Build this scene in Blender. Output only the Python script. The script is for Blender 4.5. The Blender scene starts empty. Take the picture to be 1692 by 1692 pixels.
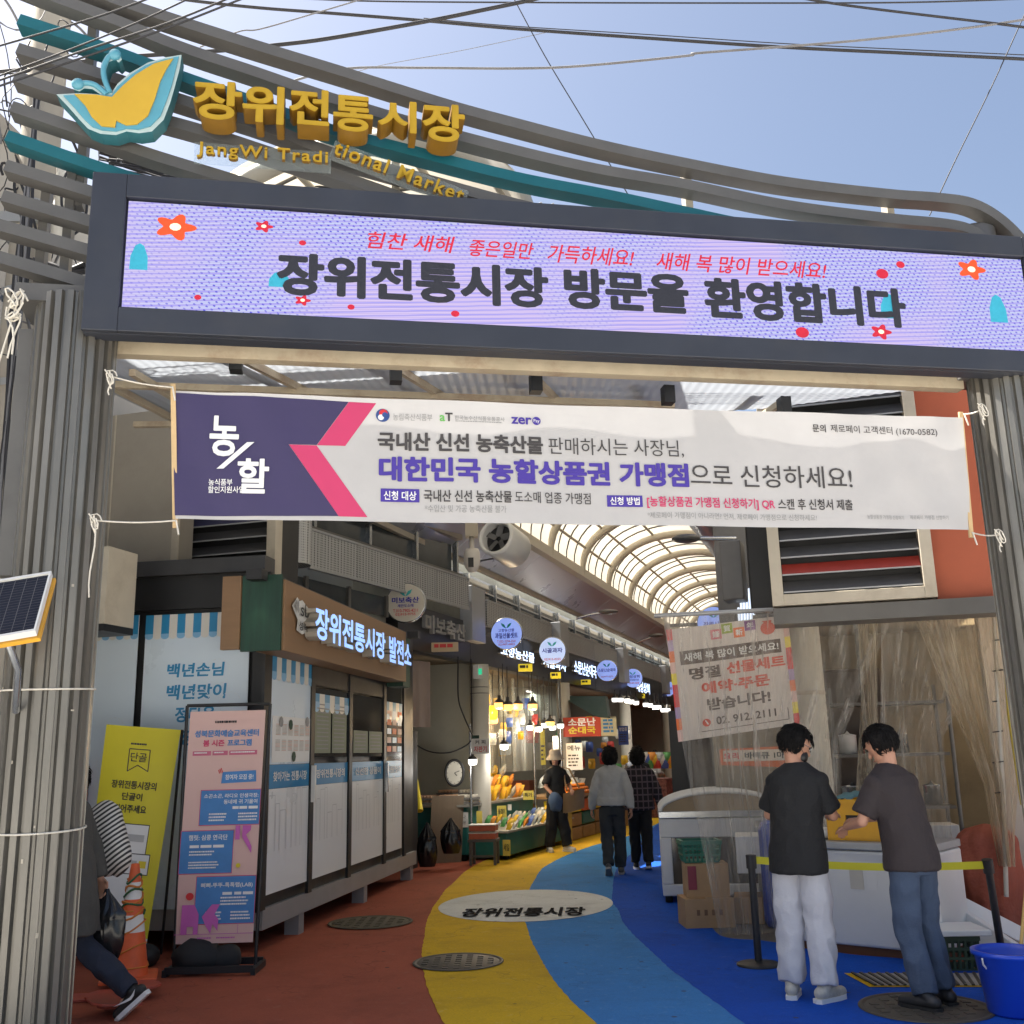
import bpy, math, random
import numpy as np
from mathutils import Vector, Matrix, noise as mnoise
random.seed(7)
sc = bpy.context.scene
COL = sc.collection
R = math.radians
V = Vector
# ------------------------------------------------------------------ camera
CP, CR, CF, CH = R(13.3), .0245, 1700., 1.6
_f = V((0, math.cos(CP), math.sin(CP)))
_r0 = V((1, 0, 0)); _u0 = V((0, -math.sin(CP), math.cos(CP)))
CU = _u0*math.cos(CR) + _r0*math.sin(CR)
CRT = _r0*math.cos(CR) - _u0*math.sin(CR)
EYE = V((0, 0, CH))
cam_d = bpy.data.cameras.new('camera'); cam = bpy.data.objects.new('camera', cam_d); COL.objects.link(cam)
cam_d.sensor_width = 36; cam_d.lens = 36*CF/1692; cam_d.clip_start = .05; cam_d.clip_end = 3000
_m = Matrix((CRT, CU, -_f)).transposed().to_4x4(); _m.translation = EYE
cam.matrix_world = _m
sc.camera = cam
# ------------------------------------------------------------------ sky, sun, exposure
SUN_AZ, SUN_EL = R(-76), R(56)          # azimuth from +Y (negative = left), elevation
world = bpy.data.worlds.new('World'); sc.world = world; world.use_nodes = True
_n = world.node_tree.nodes; _n.clear()
_sky = _n.new('ShaderNodeTexSky'); _sky.sky_type = 'NISHITA'; _sky.sun_disc = False
_sky.sun_elevation = SUN_EL; _sky.sun_rotation = SUN_AZ
_sky.air_density = 1.0; _sky.dust_density = 4.5; _sky.ozone_density = .6
_bg = _n.new('ShaderNodeBackground'); _bg.inputs['Strength'].default_value = .055
_wo = _n.new('ShaderNodeOutputWorld')
world.node_tree.links.new(_sky.outputs[0], _bg.inputs[0]); world.node_tree.links.new(_bg.outputs[0], _wo.inputs[0])
sl = bpy.data.lights.new('sun', 'SUN'); sl.energy = 4.6; sl.angle = R(.53); sl.color = (1, .94, .84)
so = bpy.data.objects.new('sun', sl); COL.objects.link(so)
_sd = V((math.sin(SUN_AZ)*math.cos(SUN_EL), math.cos(SUN_AZ)*math.cos(SUN_EL), math.sin(SUN_EL)))
so.rotation_euler = _sd.to_track_quat('Z', 'Y').to_euler(); so.location = _sd*60
sc.view_settings.view_transform = 'Standard'; sc.view_settings.look = 'None'
sc.view_settings.exposure = 2.05; sc.view_settings.gamma = 1
sc.cycles.use_denoising = True
sc.cycles.max_bounces = 10; sc.cycles.transparent_max_bounces = 16
sc.cycles.sample_clamp_indirect = 6
# ------------------------------------------------------------------ pixel helpers (pixels of the 1692 px photograph)
def ray(x, y): return _f + CRT*((x-846)/CF) + CU*((846-y)/CF)
def aty(x, y, Y):
    d = ray(x, y); return EYE + d*(Y/d.y)
def gnd(x, y, z=0.):
    d = ray(x, y); return EYE + d*((z-CH)/d.z)
def proj(p):
    q = p-EYE; z = q.dot(_f); return 846+CF*q.dot(CRT)/z, 846-CF*q.dot(CU)/z
def az(deg): return V((math.sin(R(deg)), math.cos(R(deg)), 0))
class Frame:
    """a local plane: origin o, axis u along it, v up, n towards the viewer"""
    def __init__(s, o, u, v=V((0, 0, 1)), bend=None):
        s.o = V(o); s.u = V(u).normalized(); s.v = V(v).normalized(); s.n = s.u.cross(s.v).normalized(); s.bend = bend
    def at(s, a, b, d=0.):
        if s.bend: d += s.bend(a, b)
        return s.o + s.u*a + s.v*b + s.n*d
    def px(s, x, y, d=0.):
        r = ray(x, y); o = s.o+s.n*d
        p = EYE + r*((o-EYE).dot(s.n)/r.dot(s.n)) - o
        return p.dot(s.u), p.dot(s.v)
    def a_at(s, x, b, y):
        for _ in range(4):
            a, _b = s.px(x, y); y = proj(s.o+s.u*a+s.v*b)[1]
        return a
# ------------------------------------------------------------------ materials
MATS = {}
def mat(name, col, rough=.6, metal=0., var=.12, scale=6., bump=0., bscale=None, stretch=None, emit=0., trans=0., dirt=0., dirtcol=(.05, .045, .04), spec=None, coat=0.):
    if name in MATS: return MATS[name]
    m = bpy.data.materials.new(name); m.use_nodes = True; nt = m.node_tree; N = nt.nodes; L = nt.links
    b = N['Principled BSDF']; b.inputs['Roughness'].default_value = rough; b.inputs['Metallic'].default_value = metal
    if spec is not None: b.inputs['Specular IOR Level'].default_value = spec
    if coat: b.inputs['Coat Weight'].default_value = coat
    tc = N.new('ShaderNodeTexCoord'); mp = N.new('ShaderNodeMapping'); L.new(tc.outputs['Object'], mp.inputs[0])
    if stretch: mp.inputs['Scale'].default_value = stretch
    nz = N.new('ShaderNodeTexNoise'); nz.inputs['Scale'].default_value = scale; nz.inputs['Detail'].default_value = 6; nz.inputs['Roughness'].default_value = .62
    L.new(mp.outputs[0], nz.inputs['Vector'])
    rmp = N.new('ShaderNodeMapRange'); rmp.inputs[1].default_value = .25; rmp.inputs[2].default_value = .75
    rmp.inputs[3].default_value = 1-var; rmp.inputs[4].default_value = 1+var; L.new(nz.outputs[0], rmp.inputs[0])
    mx = N.new('ShaderNodeVectorMath'); mx.operation = 'SCALE'; mx.inputs[0].default_value = col[:3]; L.new(rmp.outputs[0], mx.inputs['Scale'])
    out = mx.outputs[0]
    if dirt:
        n2 = N.new('ShaderNodeTexNoise'); n2.inputs['Scale'].default_value = scale*.37; n2.inputs['Detail'].default_value = 8; n2.inputs['Roughness'].default_value = .7
        L.new(mp.outputs[0], n2.inputs['Vector'])
        r2 = N.new('ShaderNodeMapRange'); r2.inputs[1].default_value = .5; r2.inputs[2].default_value = .75; r2.inputs[3].default_value = 0; r2.inputs[4].default_value = dirt
        L.new(n2.outputs[0], r2.inputs[0])
        mm = N.new('ShaderNodeMix'); mm.data_type = 'RGBA'; L.new(r2.outputs[0], mm.inputs[0]); L.new(out, mm.inputs[6]); mm.inputs[7].default_value = (*dirtcol, 1)
        out = mm.outputs[2]
    L.new(out, b.inputs['Base Color'])
    rr = N.new('ShaderNodeMapRange'); rr.inputs[3].default_value = max(.02, rough-.1); rr.inputs[4].default_value = min(1, rough+.1); L.new(nz.outputs[0], rr.inputs[0]); L.new(rr.outputs[0], b.inputs['Roughness'])
    if bump:
        bn = N.new('ShaderNodeTexNoise'); bn.inputs['Scale'].default_value = bscale or scale*4; bn.inputs['Detail'].default_value = 5; L.new(mp.outputs[0], bn.inputs['Vector'])
        bp = N.new('ShaderNodeBump'); bp.inputs['Strength'].default_value = bump; bp.inputs['Distance'].default_value = .02; L.new(bn.outputs[0], bp.inputs['Height']); L.new(bp.outputs[0], b.inputs['Normal'])
    if emit:
        b.inputs['Emission Strength'].default_value = emit; L.new(out, b.inputs['Emission Color'])
    if trans:
        t = N.new('ShaderNodeBsdfTranslucent'); L.new(out, t.inputs[0]); ms = N.new('ShaderNodeMixShader'); ms.inputs[0].default_value = trans
        o = N['Material Output']; L.new(b.outputs[0], ms.inputs[1]); L.new(t.outputs[0], ms.inputs[2]); L.new(ms.outputs[0], o.inputs[0])
    MATS[name] = m; return m
def sheet_mat(name, col, clear, rough=.15, streak=(9, 9, .5), lo=.0, hi=.6, trans=.4, spec=.5):
    """thin clear plastic or glass: transparent mixed with a glossy film by a stretched noise"""
    m = bpy.data.materials.new(name); m.use_nodes = True; nt = m.node_tree; N = nt.nodes; L = nt.links
    b = N['Principled BSDF']; b.inputs['Base Color'].default_value = (*col, 1); b.inputs['Roughness'].default_value = rough; b.inputs['Specular IOR Level'].default_value = spec
    tl = N.new('ShaderNodeBsdfTranslucent'); tl.inputs[0].default_value = (*col, 1)
    m1 = N.new('ShaderNodeMixShader'); m1.inputs[0].default_value = trans; L.new(b.outputs[0], m1.inputs[1]); L.new(tl.outputs[0], m1.inputs[2])
    tr = N.new('ShaderNodeBsdfTransparent'); tr.inputs[0].default_value = (*clear, 1)
    tc = N.new('ShaderNodeTexCoord'); mp = N.new('ShaderNodeMapping'); mp.inputs['Scale'].default_value = streak; L.new(tc.outputs['Object'], mp.inputs[0])
    nz = N.new('ShaderNodeTexNoise'); nz.inputs['Scale'].default_value = 1.; nz.inputs['Detail'].default_value = 7; nz.inputs['Roughness'].default_value = .65; L.new(mp.outputs[0], nz.inputs[0])
    mr = N.new('ShaderNodeMapRange'); mr.inputs[1].default_value = .35; mr.inputs[2].default_value = .75; mr.inputs[3].default_value = lo; mr.inputs[4].default_value = hi; L.new(nz.outputs[0], mr.inputs[0])
    bn = N.new('ShaderNodeTexNoise'); bn.inputs['Scale'].default_value = 2.2; bn.inputs['Detail'].default_value = 6; L.new(mp.outputs[0], bn.inputs[0])
    bp = N.new('ShaderNodeBump'); bp.inputs['Strength'].default_value = .55; bp.inputs['Distance'].default_value = .05; L.new(bn.outputs[0], bp.inputs['Height']); L.new(bp.outputs[0], b.inputs['Normal'])
    m2 = N.new('ShaderNodeMixShader'); L.new(mr.outputs[0], m2.inputs[0]); L.new(tr.outputs[0], m2.inputs[1]); L.new(m1.outputs[0], m2.inputs[2])
    L.new(m2.outputs[0], N['Material Output'].inputs[0])
    MATS[name] = m; return m
# ------------------------------------------------------------------ mesh building
class MB:
    def __init__(s): s.v = []; s.f = []; s.m = []; s.sm = []; s.mats = []
    def mi(s, m):
        if m not in s.mats: s.mats.append(m)
        return s.mats.index(m)
    def add(s, vs, fs, m, smooth=False):
        k = len(s.v); s.v += [V(p) for p in vs]; i = s.mi(m)
        for f in fs: s.f.append([k+q for q in f]); s.m.append(i); s.sm.append(smooth)
        return s
    def obox(s, o, ax, ay, az_, m):
        o, ax, ay, az_ = V(o), V(ax), V(ay), V(az_)
        p = [o, o+ax, o+ax+ay, o+ay]; p += [q+az_ for q in p]
        fs = [(3, 2, 1, 0), (4, 5, 6, 7), (0, 1, 5, 4), (1, 2, 6, 5), (2, 3, 7, 6), (3, 0, 4, 7)]
        if ax.cross(ay).dot(az_) < 0: fs = [f[::-1] for f in fs]
        return s.add(p, fs, m)
    def box(s, c, d, m, rz=0.):
        x = V((math.cos(rz), math.sin(rz), 0))*d[0]; y = V((-math.sin(rz), math.cos(rz), 0))*d[1]; z = V((0, 0, d[2]))
        return s.obox(V(c)-x/2-y/2-z/2, x, y, z, m)
    def fbox(s, fr, a0, a1, b0, b1, d0, d1, m):
        return s.obox(fr.at(a0, b0, d0), fr.u*(a1-a0), fr.v*(b1-b0), fr.n*(d1-d0), m)
    def bar(s, p, q, w, h, m, up=V((0, 0, 1))):
        p, q = V(p), V(q); t = (q-p).normalized(); x = t.cross(V(up))
        if x.length < 1e-4: x = t.cross(V((0, 1, 0)))
        x.normalize(); y = x.cross(t)
        return s.obox(p-x*w/2-y*h/2, x*w, y*h, q-p, m)
    def tube(s, pts, r, m, seg=8, cap=True, rs=None):
        pts = [V(p) for p in pts]; n = len(pts); vs = []; fs = []
        t0 = (pts[1]-pts[0]).normalized(); x = t0.orthogonal().normalized()
        for i, p in enumerate(pts):
            t = (pts[min(i+1, n-1)]-pts[max(i-1, 0)]).normalized(); x = (x-t*x.dot(t)); x.normalize(); y = t.cross(x)
            rr = rs[i] if rs else r
            vs += [p+(x*math.cos(2*math.pi*k/seg)+y*math.sin(2*math.pi*k/seg))*rr for k in range(seg)]
        for i in range(n-1):
            for k in range(seg):
                k2 = (k+1) % seg; fs.append((i*seg+k, i*seg+k2, (i+1)*seg+k2, (i+1)*seg+k))
        s.add(vs, fs, m, True)
        if cap: s.add(vs[:seg], [tuple(range(seg))[::-1]], m); s.add(vs[-seg:], [tuple(range(seg))], m)
        return s
    def lathe(s, prof, c, m, seg=24, axis=None, x0=None):
        """prof: (radius, height) pairs; axis z unless given"""
        c = V(c); z = V(axis).normalized() if axis is not None else V((0, 0, 1)); x = V(x0).normalized() if x0 is not None else z.orthogonal().normalized(); y = z.cross(x)
        if axis is None: x, y = V((1, 0, 0)), V((0, 1, 0))
        vs = []; fs = []
        for r, h in prof: vs += [c+z*h+(x*math.cos(2*math.pi*k/seg)+y*math.sin(2*math.pi*k/seg))*max(r, 1e-4) for k in range(seg)]
        for i in range(len(prof)-1):
            for k in range(seg):
                k2 = (k+1) % seg; fs.append((i*seg+k, i*seg+k2, (i+1)*seg+k2, (i+1)*seg+k))
        return s.add(vs, fs, m, True)
    def disc(s, c, n, r, m, seg=28, x0=None, ry=None):
        c = V(c); n = V(n).normalized(); x = V(x0) if x0 is not None else n.orthogonal().normalized(); y = n.cross(x)
        return s.add([c+x*math.cos(2*math.pi*k/seg)*r+y*math.sin(2*math.pi*k/seg)*(ry or r) for k in range(seg)], [tuple(range(seg))], m)
    def prism(s, poly, vec, m, side=None, bottom=True):
        poly = [V(p) for p in poly]; n = len(poly); vec = V(vec); nn = V((0, 0, 0))
        for i in range(n): nn += poly[i].cross(poly[(i+1) % n])
        if nn.dot(vec) < 0: poly = poly[::-1]
        s.add([p+vec for p in poly], [tuple(range(n))], m)
        if bottom: s.add(poly, [tuple(range(n))[::-1]], side or m)
        vs = poly+[p+vec for p in poly]
        return s.add(vs, [(i, (i+1) % n, n+(i+1) % n, n+i) for i in range(n)], side or m)
    def quad(s, a, b, c, d, m): return s.add([a, b, c, d], [(0, 1, 2, 3)], m)
    def grid(s, fn, nu, nv, m, smooth=True, close=False):
        vs = [fn(i/nu, j/nv) for j in range(nv+1) for i in range(nu+1)]
        fs = [(j*(nu+1)+i, j*(nu+1)+i+1, (j+1)*(nu+1)+i+1, (j+1)*(nu+1)+i) for j in range(nv) for i in range(nu)]
        return s.add(vs, fs, m, smooth)
    def ell(s, c, r, m, seg=14, ring=9, rot=None, jit=0.):
        c = V(c); vs = []; fs = []
        for j in range(ring+1):
            th = math.pi*j/ring
            for i in range(seg):
                ph = 2*math.pi*i/seg; q = V((math.sin(th)*math.cos(ph)*r[0], math.sin(th)*math.sin(ph)*r[1], math.cos(th)*r[2]))
                if jit: q *= 1+jit*mnoise.noise((c+q)*9)
                vs.append(c+(rot @ q if rot else q))
        for j in range(ring):
            for i in range(seg):
                i2 = (i+1) % seg; fs.append((j*seg+i, (j+1)*seg+i, (j+1)*seg+i2, j*seg+i2))
        return s.add(vs, fs, m, True)
    def empty(s): return not s.v
def tag(o, label=None, cat=None, group=None, kind=None):
    if label: o['label'] = label
    if cat: o['category'] = cat
    if group: o['group'] = group
    if kind: o['kind'] = kind
    return o
def thing(name, label, cat, loc, group=None):
    o = bpy.data.objects.new(name, None); COL.objects.link(o); o.location = loc; o.empty_display_size = .1
    return tag(o, label, cat, group)
def rootloc(o):
    l = V((0, 0, 0))
    while o is not None: l += o.location; o = o.parent
    return l
def link(name, mb, parent=None, label=None, cat=None, group=None, kind=None, bev=0., loc=None):
    me = bpy.data.meshes.new(name)
    if parent is not None: o0 = rootloc(parent)
    elif loc is not None: o0 = V(loc)
    else:
        lo = [min(p[i] for p in mb.v) for i in range(3)]; hi = [max(p[i] for p in mb.v) for i in range(3)]
        o0 = V(((lo[0]+hi[0])/2, (lo[1]+hi[1])/2, lo[2]))
    me.from_pydata([tuple(p-o0) for p in mb.v], [], mb.f)
    for m in mb.mats: me.materials.append(m)
    me.polygons.foreach_set('material_index', mb.m); me.polygons.foreach_set('use_smooth', mb.sm); me.update()
    o = bpy.data.objects.new(name, me); COL.objects.link(o)
    if parent is not None: o.parent = parent
    else: o.location = o0
    if bev:
        b = o.modifiers.new('bevel', 'BEVEL'); b.width = bev; b.segments = 2; b.limit_method = 'ANGLE'; b.angle_limit = R(40)
    return tag(o, label, cat, group, kind)
def copy_tree(o, loc=None, rz=None, parent=None, label=None, group=None, scale=None):
    c = o.copy(); COL.objects.link(c)
    if parent is not None: c.parent = parent; c.matrix_parent_inverse = o.matrix_parent_inverse.copy()
    if loc is not None: c.location = loc
    if rz is not None: c.rotation_euler = (0, 0, rz)
    if scale is not None: c.scale = (scale,)*3 if not hasattr(scale, '__len__') else scale
    if label: c['label'] = label
    if group: c['group'] = group
    for ch in list(o.children): copy_tree(ch, parent=c)
    return c
# ------------------------------------------------------------------ lettering
_TX = {}
def glyphs(s, off=0., res=3, space=1.):
    k = (s, off, res, space)
    if k in _TX: return _TX[k]
    c = bpy.data.curves.new('t', 'FONT'); c.body = s; c.resolution_u = res; c.offset = off; c.space_character = space; c.space_line = .95
    c.align_x = 'CENTER'
    o = bpy.data.objects.new('t', c); COL.objects.link(o)
    dg = bpy.context.evaluated_depsgraph_get(); dg.update()
    me = bpy.data.meshes.new_from_object(o.evaluated_get(dg))
    vs = np.array([v.co[:2] for v in me.vertices], dtype=float).reshape(-1, 2); fs = [tuple(p.vertices) for p in me.polygons]
    bpy.data.objects.remove(o); bpy.data.curves.remove(c); bpy.data.meshes.remove(me)
    lo = vs.min(0); hi = vs.max(0); vs = (vs-lo)/np.maximum(hi-lo, 1e-6)
    _TX[k] = (vs, fs); return _TX[k]
class Print:
    """flat printing laid on a Frame a few millimetres proud of it"""
    def __init__(s, fr, d=.003): s.fr = fr; s.mb = MB(); s.d = d; s.k = 0; s.sub = False
    def _d(s, lay): return s.d*(1+lay)
    def poly(s, pts, m, lay=0):
        s.k += 1; d = s._d(lay)+s.k*.00004
        vs = [s.fr.at(a, b, d) for a, b in pts]; ar = sum(pts[i][0]*pts[(i+1) % len(pts)][1]-pts[(i+1) % len(pts)][0]*pts[i][1] for i in range(len(pts)))
        s.mb.add(vs if ar > 0 else vs[::-1], [tuple(range(len(vs)))], m)
    def strip(s, a0, a1, b0, b1, m, lay=0, n=1):
        d = s._d(lay); fr = s.fr
        s.mb.grid(lambda u, v: fr.at(a0+(a1-a0)*u, b0+(b1-b0)*v, d), n, 1, m)
    def ppx(s, pts, m, lay=0): s.poly([s.fr.px(*p) for p in pts], m, lay)
    def rpx(s, xl, yt, yb, xr, m, lay=0):
        a0, bt = s.fr.px(xl, yt); _, bb = s.fr.px(xl, yb); a1 = s.fr.a_at(xr, bt, yt)
        s.poly([(a0, bb), (a1, bb), (a1, bt), (a0, bt)], m, lay)
    def cpx(s, x, y, r, m, lay=0, ry=None, n=20):
        a, b = s.fr.px(x, y); a2, _ = s.fr.px(x+r, y); rr = abs(a2-a); ry = (ry or r)/r*rr
        s.poly([(a+rr*math.cos(2*math.pi*k/n), b+ry*math.sin(2*math.pi*k/n)) for k in range(n)], m, lay)
    def text(s, t, a0, a1, b0, b1, m, off=0., lay=1, res=3, it=0., space=1., depth=0., side=None, rot=0.):
        w = a1-a0; h = b1-b0; d = s._d(lay)
        if off > .016 and not s.sub:     # bold: the same outline laid again a hair to each side
            e = off-.012; s.sub = True; n = max(1., len(t.split('\n')[0])*.95); ex = e*w/n*1.1; ey = e*h*.9/max(1, t.count('\n')+1)
            for k, (i, j) in enumerate([(math.cos(.31+k*.8976), math.sin(.31+k*.8976)) for k in range(7)]+[(.07, .03)]):
                s.text(t, a0+ex+i*ex, a1-ex+i*ex, b0+ey+j*ey, b1-ey+j*ey, m, .012, lay+k*.03, res, it, space, depth, side, rot)
            s.sub = False; return
        vs, fs = glyphs(t, off, res, space)
        pts = []
        for x, y in vs:
            X, Y = x*w+it*(y-.5)*h, y*h
            if rot: X, Y = X*math.cos(rot)-Y*math.sin(rot), X*math.sin(rot)+Y*math.cos(rot)
            pts.append((a0+X, b0+Y))
        k = s.mb
        if not depth: k.add([s.fr.at(a, b, d) for a, b in pts], fs, m); return
        n = len(pts); k.add([s.fr.at(a, b, d+depth) for a, b in pts], fs, m)
        cnt = {}
        for f in fs:
            for i in range(len(f)):
                e = (f[i], f[(i+1) % len(f)]); cnt[e] = 1
        ed = [e for e in cnt if (e[1], e[0]) not in cnt]
        k.add([s.fr.at(a, b, d) for a, b in pts]+[s.fr.at(a, b, d+depth-.0004) for a, b in pts], [(e[0], e[1], n+e[1], n+e[0]) for e in ed], side or m)
    def tpx(s, t, xl, yt, yb, xr, m, off=0., **kw):
        a0, bt = s.fr.px(xl, yt); _, bb = s.fr.px(xl, yb); a1 = s.fr.a_at(xr, bt, yt)
        s.text(t, a0, a1, bb, bt, m, off, **kw)
    def bars(s, xl, yt, yb, xr, n, m, lay=1, fill=.45):
        """rows of marks too small to read"""
        a0, bt = s.fr.px(xl, yt); _, bb = s.fr.px(xl, yb); a1 = s.fr.a_at(xr, bt, yt)
        h = (bt-bb)/n
        for i in range(n):
            x = a0; y = bt-(i+1)*h+h*.3; end = a0+(a1-a0)*random.uniform(.7, 1)
            while x < end:
                w = h*random.uniform(.4, 1.8); s.poly([(x, y), (min(x+w, end), y), (min(x+w, end), y+h*fill), (x, y+h*fill)], m, lay); x += w+h*.25
    def link(s, parent, name='lettering', **kw): return link(name, s.mb, parent, **kw)
# ------------------------------------------------------------------ palette
M = {}
def defm():
    m = M
    m['steel'] = mat('painted steel', (.135, .13, .122), .42, .25, .12, 3, dirt=.35, dirtcol=(.07, .06, .05))
    m['rail'] = mat('rail grey paint', (.115, .112, .108), .45, .2, .1, 4, dirt=.3, dirtcol=(.08, .07, .06))
    m['pillar'] = mat('ribbed pillar steel', (.21, .2, .18), .34, .55, .16, 2.2, stretch=(3, 3, .5), dirt=.5, dirtcol=(.06, .055, .045), bump=.06)
    m['teal'] = mat('teal paint', (.01, .11, .14), .4, .1, .1, 4, dirt=.3, dirtcol=(.02, .07, .08))
    m['navy'] = mat('sign housing', (.034, .039, .054), .5, .2, .12, 3, dirt=.3, dirtcol=(.07, .065, .06))
    m['black'] = mat('black frame', (.014, .0145, .016), .45, 0, .2, 5)
    m['blackp'] = mat('black plastic', (.018, .018, .02), .5, 0, .2, 8)
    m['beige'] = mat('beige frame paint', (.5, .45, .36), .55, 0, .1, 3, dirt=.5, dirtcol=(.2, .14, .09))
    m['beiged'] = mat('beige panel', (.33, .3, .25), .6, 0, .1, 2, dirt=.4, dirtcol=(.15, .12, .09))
    m['cream'] = mat('cream column', (.56, .53, .46), .6, 0, .07, 2, dirt=.3, dirtcol=(.25, .22, .17))
    m['white'] = mat('white paint', (.72, .72, .7), .5, 0, .05, 3, dirt=.2, dirtcol=(.4, .38, .33))
    m['whitep'] = mat('white print', (.78, .78, .77), .6, 0, .02)
    m['dark'] = mat('dark print', (.03, .03, .032), .6, 0, .05)
    m['ink'] = mat('charcoal ink', (.055, .05, .05), .6, 0, .05)
    m['grey'] = mat('grey print', (.28, .28, .28), .6, 0, .05)
    m['blue'] = mat('blue print', (.03, .19, .45), .5, 0, .05)
    m['red'] = mat('red print', (.6, .03, .035), .5, 0, .05)
    m['orange'] = mat('orange print', (.75, .16, .03), .5, 0, .05)
    m['yellow'] = mat('yellow print', (.75, .6, .03), .5, 0, .05)
    m['wood'] = mat('brown fascia board', (.23, .135, .07), .55, 0, .1, 2, stretch=(1, 1, 8), dirt=.25, dirtcol=(.12, .08, .05))
    m['green'] = mat('dark green wood', (.012, .05, .034), .6, 0, .35, 5, stretch=(4, 4, .4))
    m['alu'] = mat('brushed aluminium', (.46, .48, .5), .24, .85, .08, 3, dirt=.3, dirtcol=(.2, .2, .19))
    m['galv'] = mat('galvanised mesh', (.38, .39, .4), .45, .4, .1, 4)
    m['conc'] = mat('concrete', (.32, .3, .27), .85, 0, .2, 5, bump=.2, dirt=.4)
    m['rope'] = mat('white rope', (.68, .64, .56), .8, 0, .15, 20)
    m['cable'] = mat('black cable', (.022, .022, .026), .6, 0, .2, 3)
    m['cableg'] = mat('grey cable', (.16, .16, .17), .6, 0, .2, 3)
    m['poly'] = mat('translucent roof sheet', (.44, .48, .54), .45, 0, .1, 2.5, stretch=(1, 1, 1), trans=.3, dirt=.35, dirtcol=(.24, .25, .26))
    m['arch'] = mat('cream roof membrane', (.56, .52, .44), .5, 0, .06, 2, trans=.36, dirt=.25, dirtcol=(.6, .53, .42))
    m['glass'] = mat('dark glass', (.02, .026, .028), .04, 0, .2, 1, spec=.8)
    m['shopwall'] = mat('shop wall', (.3, .3, .26), .8, 0, .12, 2, dirt=.4)
    m['ceil'] = mat('shop ceiling', (.23, .18, .11), .8, 0, .12, 2, dirt=.4)
    m['teald'] = mat('teal stall board', (.015, .15, .14), .55, 0, .18, 4, dirt=.5, dirtcol=(.03, .06, .05))
    m['skin'] = mat('skin', (.48, .25, .165), .5, 0, .06, 10)
    m['hair'] = mat('black hair', (.008, .007, .007), .75, 0, .4, 30, stretch=(1, 1, .3), bump=.6, bscale=70, spec=.2)
    m['litwhite'] = mat('lit letter face', (.75, .85, 1.), .5, 0, .01, emit=.24)
    m['litblue'] = mat('lit round sign', (.3, .42, .95), .4, 0, .03, emit=.155)
    m['warm'] = mat('warm bulb glow', (1., .5, .13), .5, 0, .01, emit=.55)
    m['cool'] = mat('white bulb glow', (1., .97, .9), .5, 0, .01, emit=.55)
    m['card'] = mat('cardboard', (.43, .27, .14), .85, 0, .1, 4, dirt=.25, dirtcol=(.2, .12, .06))
    m['rubber'] = mat('rubber', (.012, .012, .012), .8)
defm()
# ------------------------------------------------------------------ ground and painted paving
def crom(pts, n=8):
    out = []; P = [V((*p, 0)) if len(p) == 2 else V(p) for p in pts]
    for i in range(len(P)-1):
        a, b, c, d = P[max(i-1, 0)], P[i], P[i+1], P[min(i+2, len(P)-1)]
        for k in range(n):
            t = k/n; out.append(.5*((2*b)+(c-a)*t+(2*a-5*b+4*c-d)*t*t+(3*b-a-3*c+d)*t**3))
    out.append(P[-1]); return out
def strip_mesh(left, right, z, m):
    l = crom([gnd(*p) for p in left]); r = crom([gnd(*p) for p in right]); n = 120
    def samp(c, t):
        L = [0]
        for i in range(1, len(c)): L.append(L[-1]+(c[i]-c[i-1]).length)
        x = t*L[-1]
        for i in range(1, len(c)):
            if L[i] >= x: return c[i-1].lerp(c[i], (x-L[i-1])/max(L[i]-L[i-1], 1e-6))
        return c[-1]
    mb = MB(); mb.grid(lambda u, v: (lambda p: V((p.x, p.y, z)))(samp(l, v).lerp(samp(r, v), u)), 1, n, m)
    return mb
pv = dict(spec=.15, rough=.85, var=.16, scale=70, bump=.35, bscale=260, dirt=.3)
pale_ground = mat('pale bounce ground', (.47, .46, .43), .9, 0, .15, 20, bump=.3, bscale=120, dirt=.3, dirtcol=(.16, .15, .14))  # ground colour lightened so the sunlit street bounces light into the shade
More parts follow.
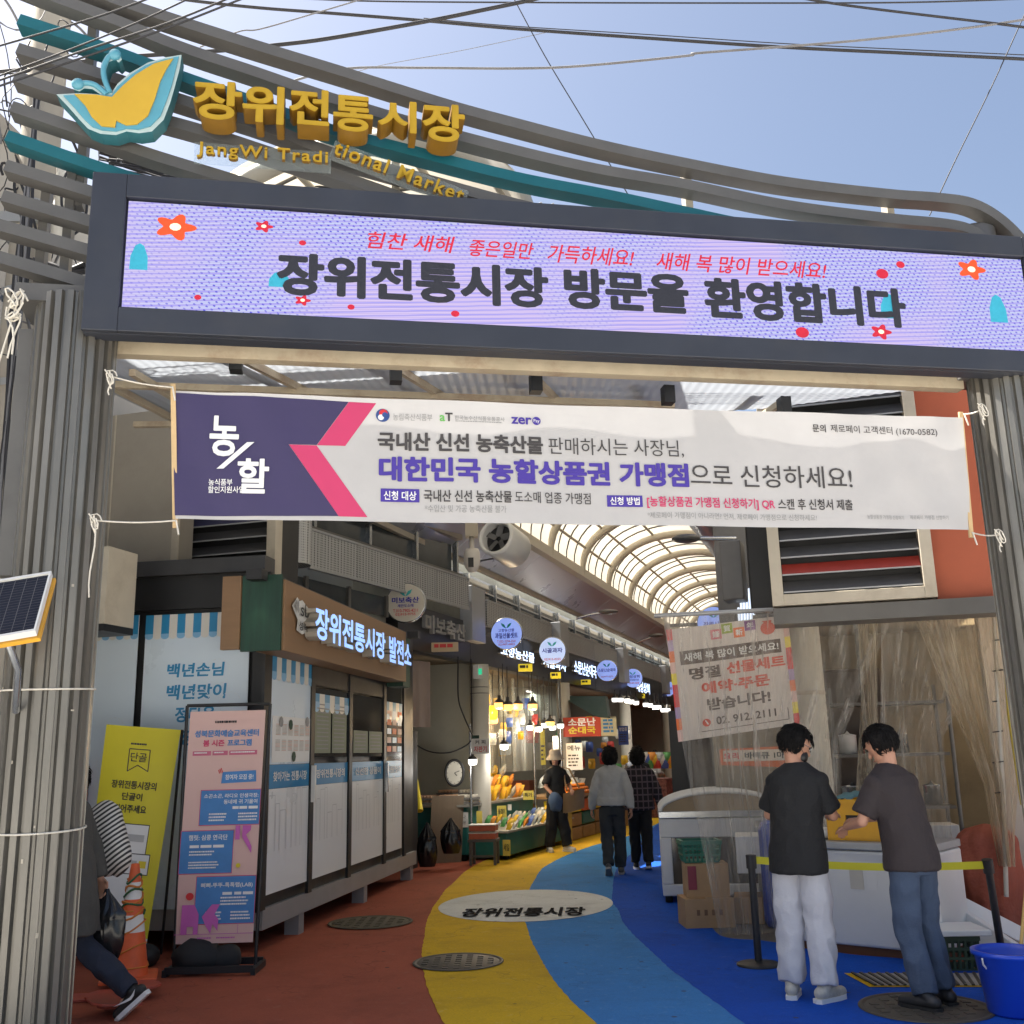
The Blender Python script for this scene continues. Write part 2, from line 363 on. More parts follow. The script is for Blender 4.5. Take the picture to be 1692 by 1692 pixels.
def mottled(name, col, dark, worn):
    m = mat(name, col, **pv, dirtcol=dark); nt = m.node_tree; N = nt.nodes; L = nt.links; b = N['Principled BSDF']
    src = b.inputs['Base Color'].links[0].from_socket
    tc = N.new('ShaderNodeTexCoord')
    for sc_, lo, hi, amt, c in ((.55, .42, .75, .6, dark), (2.3, .5, .7, .5, dark), (9, .58, .68, .4, worn), (60, .6, .68, .7, worn)):
        nz = N.new('ShaderNodeTexNoise'); nz.inputs['Scale'].default_value = sc_; nz.inputs['Detail'].default_value = 9; nz.inputs['Roughness'].default_value = .7; L.new(tc.outputs['Object'], nz.inputs[0])
        r = N.new('ShaderNodeMapRange'); r.inputs[1].default_value = lo; r.inputs[2].default_value = hi; r.inputs[4].default_value = amt; L.new(nz.outputs[0], r.inputs[0])
        x = N.new('ShaderNodeMix'); x.data_type = 'RGBA'; L.new(r.outputs[0], x.inputs[0]); L.new(src, x.inputs[6]); x.inputs[7].default_value = (*c, 1); src = x.outputs[2]
    vo = N.new('ShaderNodeTexVoronoi'); vo.inputs['Scale'].default_value = 3.4; L.new(tc.outputs['Object'], vo.inputs[0])
    r = N.new('ShaderNodeMapRange'); r.inputs[1].default_value = .075; r.inputs[2].default_value = .05; r.inputs[4].default_value = .75; L.new(vo.outputs[0], r.inputs[0])
    x = N.new('ShaderNodeMix'); x.data_type = 'RGBA'; L.new(r.outputs[0], x.inputs[0]); L.new(src, x.inputs[6]); x.inputs[7].default_value = (.06, .055, .05, 1); src = x.outputs[2]
    vc = N.new('ShaderNodeTexVoronoi'); vc.feature = 'DISTANCE_TO_EDGE'; vc.inputs['Scale'].default_value = .55; nd = N.new('ShaderNodeVectorMath'); nd.operation = 'ADD'; nq = N.new('ShaderNodeTexNoise'); nq.inputs['Scale'].default_value = 3; L.new(tc.outputs['Object'], nq.inputs[0]); L.new(tc.outputs['Object'], nd.inputs[0]); L.new(nq.outputs[1], nd.inputs[1]); L.new(nd.outputs[0], vc.inputs[0])
    r = N.new('ShaderNodeMapRange'); r.inputs[1].default_value = .006; r.inputs[2].default_value = .002; r.inputs[4].default_value = .5; L.new(vc.outputs[0], r.inputs[0])
    x = N.new('ShaderNodeMix'); x.data_type = 'RGBA'; L.new(r.outputs[0], x.inputs[0]); L.new(src, x.inputs[6]); x.inputs[7].default_value = (*dark, 1); src = x.outputs[2]
    L.new(src, b.inputs['Base Color']); return m
redp = mottled('brick red paving', (.4, .105, .06), (.2, .06, .038), (.4, .18, .12))
yelp = mottled('yellow paving', (.72, .45, .02), (.42, .25, .03), (.75, .56, .2))
lblp = mottled('light blue paving', (.05, .24, .58), (.04, .14, .32), (.25, .42, .6))
dblp = mottled('deep blue paving', (.006, .085, .5), (.01, .045, .24), (.09, .17, .5))
ovap = mottled('white paving paint', (.74, .75, .71), (.45, .45, .41), (.8, .8, .77))
mb = MB(); mb.quad((-400, -300, 0), (400, -300, 0), (400, 700, 0), (-400, 700, 0), pale_ground)
link('ground', mb, kind='structure')
mb = MB(); mb.quad((-7, 6.1, .004), (7, 6.1, .004), (22, 62, .004), (-4, 62, .004), redp)
link('red_paving', mb, kind='structure')
YL = [(775, 1760), (735, 1692), (708, 1640), (698, 1590), (701, 1545), (713, 1505), (738, 1470), (779, 1434), (830, 1411), (885, 1393), (937, 1379), (993, 1366), (1050, 1352), (1088, 1336), (1104, 1322), (1113, 1309), (1120, 1299)]
YR = [(1060, 1760), (985, 1692), (920, 1630), (885, 1570), (868, 1525), (868, 1492), (880, 1460), (900, 1433), (941, 1412), (993, 1394), (1032, 1384), (1076, 1367), (1110, 1345), (1128, 1318), (1140, 1299)]
LR = [(1330, 1760), (1228, 1692), (1180, 1657), (1100, 1595), (1045, 1545), (1021, 1508), (1012, 1482), (1013, 1456), (1024, 1430), (1049, 1405), (1082, 1367), (1114, 1345)]
DR = [(2100, 1760), (2100, 1692), (2000, 1630), (1800, 1604), (1640, 1596), (1500, 1586), (1400, 1578), (1330, 1566), (1260, 1556), (1186, 1545), (1170, 1500), (1150, 1440), (1140, 1380), (1125, 1346)]
def band(left, right, z, m):
    l = crom([gnd(*p) for p in left], 40); r = crom([gnd(*p) for p in right], 40); mb = MB(); wob = lambda p: V((p.x+.018*mnoise.noise(p*1.5)+.008*mnoise.noise(p*9), p.y, z))
    mb.add([wob(p) for p in l+r[::-1]], [tuple(range(len(l)+len(r)))[::-1]], m); return mb
link('yellow_paving_band', band(YL, YR, .008, yelp), kind='structure')
link('light_blue_paving_band', band(YR[:12]+[(1114, 1345)], LR, .0085, lblp), kind='structure')
link('deep_blue_paving_band', band(LR, DR, .009, dblp), kind='structure')
def flat(pts): return [V((p.x, p.y, 0)) for p in pts]
# white oval with lettering
oc = V(((gnd(730, 1495)+gnd(1013, 1497))/2).xy.to_3d()); oc.y = 11.95; fo = Frame((oc.x, oc.y, .0125), V((1, -.08, 0)), V((.08, 1, 0)))
p = Print(fo, .0); p.poly([(math.cos(t*.0982)*.95, math.sin(t*.0982)*1.22) for t in range(64)], ovap)
ovo = p.link(None, 'painted_oval'); ovo['kind'] = 'structure'
p = Print(fo, .004); p.text('장위전통시장', -.62, .66, -.92, -.32, mat('floor lettering paint', (.02, .02, .022), .95, 0, .1, 20, spec=.02), .034)
p.link(ovo, 'lettering')
# manholes, drain grate
def manhole(pt, r, label, mt, ry=None):
    c = V((pt.x, pt.y, .0125)); mb = MB()
    mb.lathe([(0, .004), (r*.88, .004), (r*.9, .001), (r*.93, .001), (r*.94, .006), (r, .006), (r+.004, 0)], c, mt, 40)
    for k in range(7):
        for j in range(7):
            x, y = (k-3)*r*.24, (j-3)*r*.24
            if math.hypot(x, y) < r*.8: mb.box(c+V((x, y, .006)), (r*.13, r*.13, .006), mt)
    link('manhole_cover', mb, None, label, 'manhole', loc=c)
iron = mat('cast iron', (.085, .075, .06), .6, .4, .2, 8, dirt=.5, dirtcol=(.13, .1, .07))
olive = mat('olive painted lid', (.1, .082, .05), .8, 0, .2, 30, bump=.3)
manhole(gnd(757, 1592), .36, 'cast iron manhole cover at the left edge of the yellow band', iron)
manhole(gnd(612, 1526), .42, 'faded olive manhole lid painted over in the red paving', olive)
manhole(gnd(1530, 1668), .40, 'brown manhole cover under the shoes of the man in jeans', iron)
gq = [gnd(1395, 1611), gnd(1437, 1634), gnd(1660, 1634), gnd(1650, 1611)]
mb = MB(); mb.add([V((q.x, q.y, .013)) for q in gq], [(0, 1, 2, 3)], yelp)
c = sum(gq, V((0, 0, 0)))/4
mb.add([V((q.x, q.y, .017)) for q in [c+(q-c)*.88 for q in gq]], [(0, 1, 2, 3)], M['conc'])
for k in range(16):
    t = k/16; a = gq[0].lerp(gq[3], t).lerp(c, .1); b = gq[1].lerp(gq[2], t).lerp(c, .1); mb.bar(V((a.x, a.y, .022)), V((b.x, b.y, .022)), .02, .008, iron)
link('drain_grate', mb, None, 'dark drain grate with a yellow painted border by the chest freezer', 'grate')
# ------------------------------------------------------------------ gate
G = Frame((-2.70, 6.0, 0), (6.3, 1.14, 0))
gate = thing('market_gate', 'grey steel entrance gate with ribbed pillars and sweeping curved rails over the lane', 'gate', G.at(3.2, 0))
def ribbed(a, r=.245, top=4.42, ribs=22):
    mb = MB(); pts = []
    for k in range(ribs):
        for f_, rr in ((.0, r), (.52, r), (.64, r-.028), (.88, r-.028)):
            t = 2*math.pi*(k+f_)/ribs; pts.append((math.cos(t)*rr, math.sin(t)*rr))
    c = G.at(a, 0, -.0)
    mb.prism([c+V((x, y, 0)) for x, y in pts], (0, 0, top), M['pillar'])
    for z in (0, .0): mb.box(c+V((0, 0, .03)), (.66, .66, .06), M['steel'])
    return mb
pl = link('pillar', ribbed(0), gate); pr = link('pillar', ribbed(6.42), gate)
mb = MB()
for k, (z, t) in enumerate(((2.02, .9), (2.9-.87, 3.1), (1.55, 1.2), (.95, .4), (1.62, 4.7), (2.35, 4.4), (1.1, 4.9), (1.28, 5.1), (.72, 4.6), (2.6, 4.9), (1.9, 4.3))):
    c = G.at(0, 0); t2 = R(-90)+(k*2.399 % 2.2-1.0); q = c+V((math.cos(t2)*.247, math.sin(t2)*.247, z)); tt = V((-math.sin(t2), math.cos(t2), 0))
    mb.obox(q-tt*.012, tt*random.uniform(.006, .02), V((0, 0, random.uniform(.008, .026))), tt.cross(V((0, 0, 1)))*.002, M['beige'])
link('sticker_remnant', mb, pl)
for z in (2.03, 1.26):
    mb = MB(); c = G.at(0, 0, 0)+V((0, 0, z)); mb.tube([c+V((math.cos(t*.2244)*.252, math.sin(t*.2244)*.252, .012*math.sin(t*.2244))) for t in range(29)], .006, M['rope'], 6)
    link('wire_tie', mb, pl)
# slim flat post beside the left pillar and its brackets
mb = MB(); a0, b0 = G.px(33, 545); a1, b1 = G.px(56, 952); mb.fbox(G, a0, a0+.085, b1, b0, -.1, .02, M['steel']); link('slim_post', mb, gate)
for q in ((-.32, .32, 4.36, 4.47, -.2, .2), (6.1, 6.75, 4.2, 4.35, -.25, .2)): mb = MB(); mb.fbox(G, *q, M['rail']); link('cap_plate', mb, gate)
def sweep(fr, pts, h, d0, d1, m):
    c = crom([(*p, 0) for p in pts], 7); n = len(c); vs = []; fs = []
    for i, q in enumerate(c):
        t = (c[min(i+1, n-1)]-c[max(i-1, 0)]).normalized(); nn = V((-t.y, t.x, 0))
        lo = q-nn*h/2; hi = q+nn*h/2
        vs += [fr.at(lo.x, lo.y, d0), fr.at(lo.x, lo.y, d1), fr.at(hi.x, hi.y, d1), fr.at(hi.x, hi.y, d0)]
    for i in range(n-1):
        for k in range(4): fs.append((i*4+k, i*4+(k+1) % 4, (i+1)*4+(k+1) % 4, (i+1)*4+k))
    mb = MB(); mb.add(vs, [f[::-1] for f in fs], m); mb.add(vs[:4], [(0, 1, 2, 3)], m); mb.add(vs[-4:], [(3, 2, 1, 0)], m); return mb
RAILS = [
 ('rail', [(60, -52), (130, -25), (210, 8), (400, 70), (570, 122), (740, 175), (846, 204), (986, 240), (1126, 270), (1296, 302), (1466, 322), (1546, 328), (1605, 337), (1651, 362), (1692, 402), (1730, 450)]),
 ('rail', [(20, -30), (70, -10), (185, 33), (300, 80), (425, 122), (550, 165), (700, 210), (846, 249), (986, 281), (1126, 305), (1296, 340), (1466, 362), (1560, 371), (1605, 382), (1640, 408)]),
 ('teal', [(32, 34), (165, 78), (300, 128), (420, 170), (550, 217), (650, 243), (846, 293), (996, 322), (1126, 350), (1226, 371), (1346, 388), (1446, 399)]),
 ('rail', [(30, 82), (175, 127), (320, 173), (450, 215), (550, 255), (700, 297), (846, 337), (996, 372), (1100, 392)]),
 ('rail', [(25, 128), (150, 168), (320, 213), (450, 255), (575, 297), (700, 340), (830, 376)]),
 ('rail', [(20, 178), (150, 222), (250, 257), (400, 303), (520, 342)]),
 ('teal', [(12, 226), (125, 265), (200, 290), (300, 322)]),
 ('rail', [(10, 275), (140, 315), (175, 326)]),
 ('rail', [(5, 325), (145, 366), (165, 372)]),
 ('rail', [(-5, 372), (140, 413), (165, 420)]),
 ('rail', [(-8, 424), (135, 466), (165, 474)])]
for k, (m_, pts) in enumerate(RAILS):
    q = [G.px(x, y, .05) for x, y in pts]
    link('curved_rail', sweep(G, q, .078, -.06, .07, M[m_]), gate)
for xl, yt, yb, d in ((160, -40, 340, -.09), (653, 250, 330, -.09), (1132, 268, 352, -.09), (1465, 318, 396, -.09), (122, 255, 515, -.08), (78, 300, 520, -.12)):
    a, b1 = G.px(xl, yt, d); _, b0 = G.px(xl, yb, d); mb = MB(); mb.fbox(G, a-.025, a+.03, b0-.02, b1, d-.06, d+.025, M['beiged'] if xl > 600 else M['rail']); link('rail_post', mb, gate)  # right-hand posts take a pale colour for the sunlight on them
mb = MB(); a, b = G.px(1608, 392, -.1); mb.lathe([(.16, -.12), (.16, .03), (.12, .06), (.0, .065)], G.at(a, b, -.1), M['rail'], 20); link('rail_end_cap', mb, gate)
# ------------------------------------------------------------------ LED sign
GS = Frame(G.at(0, 0, .28), G.u)
a0, bt = GS.px(213, 332); _, bb = GS.px(205, 507); a1, _ = GS.px(1692, 579)
a1 = GS.a_at(1680, bt, 430); a1 += .03
led = thing('led_signboard', 'wide LED screen in a slate grey housing spanning the gate and welcoming visitors in Korean', 'LED sign', GS.at(3.2, bb-.2))
ca0, _ = GS.px(145, 420); ca1 = a1+.28
mb = MB(); ct = bt+.17; cb = bb-.17
mb.fbox(GS, ca0, ca1, cb, ct, -.14, -.02, M['navy'])
for x0, x1, y0, y1 in ((ca0, a0-.012, cb, ct), (a1+.012, ca1, cb, ct), (a0-.012, a1+.012, bt+.012, ct), (a0-.012, a1+.012, cb, bb-.012)): mb.fbox(GS, x0, x1, y0, y1, -.0195, .03, M['navy'])
link('housing', mb, led, bev=.006)
ledm = bpy.data.materials.new('LED screen glow'); ledm.use_nodes = True
def _ledmat(m):
    nt = m.node_tree; N = nt.nodes; L = nt.links; N.clear(); o = N.new('ShaderNodeOutputMaterial'); e = N.new('ShaderNodeEmission'); L.new(e.outputs[0], o.inputs[0])
    tc = N.new('ShaderNodeTexCoord')
    def mixc(f, a, b):
        x = N.new('ShaderNodeMix'); x.data_type = 'RGBA'; L.new(f, x.inputs[0])
        for i, q in ((6, a), (7, b)):
            if isinstance(q, tuple): x.inputs[i].default_value = (*q, 1)
            else: L.new(q, x.inputs[i])
        return x.outputs[2]
    def wave(ang, sc_, lo, hi, dist=0.):
        mp = N.new('ShaderNodeMapping'); mp.inputs['Rotation'].default_value = (0, R(ang), 0); L.new(tc.outputs['Object'], mp.inputs[0])
        w = N.new('ShaderNodeTexWave'); w.bands_direction = 'Z'; w.inputs['Scale'].default_value = sc_; w.inputs['Distortion'].default_value = dist; w.inputs['Detail Scale'].default_value = .4; L.new(mp.outputs[0], w.inputs[0])
        r = N.new('ShaderNodeMapRange'); r.inputs[1].default_value = lo; r.inputs[2].default_value = hi; L.new(w.outputs[1], r.inputs[0]); return r.outputs[0]
    nz = N.new('ShaderNodeTexNoise'); nz.inputs['Scale'].default_value = 1.1; nz.inputs['Detail'].default_value = 2; L.new(tc.outputs['Object'], nz.inputs[0])
    r = N.new('ShaderNodeMapRange'); r.inputs[1].default_value = .42; r.inputs[2].default_value = .6; L.new(nz.outputs[0], r.inputs[0])
    base = mixc(r.outputs[0], (.72, .6, .92), (.6, .66, .95))
    c1 = mixc(wave(4, 10.5, .45, .95, 1.2), base, (.42, .38, .92))
    mu = N.new('ShaderNodeMath'); mu.operation = 'MULTIPLY'; L.new(wave(-31, 11, .55, .9, .8), mu.inputs[0]); L.new(wave(62, 9, .45, .8, .8), mu.inputs[1])
    mk = N.new('ShaderNodeMath'); mk.operation = 'MULTIPLY'; L.new(mu.outputs[0], mk.inputs[0]); L.new(r.outputs[0], mk.inputs[1])
    c2 = mixc(mk.outputs[0], c1, (.1, .1, .72))
    c3 = mixc(wave(3, 23, .75, 1.), c2, (.5, .42, .75))
    L.new(c3, e.inputs[0]); e.inputs[1].default_value = .25
_ledmat(ledm); MATS['led'] = ledm
def glow(name, c, s=.8): return mat(name, tuple(q*.75 for q in c), .5, 0, .1, 40, emit=s*.26)
mb = MB(); mb.grid(lambda u, v: GS.at(a0+(a1-a0)*u, bb+(bt-bb)*v, 0), 1, 1, ledm, False); scr = link('screen', mb, led)
p = Print(GS, .003); dk = mat('unlit LED dots', (.022, .022, .03), .5, 0, .2, 60, emit=.03); rd = glow('red LED', (.5, .012, .035), .6); orr = glow('orange LED', (.7, .07, .012), .7); tl = glow('teal LED', (.03, .32, .45), .7); wh = glow('cream LED', (.9, .8, .55), .8)
def quadtext(p, s, xl, yt, yb, xr, m, **kw): p.tpx(s, xl, yt, yb, xr, m, **kw)
for t, xl, yt, yb, xr in (('장위전통시장', 458, 417, 488, 905), ('방문을', 930, 442, 510, 1135), ('환영합니다', 1160, 458, 526, 1492)): quadtext(p, t, xl, yt, yb, xr, dk, off=.046, lay=2)
for t, xl, yt, yb, xr in (('힘찬 새해', 606, 383, 411, 748), ('좋은일만', 775, 396, 424, 880), ('가득하세요!', 905, 404, 434, 1045), ('새해 복 많이 받으세요!', 1084, 417, 446, 1362)): quadtext(p, t, xl, yt, yb, xr, rd, off=.012, it=.25, lay=2)
def flower(x, y, r, m):
    a, b = GS.px(x, y); k = abs(GS.px(x+r, y)[0]-a)
    p.poly([(a+k*(.78+.22*math.cos(5*t*.1571))*math.cos(t*.1571), b+k*.72*(.78+.22*math.cos(5*t*.1571))*math.sin(t*.1571)) for t in range(40)], m, 1)
    p.poly([(a+k*.27*math.cos(t*.6283), b+k*.2*math.sin(t*.6283)) for t in range(10)], wh, 2)
flower(290, 376, 36, orr); flower(436, 375, 16, rd); flower(500, 497, 14, rd); flower(1604, 446, 24, orr); flower(1455, 549, 18, rd)
for x, y, r in ((500, 402, 6), (580, 508, 6), (752, 519, 7), (327, 492, 6), (1457, 453, 10), (1487, 438, 7), (1325, 550, 11)): p.cpx(x, y, r, rd, 1, ry=r*.8)
for x, y, w, h in ((230, 424, 15, 25), (462, 462, 18, 14), (1648, 510, 14, 22), (1470, 506, 16, 20)):
    a, b = GS.px(x, y); k = abs(GS.px(x+w, y)[0]-a); kb = k*h/w
    p.poly([(a-k, b-kb), (a+k, b-kb), (a+k*.95, b), (a+k*.5, b+kb*.8), (a, b+kb), (a-k*.5, b+kb*.8), (a-k*.95, b)], tl, 0)
p.link(scr, 'screen_picture')
# ------------------------------------------------------------------ butterfly emblem
GE = Frame(G.at(0, 0, .12), G.u)
def c1(x, y): return x/2, y/2
OUT = [(608, 220), (560, 228), (500, 245), (440, 280), (400, 315), (380, 345), (368, 310), (362, 272), (372, 244), (392, 236), (404, 246), (414, 236), (408, 218), (390, 210), (366, 220), (350, 244), (346, 280), (356, 325), (330, 312), (304, 304), (282, 310), (280, 298), (262, 298), (252, 314), (258, 334), (276, 340), (292, 330), (318, 332), (346, 350), (280, 345), (202, 350), (240, 390), (275, 430), (305, 462), (345, 478), (395, 482), (430, 470), (470, 476), (512, 470), (550, 432), (570, 380), (586, 325), (602, 265)]
INN = [(582, 238), (520, 255), (462, 290), (418, 328), (384, 364), (330, 356), (262, 354), (298, 392), (318, 428), (350, 458), (394, 462), (398, 440), (430, 455), (465, 452), (500, 424), (522, 372), (540, 312), (560, 272)]
MID = [(600, 228), (545, 240), (490, 258), (440, 292), (400, 328), (382, 356), (330, 352), (225, 356), (262, 396), (292, 432), (320, 458), (350, 468), (396, 472), (430, 463), (468, 466), (508, 455), (540, 422), (560, 372), (578, 318)]
em = thing('butterfly_emblem', 'yellow and sky blue butterfly emblem fixed to the gate rails left of the yellow letters', 'emblem sign', GE.at(*GE.px(200, 250)))
embl = mat('emblem blue', (.09, .3, .4), .4, 0, .06); emgr = mat('emblem pale edge', (.4, .5, .5), .4, 0, .06); emye = mat('emblem yellow', (.52, .33, .03), .4, 0, .08, 3); emsd = mat('emblem side', (.03, .14, .17), .5)
def emp(pts, d0, d1, m, sd):
    mb.prism([GE.at(*GE.px(*c1(x, y)), d0) for x, y in pts], GE.n*(d1-d0), m, sd, bottom=False)
mb = MB(); emp(OUT, 0, .12, emgr, emsd); link('backing', mb, em)
mb = MB(); emp(MID, .121, .13, embl, embl); link('blue_wing_edge', mb, em)
mb = MB(); emp(INN, .131, .14, emye, emye); link('yellow_wing', mb, em)
mb = MB()
for pts in ([(376, 346), (358, 300), (356, 262), (372, 230), (392, 222)], [(366, 352), (330, 322), (300, 314), (272, 318)]):
    mb.tube([GE.at(*GE.px(*c1(x, y)), .13) for x, y in crom(pts, 6) for x, y in [(x, y)]] if False else [GE.at(*GE.px(q.x/2, q.y/2), .125) for q in crom(pts, 6)], .018, embl, 8)
    mb.ell(GE.at(*GE.px(pts[-1][0]/2, pts[-1][1]/2), .125), (.04, .03, .04), embl, 12, 8)
link('antenna', mb, em)
# ------------------------------------------------------------------ yellow channel letters and the two clear strips
ys = thing('yellow_channel_letters', 'large yellow raised Korean letters naming the market along the curved rails', 'sign letters', GE.at(*GE.px(545, 200)))
yf = mat('yellow letter face', (.4, .25, .01), .45, 0, .1, 6); ysd = mat('yellow letter side', (.2, .1, .006), .5, 0, .15, 6)
for ch, xl, yt, xr, yb in (('장', 321, 135, 399, 206), ('위', 402, 143, 469, 212), ('전', 479, 149, 544, 214), ('통', 551, 160, 616, 225), ('시', 624, 168, 688, 226), ('장', 697, 173, 768, 242)):
    pr_ = Print(GE, .03); a0_, b1_ = GE.px(xl, yt, .17); a1_, b0_ = GE.px(xr, yb, .17)
    pr_.text(ch, a0_, a1_, b0_-.0, b1_, yf, .035, depth=.17, side=ysd, lay=0, res=5); pr_.link(ys, 'raised_letter')
acr = sheet_mat('clear acrylic', (.6, .65, .65), (.93, .96, .96), .1, (3, 3, 3), .08, .2, .2)
for t, xl, yt, yb, xr, ang, lab in (('JangWi Tradi', 328, 238, 268, 542, 0, 'level clear acrylic strip with yellow Latin letters below the Korean letters'), ('tional Market', 553, 262, 290, 770, -.33, 'slipped tilted acrylic strip with yellow Latin letters hanging right of the level one')):
    a0_, b1_ = GE.px(xl, yt); _, b0_ = GE.px(xl, yb); a1_, _ = GE.px(xr, yb); w = (a1_-a0_)/math.cos(ang)*(1 if ang == 0 else .97); h = b1_-b0_
    if ang: a0_, b0_ = GE.px(549, 262)
    fr = Frame(GE.at(a0_, b0_, .03), GE.u*math.cos(ang)+V((0, 0, math.sin(ang))), V((0, 0, math.cos(ang)))-GE.u*math.sin(ang))
    mb = MB(); mb.fbox(fr, -.02, w+.02, -.03, h*.95, -.004, 0, acr); st = link('acrylic_strip', mb, None, lab, 'sign strip')
    q = Print(fr, .003); q.text(t, 0, w, 0, h*.85, yf, .02, space=1.15, depth=.03, side=ysd, lay=0); q.link(st)
# ------------------------------------------------------------------ long white banner tied across the gate
b0f = Frame(G.at(0, 0, .1), G.u)
tl_, tr_, br_, bl_ = [V((*b0f.px(*q), 0)) for q in ((285, 645), (1590, 690), (1605, 875), (290, 857))]
def wavef(a, b): return .02*math.sin(a*2.1+.6)*(.4+.6*math.sin(b*1.3)) + .009*math.sin(a*5.3+b*2.0) + .007*math.sin(a*15+(b-3.4)*9)*max(0, 1-min(abs(a-tl_.x), abs(a-tr_.x))/1.1) + .004*math.sin(a*9-b*14)*max(0, 1-abs(a-tr_.x)/1.4)
BF = Frame(G.at(0, 0, .1), G.u, bend=wavef)
bann = thing('hanging_banner', 'long white banner with indigo end and pink chevron tied under the LED screen', 'banner', BF.at((tl_.x+tr_.x)/2, bl_.y))
cloth = mat('banner cloth', (.57, .56, .56), .75, 0, .05, 3, bump=.15, bscale=9, trans=.22)
def bpt(u, v, d=0.):
    q = bl_.lerp(br_, u).lerp(tl_.lerp(tr_, u), v); s_ = -.008*math.sin(math.pi*u)*(1 if v > .5 else .3); return BF.at(q.x, q.y+s_, d)
mb = MB(); mb.grid(lambda u, v: bpt(u, v), 260, 30, cloth); cl = link('cloth', mb, bann)
indigo = mat('banner indigo', (.045, .036, .105), .75, 0, .05, 5, bump=.15, bscale=9); pink = mat('banner pink', (.55, .045, .14), .75, 0, .04); viol = mat('banner violet ink', (.06, .035, .3), .7, 0, .04)
p = Print(BF, .003)
def c5(x, y): return 270+x/2.417, 640+y/2.417
def cut(poly, m):
    # fill a print polygon in thin vertical slices so that it follows the cloth
    pts = [b0f.px(*c5(*q)) for q in poly]; n = len(pts); lo = min(q[0] for q in pts); hi = max(q[0] for q in pts); N_ = max(2, int((hi-lo)/.02))
    def span(a):
        ys = []
        for i in range(n):
            (xa, ya), (xb, yb) = pts[i], pts[(i+1) % n]
            if (xa-a)*(xb-a) <= 0 and xa != xb: ys.append(ya+(yb-ya)*(a-xa)/(xb-xa))
        ys.sort(); return ys
    brk = sorted(set([lo+(hi-lo)*i/N_ for i in range(N_+1)]+[q[0] for q in pts]))
    for a, b in zip(brk[:-1], brk[1:]):
        if b-a < 1e-4: continue
        ya = span(a+1e-5); yb = span(b-1e-5)
        for k in range(0, min(len(ya), len(yb))-1, 2):
            m_ = 10; 
            for j in range(m_):
                f0, f1 = j/m_, (j+1)/m_
                p.mb.add([BF.at(a, ya[k]+(ya[k+1]-ya[k])*f0, .003), BF.at(b, yb[k]+(yb[k+1]-yb[k])*f0, .003), BF.at(b, yb[k]+(yb[k+1]-yb[k])*f1, .003), BF.at(a, ya[k]+(ya[k+1]-ya[k])*f1, .003)], [(0, 1, 2, 3)], m, True)
cut([(34, 20), (740, 58), (612, 232), (500, 230), (700, 516), (46, 512)], indigo)
cut([(741, 58), (850, 63), (726, 235), (613, 233)], pink); cut([(502, 231), (612, 234), (815, 519), (701, 517)], pink)
W_, I_, D_, N_ = M['whitep'], viol, M['ink'], pink
p.tpx('농', *c5(188, 112), c5(0, 275)[1], c5(305, 0)[0], W_, off=.03, lay=2)
p.ppx([c5(212, 325), c5(240, 325), c5(364, 220), c5(334, 220)], W_, 2)
p.tpx('할', *c5(298, 283), c5(0, 424)[1], c5(424, 0)[0], W_, off=.03, lay=2)
p.tpx('농식품부', *c5(180, 364), c5(0, 390)[1], c5(276, 0)[0], W_, off=.012); p.tpx('할인지원사업', *c5(178, 393), c5(0, 420)[1], c5(323, 0)[0], W_, off=.012)
x, y = c5(876, 112); taeb = mat('emblem navy', (.03, .07, .24), .6); p.cpx(x, y, 11.5, taeb, 1); p.cpx(x+1, y-3.2, 7, M['red'], 2); p.cpx(x-3, y+3.5, 5, W_, 2.2); p.cpx(x+3.4, y-.5, 4.6, taeb, 2.4)
p.tpx('농림축산식품부', *c5(917, 104), c5(0, 132)[1], c5(1073, 0)[0], M['grey']); p.tpx('a', *c5(1102, 113), c5(0, 138)[1], c5(1124, 0)[0], mat('logo green', (.14, .45, .1), .6), off=.03); p.tpx('T', *c5(1124, 104), c5(0, 138)[1], c5(1154, 0)[0], M['ink'], off=.04)
p.tpx('한국농수산식품유통공사', *c5(1162, 115), c5(0, 132)[1], c5(1362, 0)[0], M['grey'], off=.012); p.bars(*c5(1165, 134), c5(0, 141)[1], c5(1360, 0)[0], 1, M['grey'])
p.tpx('zer', *c5(1388, 118), c5(0, 147)[1], c5(1470, 0)[0], I_, off=.045); x, y = c5(1490, 134); p.cpx(x, y, 7, I_, 1); p.tpx('Pay', x-5, y-3, y+4, x+5, W_, lay=2)
p.tpx('국내산 신선 농축산물', 624, 713, 744, 897, D_, off=.04); p.tpx('판매하시는 사장님,', 906, 722, 751, 1128, D_)
p.tpx('대한민국 농할상품권 가맹점', 626, 753, 795, 1136, I_, off=.045); p.tpx('으로 신청하세요!', 1139, 766, 803, 1404, D_, off=.006)
p.rpx(629, 807, 829, 693, I_, 0); p.tpx('신청 대상', 634, 811, 826, 688, W_, off=.016, lay=2); p.tpx('국내산 신선 농축산물', 700, 809, 829, 845, D_, off=.022); p.tpx('도소매 업종 가맹점', 850, 812, 831, 976, D_, off=.006)
p.tpx('*수입산 및 가공 농축산물 불가', 702, 834, 846, 836, M['grey']); p.rpx(1003, 818, 837, 1061, I_, 0); p.tpx('신청 방법', 1008, 821, 834, 1056, W_, off=.016, lay=2)
p.tpx('[농할상품권 가맹점 신청하기] QR', 1068, 820, 840, 1280, N_, off=.022); p.tpx('스캔 후 신청서 제출', 1285, 824, 842, 1406, D_, off=.016)
p.tpx('*제로페이 가맹점이 아니라면? 먼저, 제로페이 가맹점으로 신청하세요!', 1069, 846, 857, 1348, M['grey'])
p.tpx('문의', 1340, 702, 715, 1362, D_, off=.022); p.tpx('제로페이 고객센터 (1670-0582)', 1370, 702, 717, 1546, D_, off=.004)
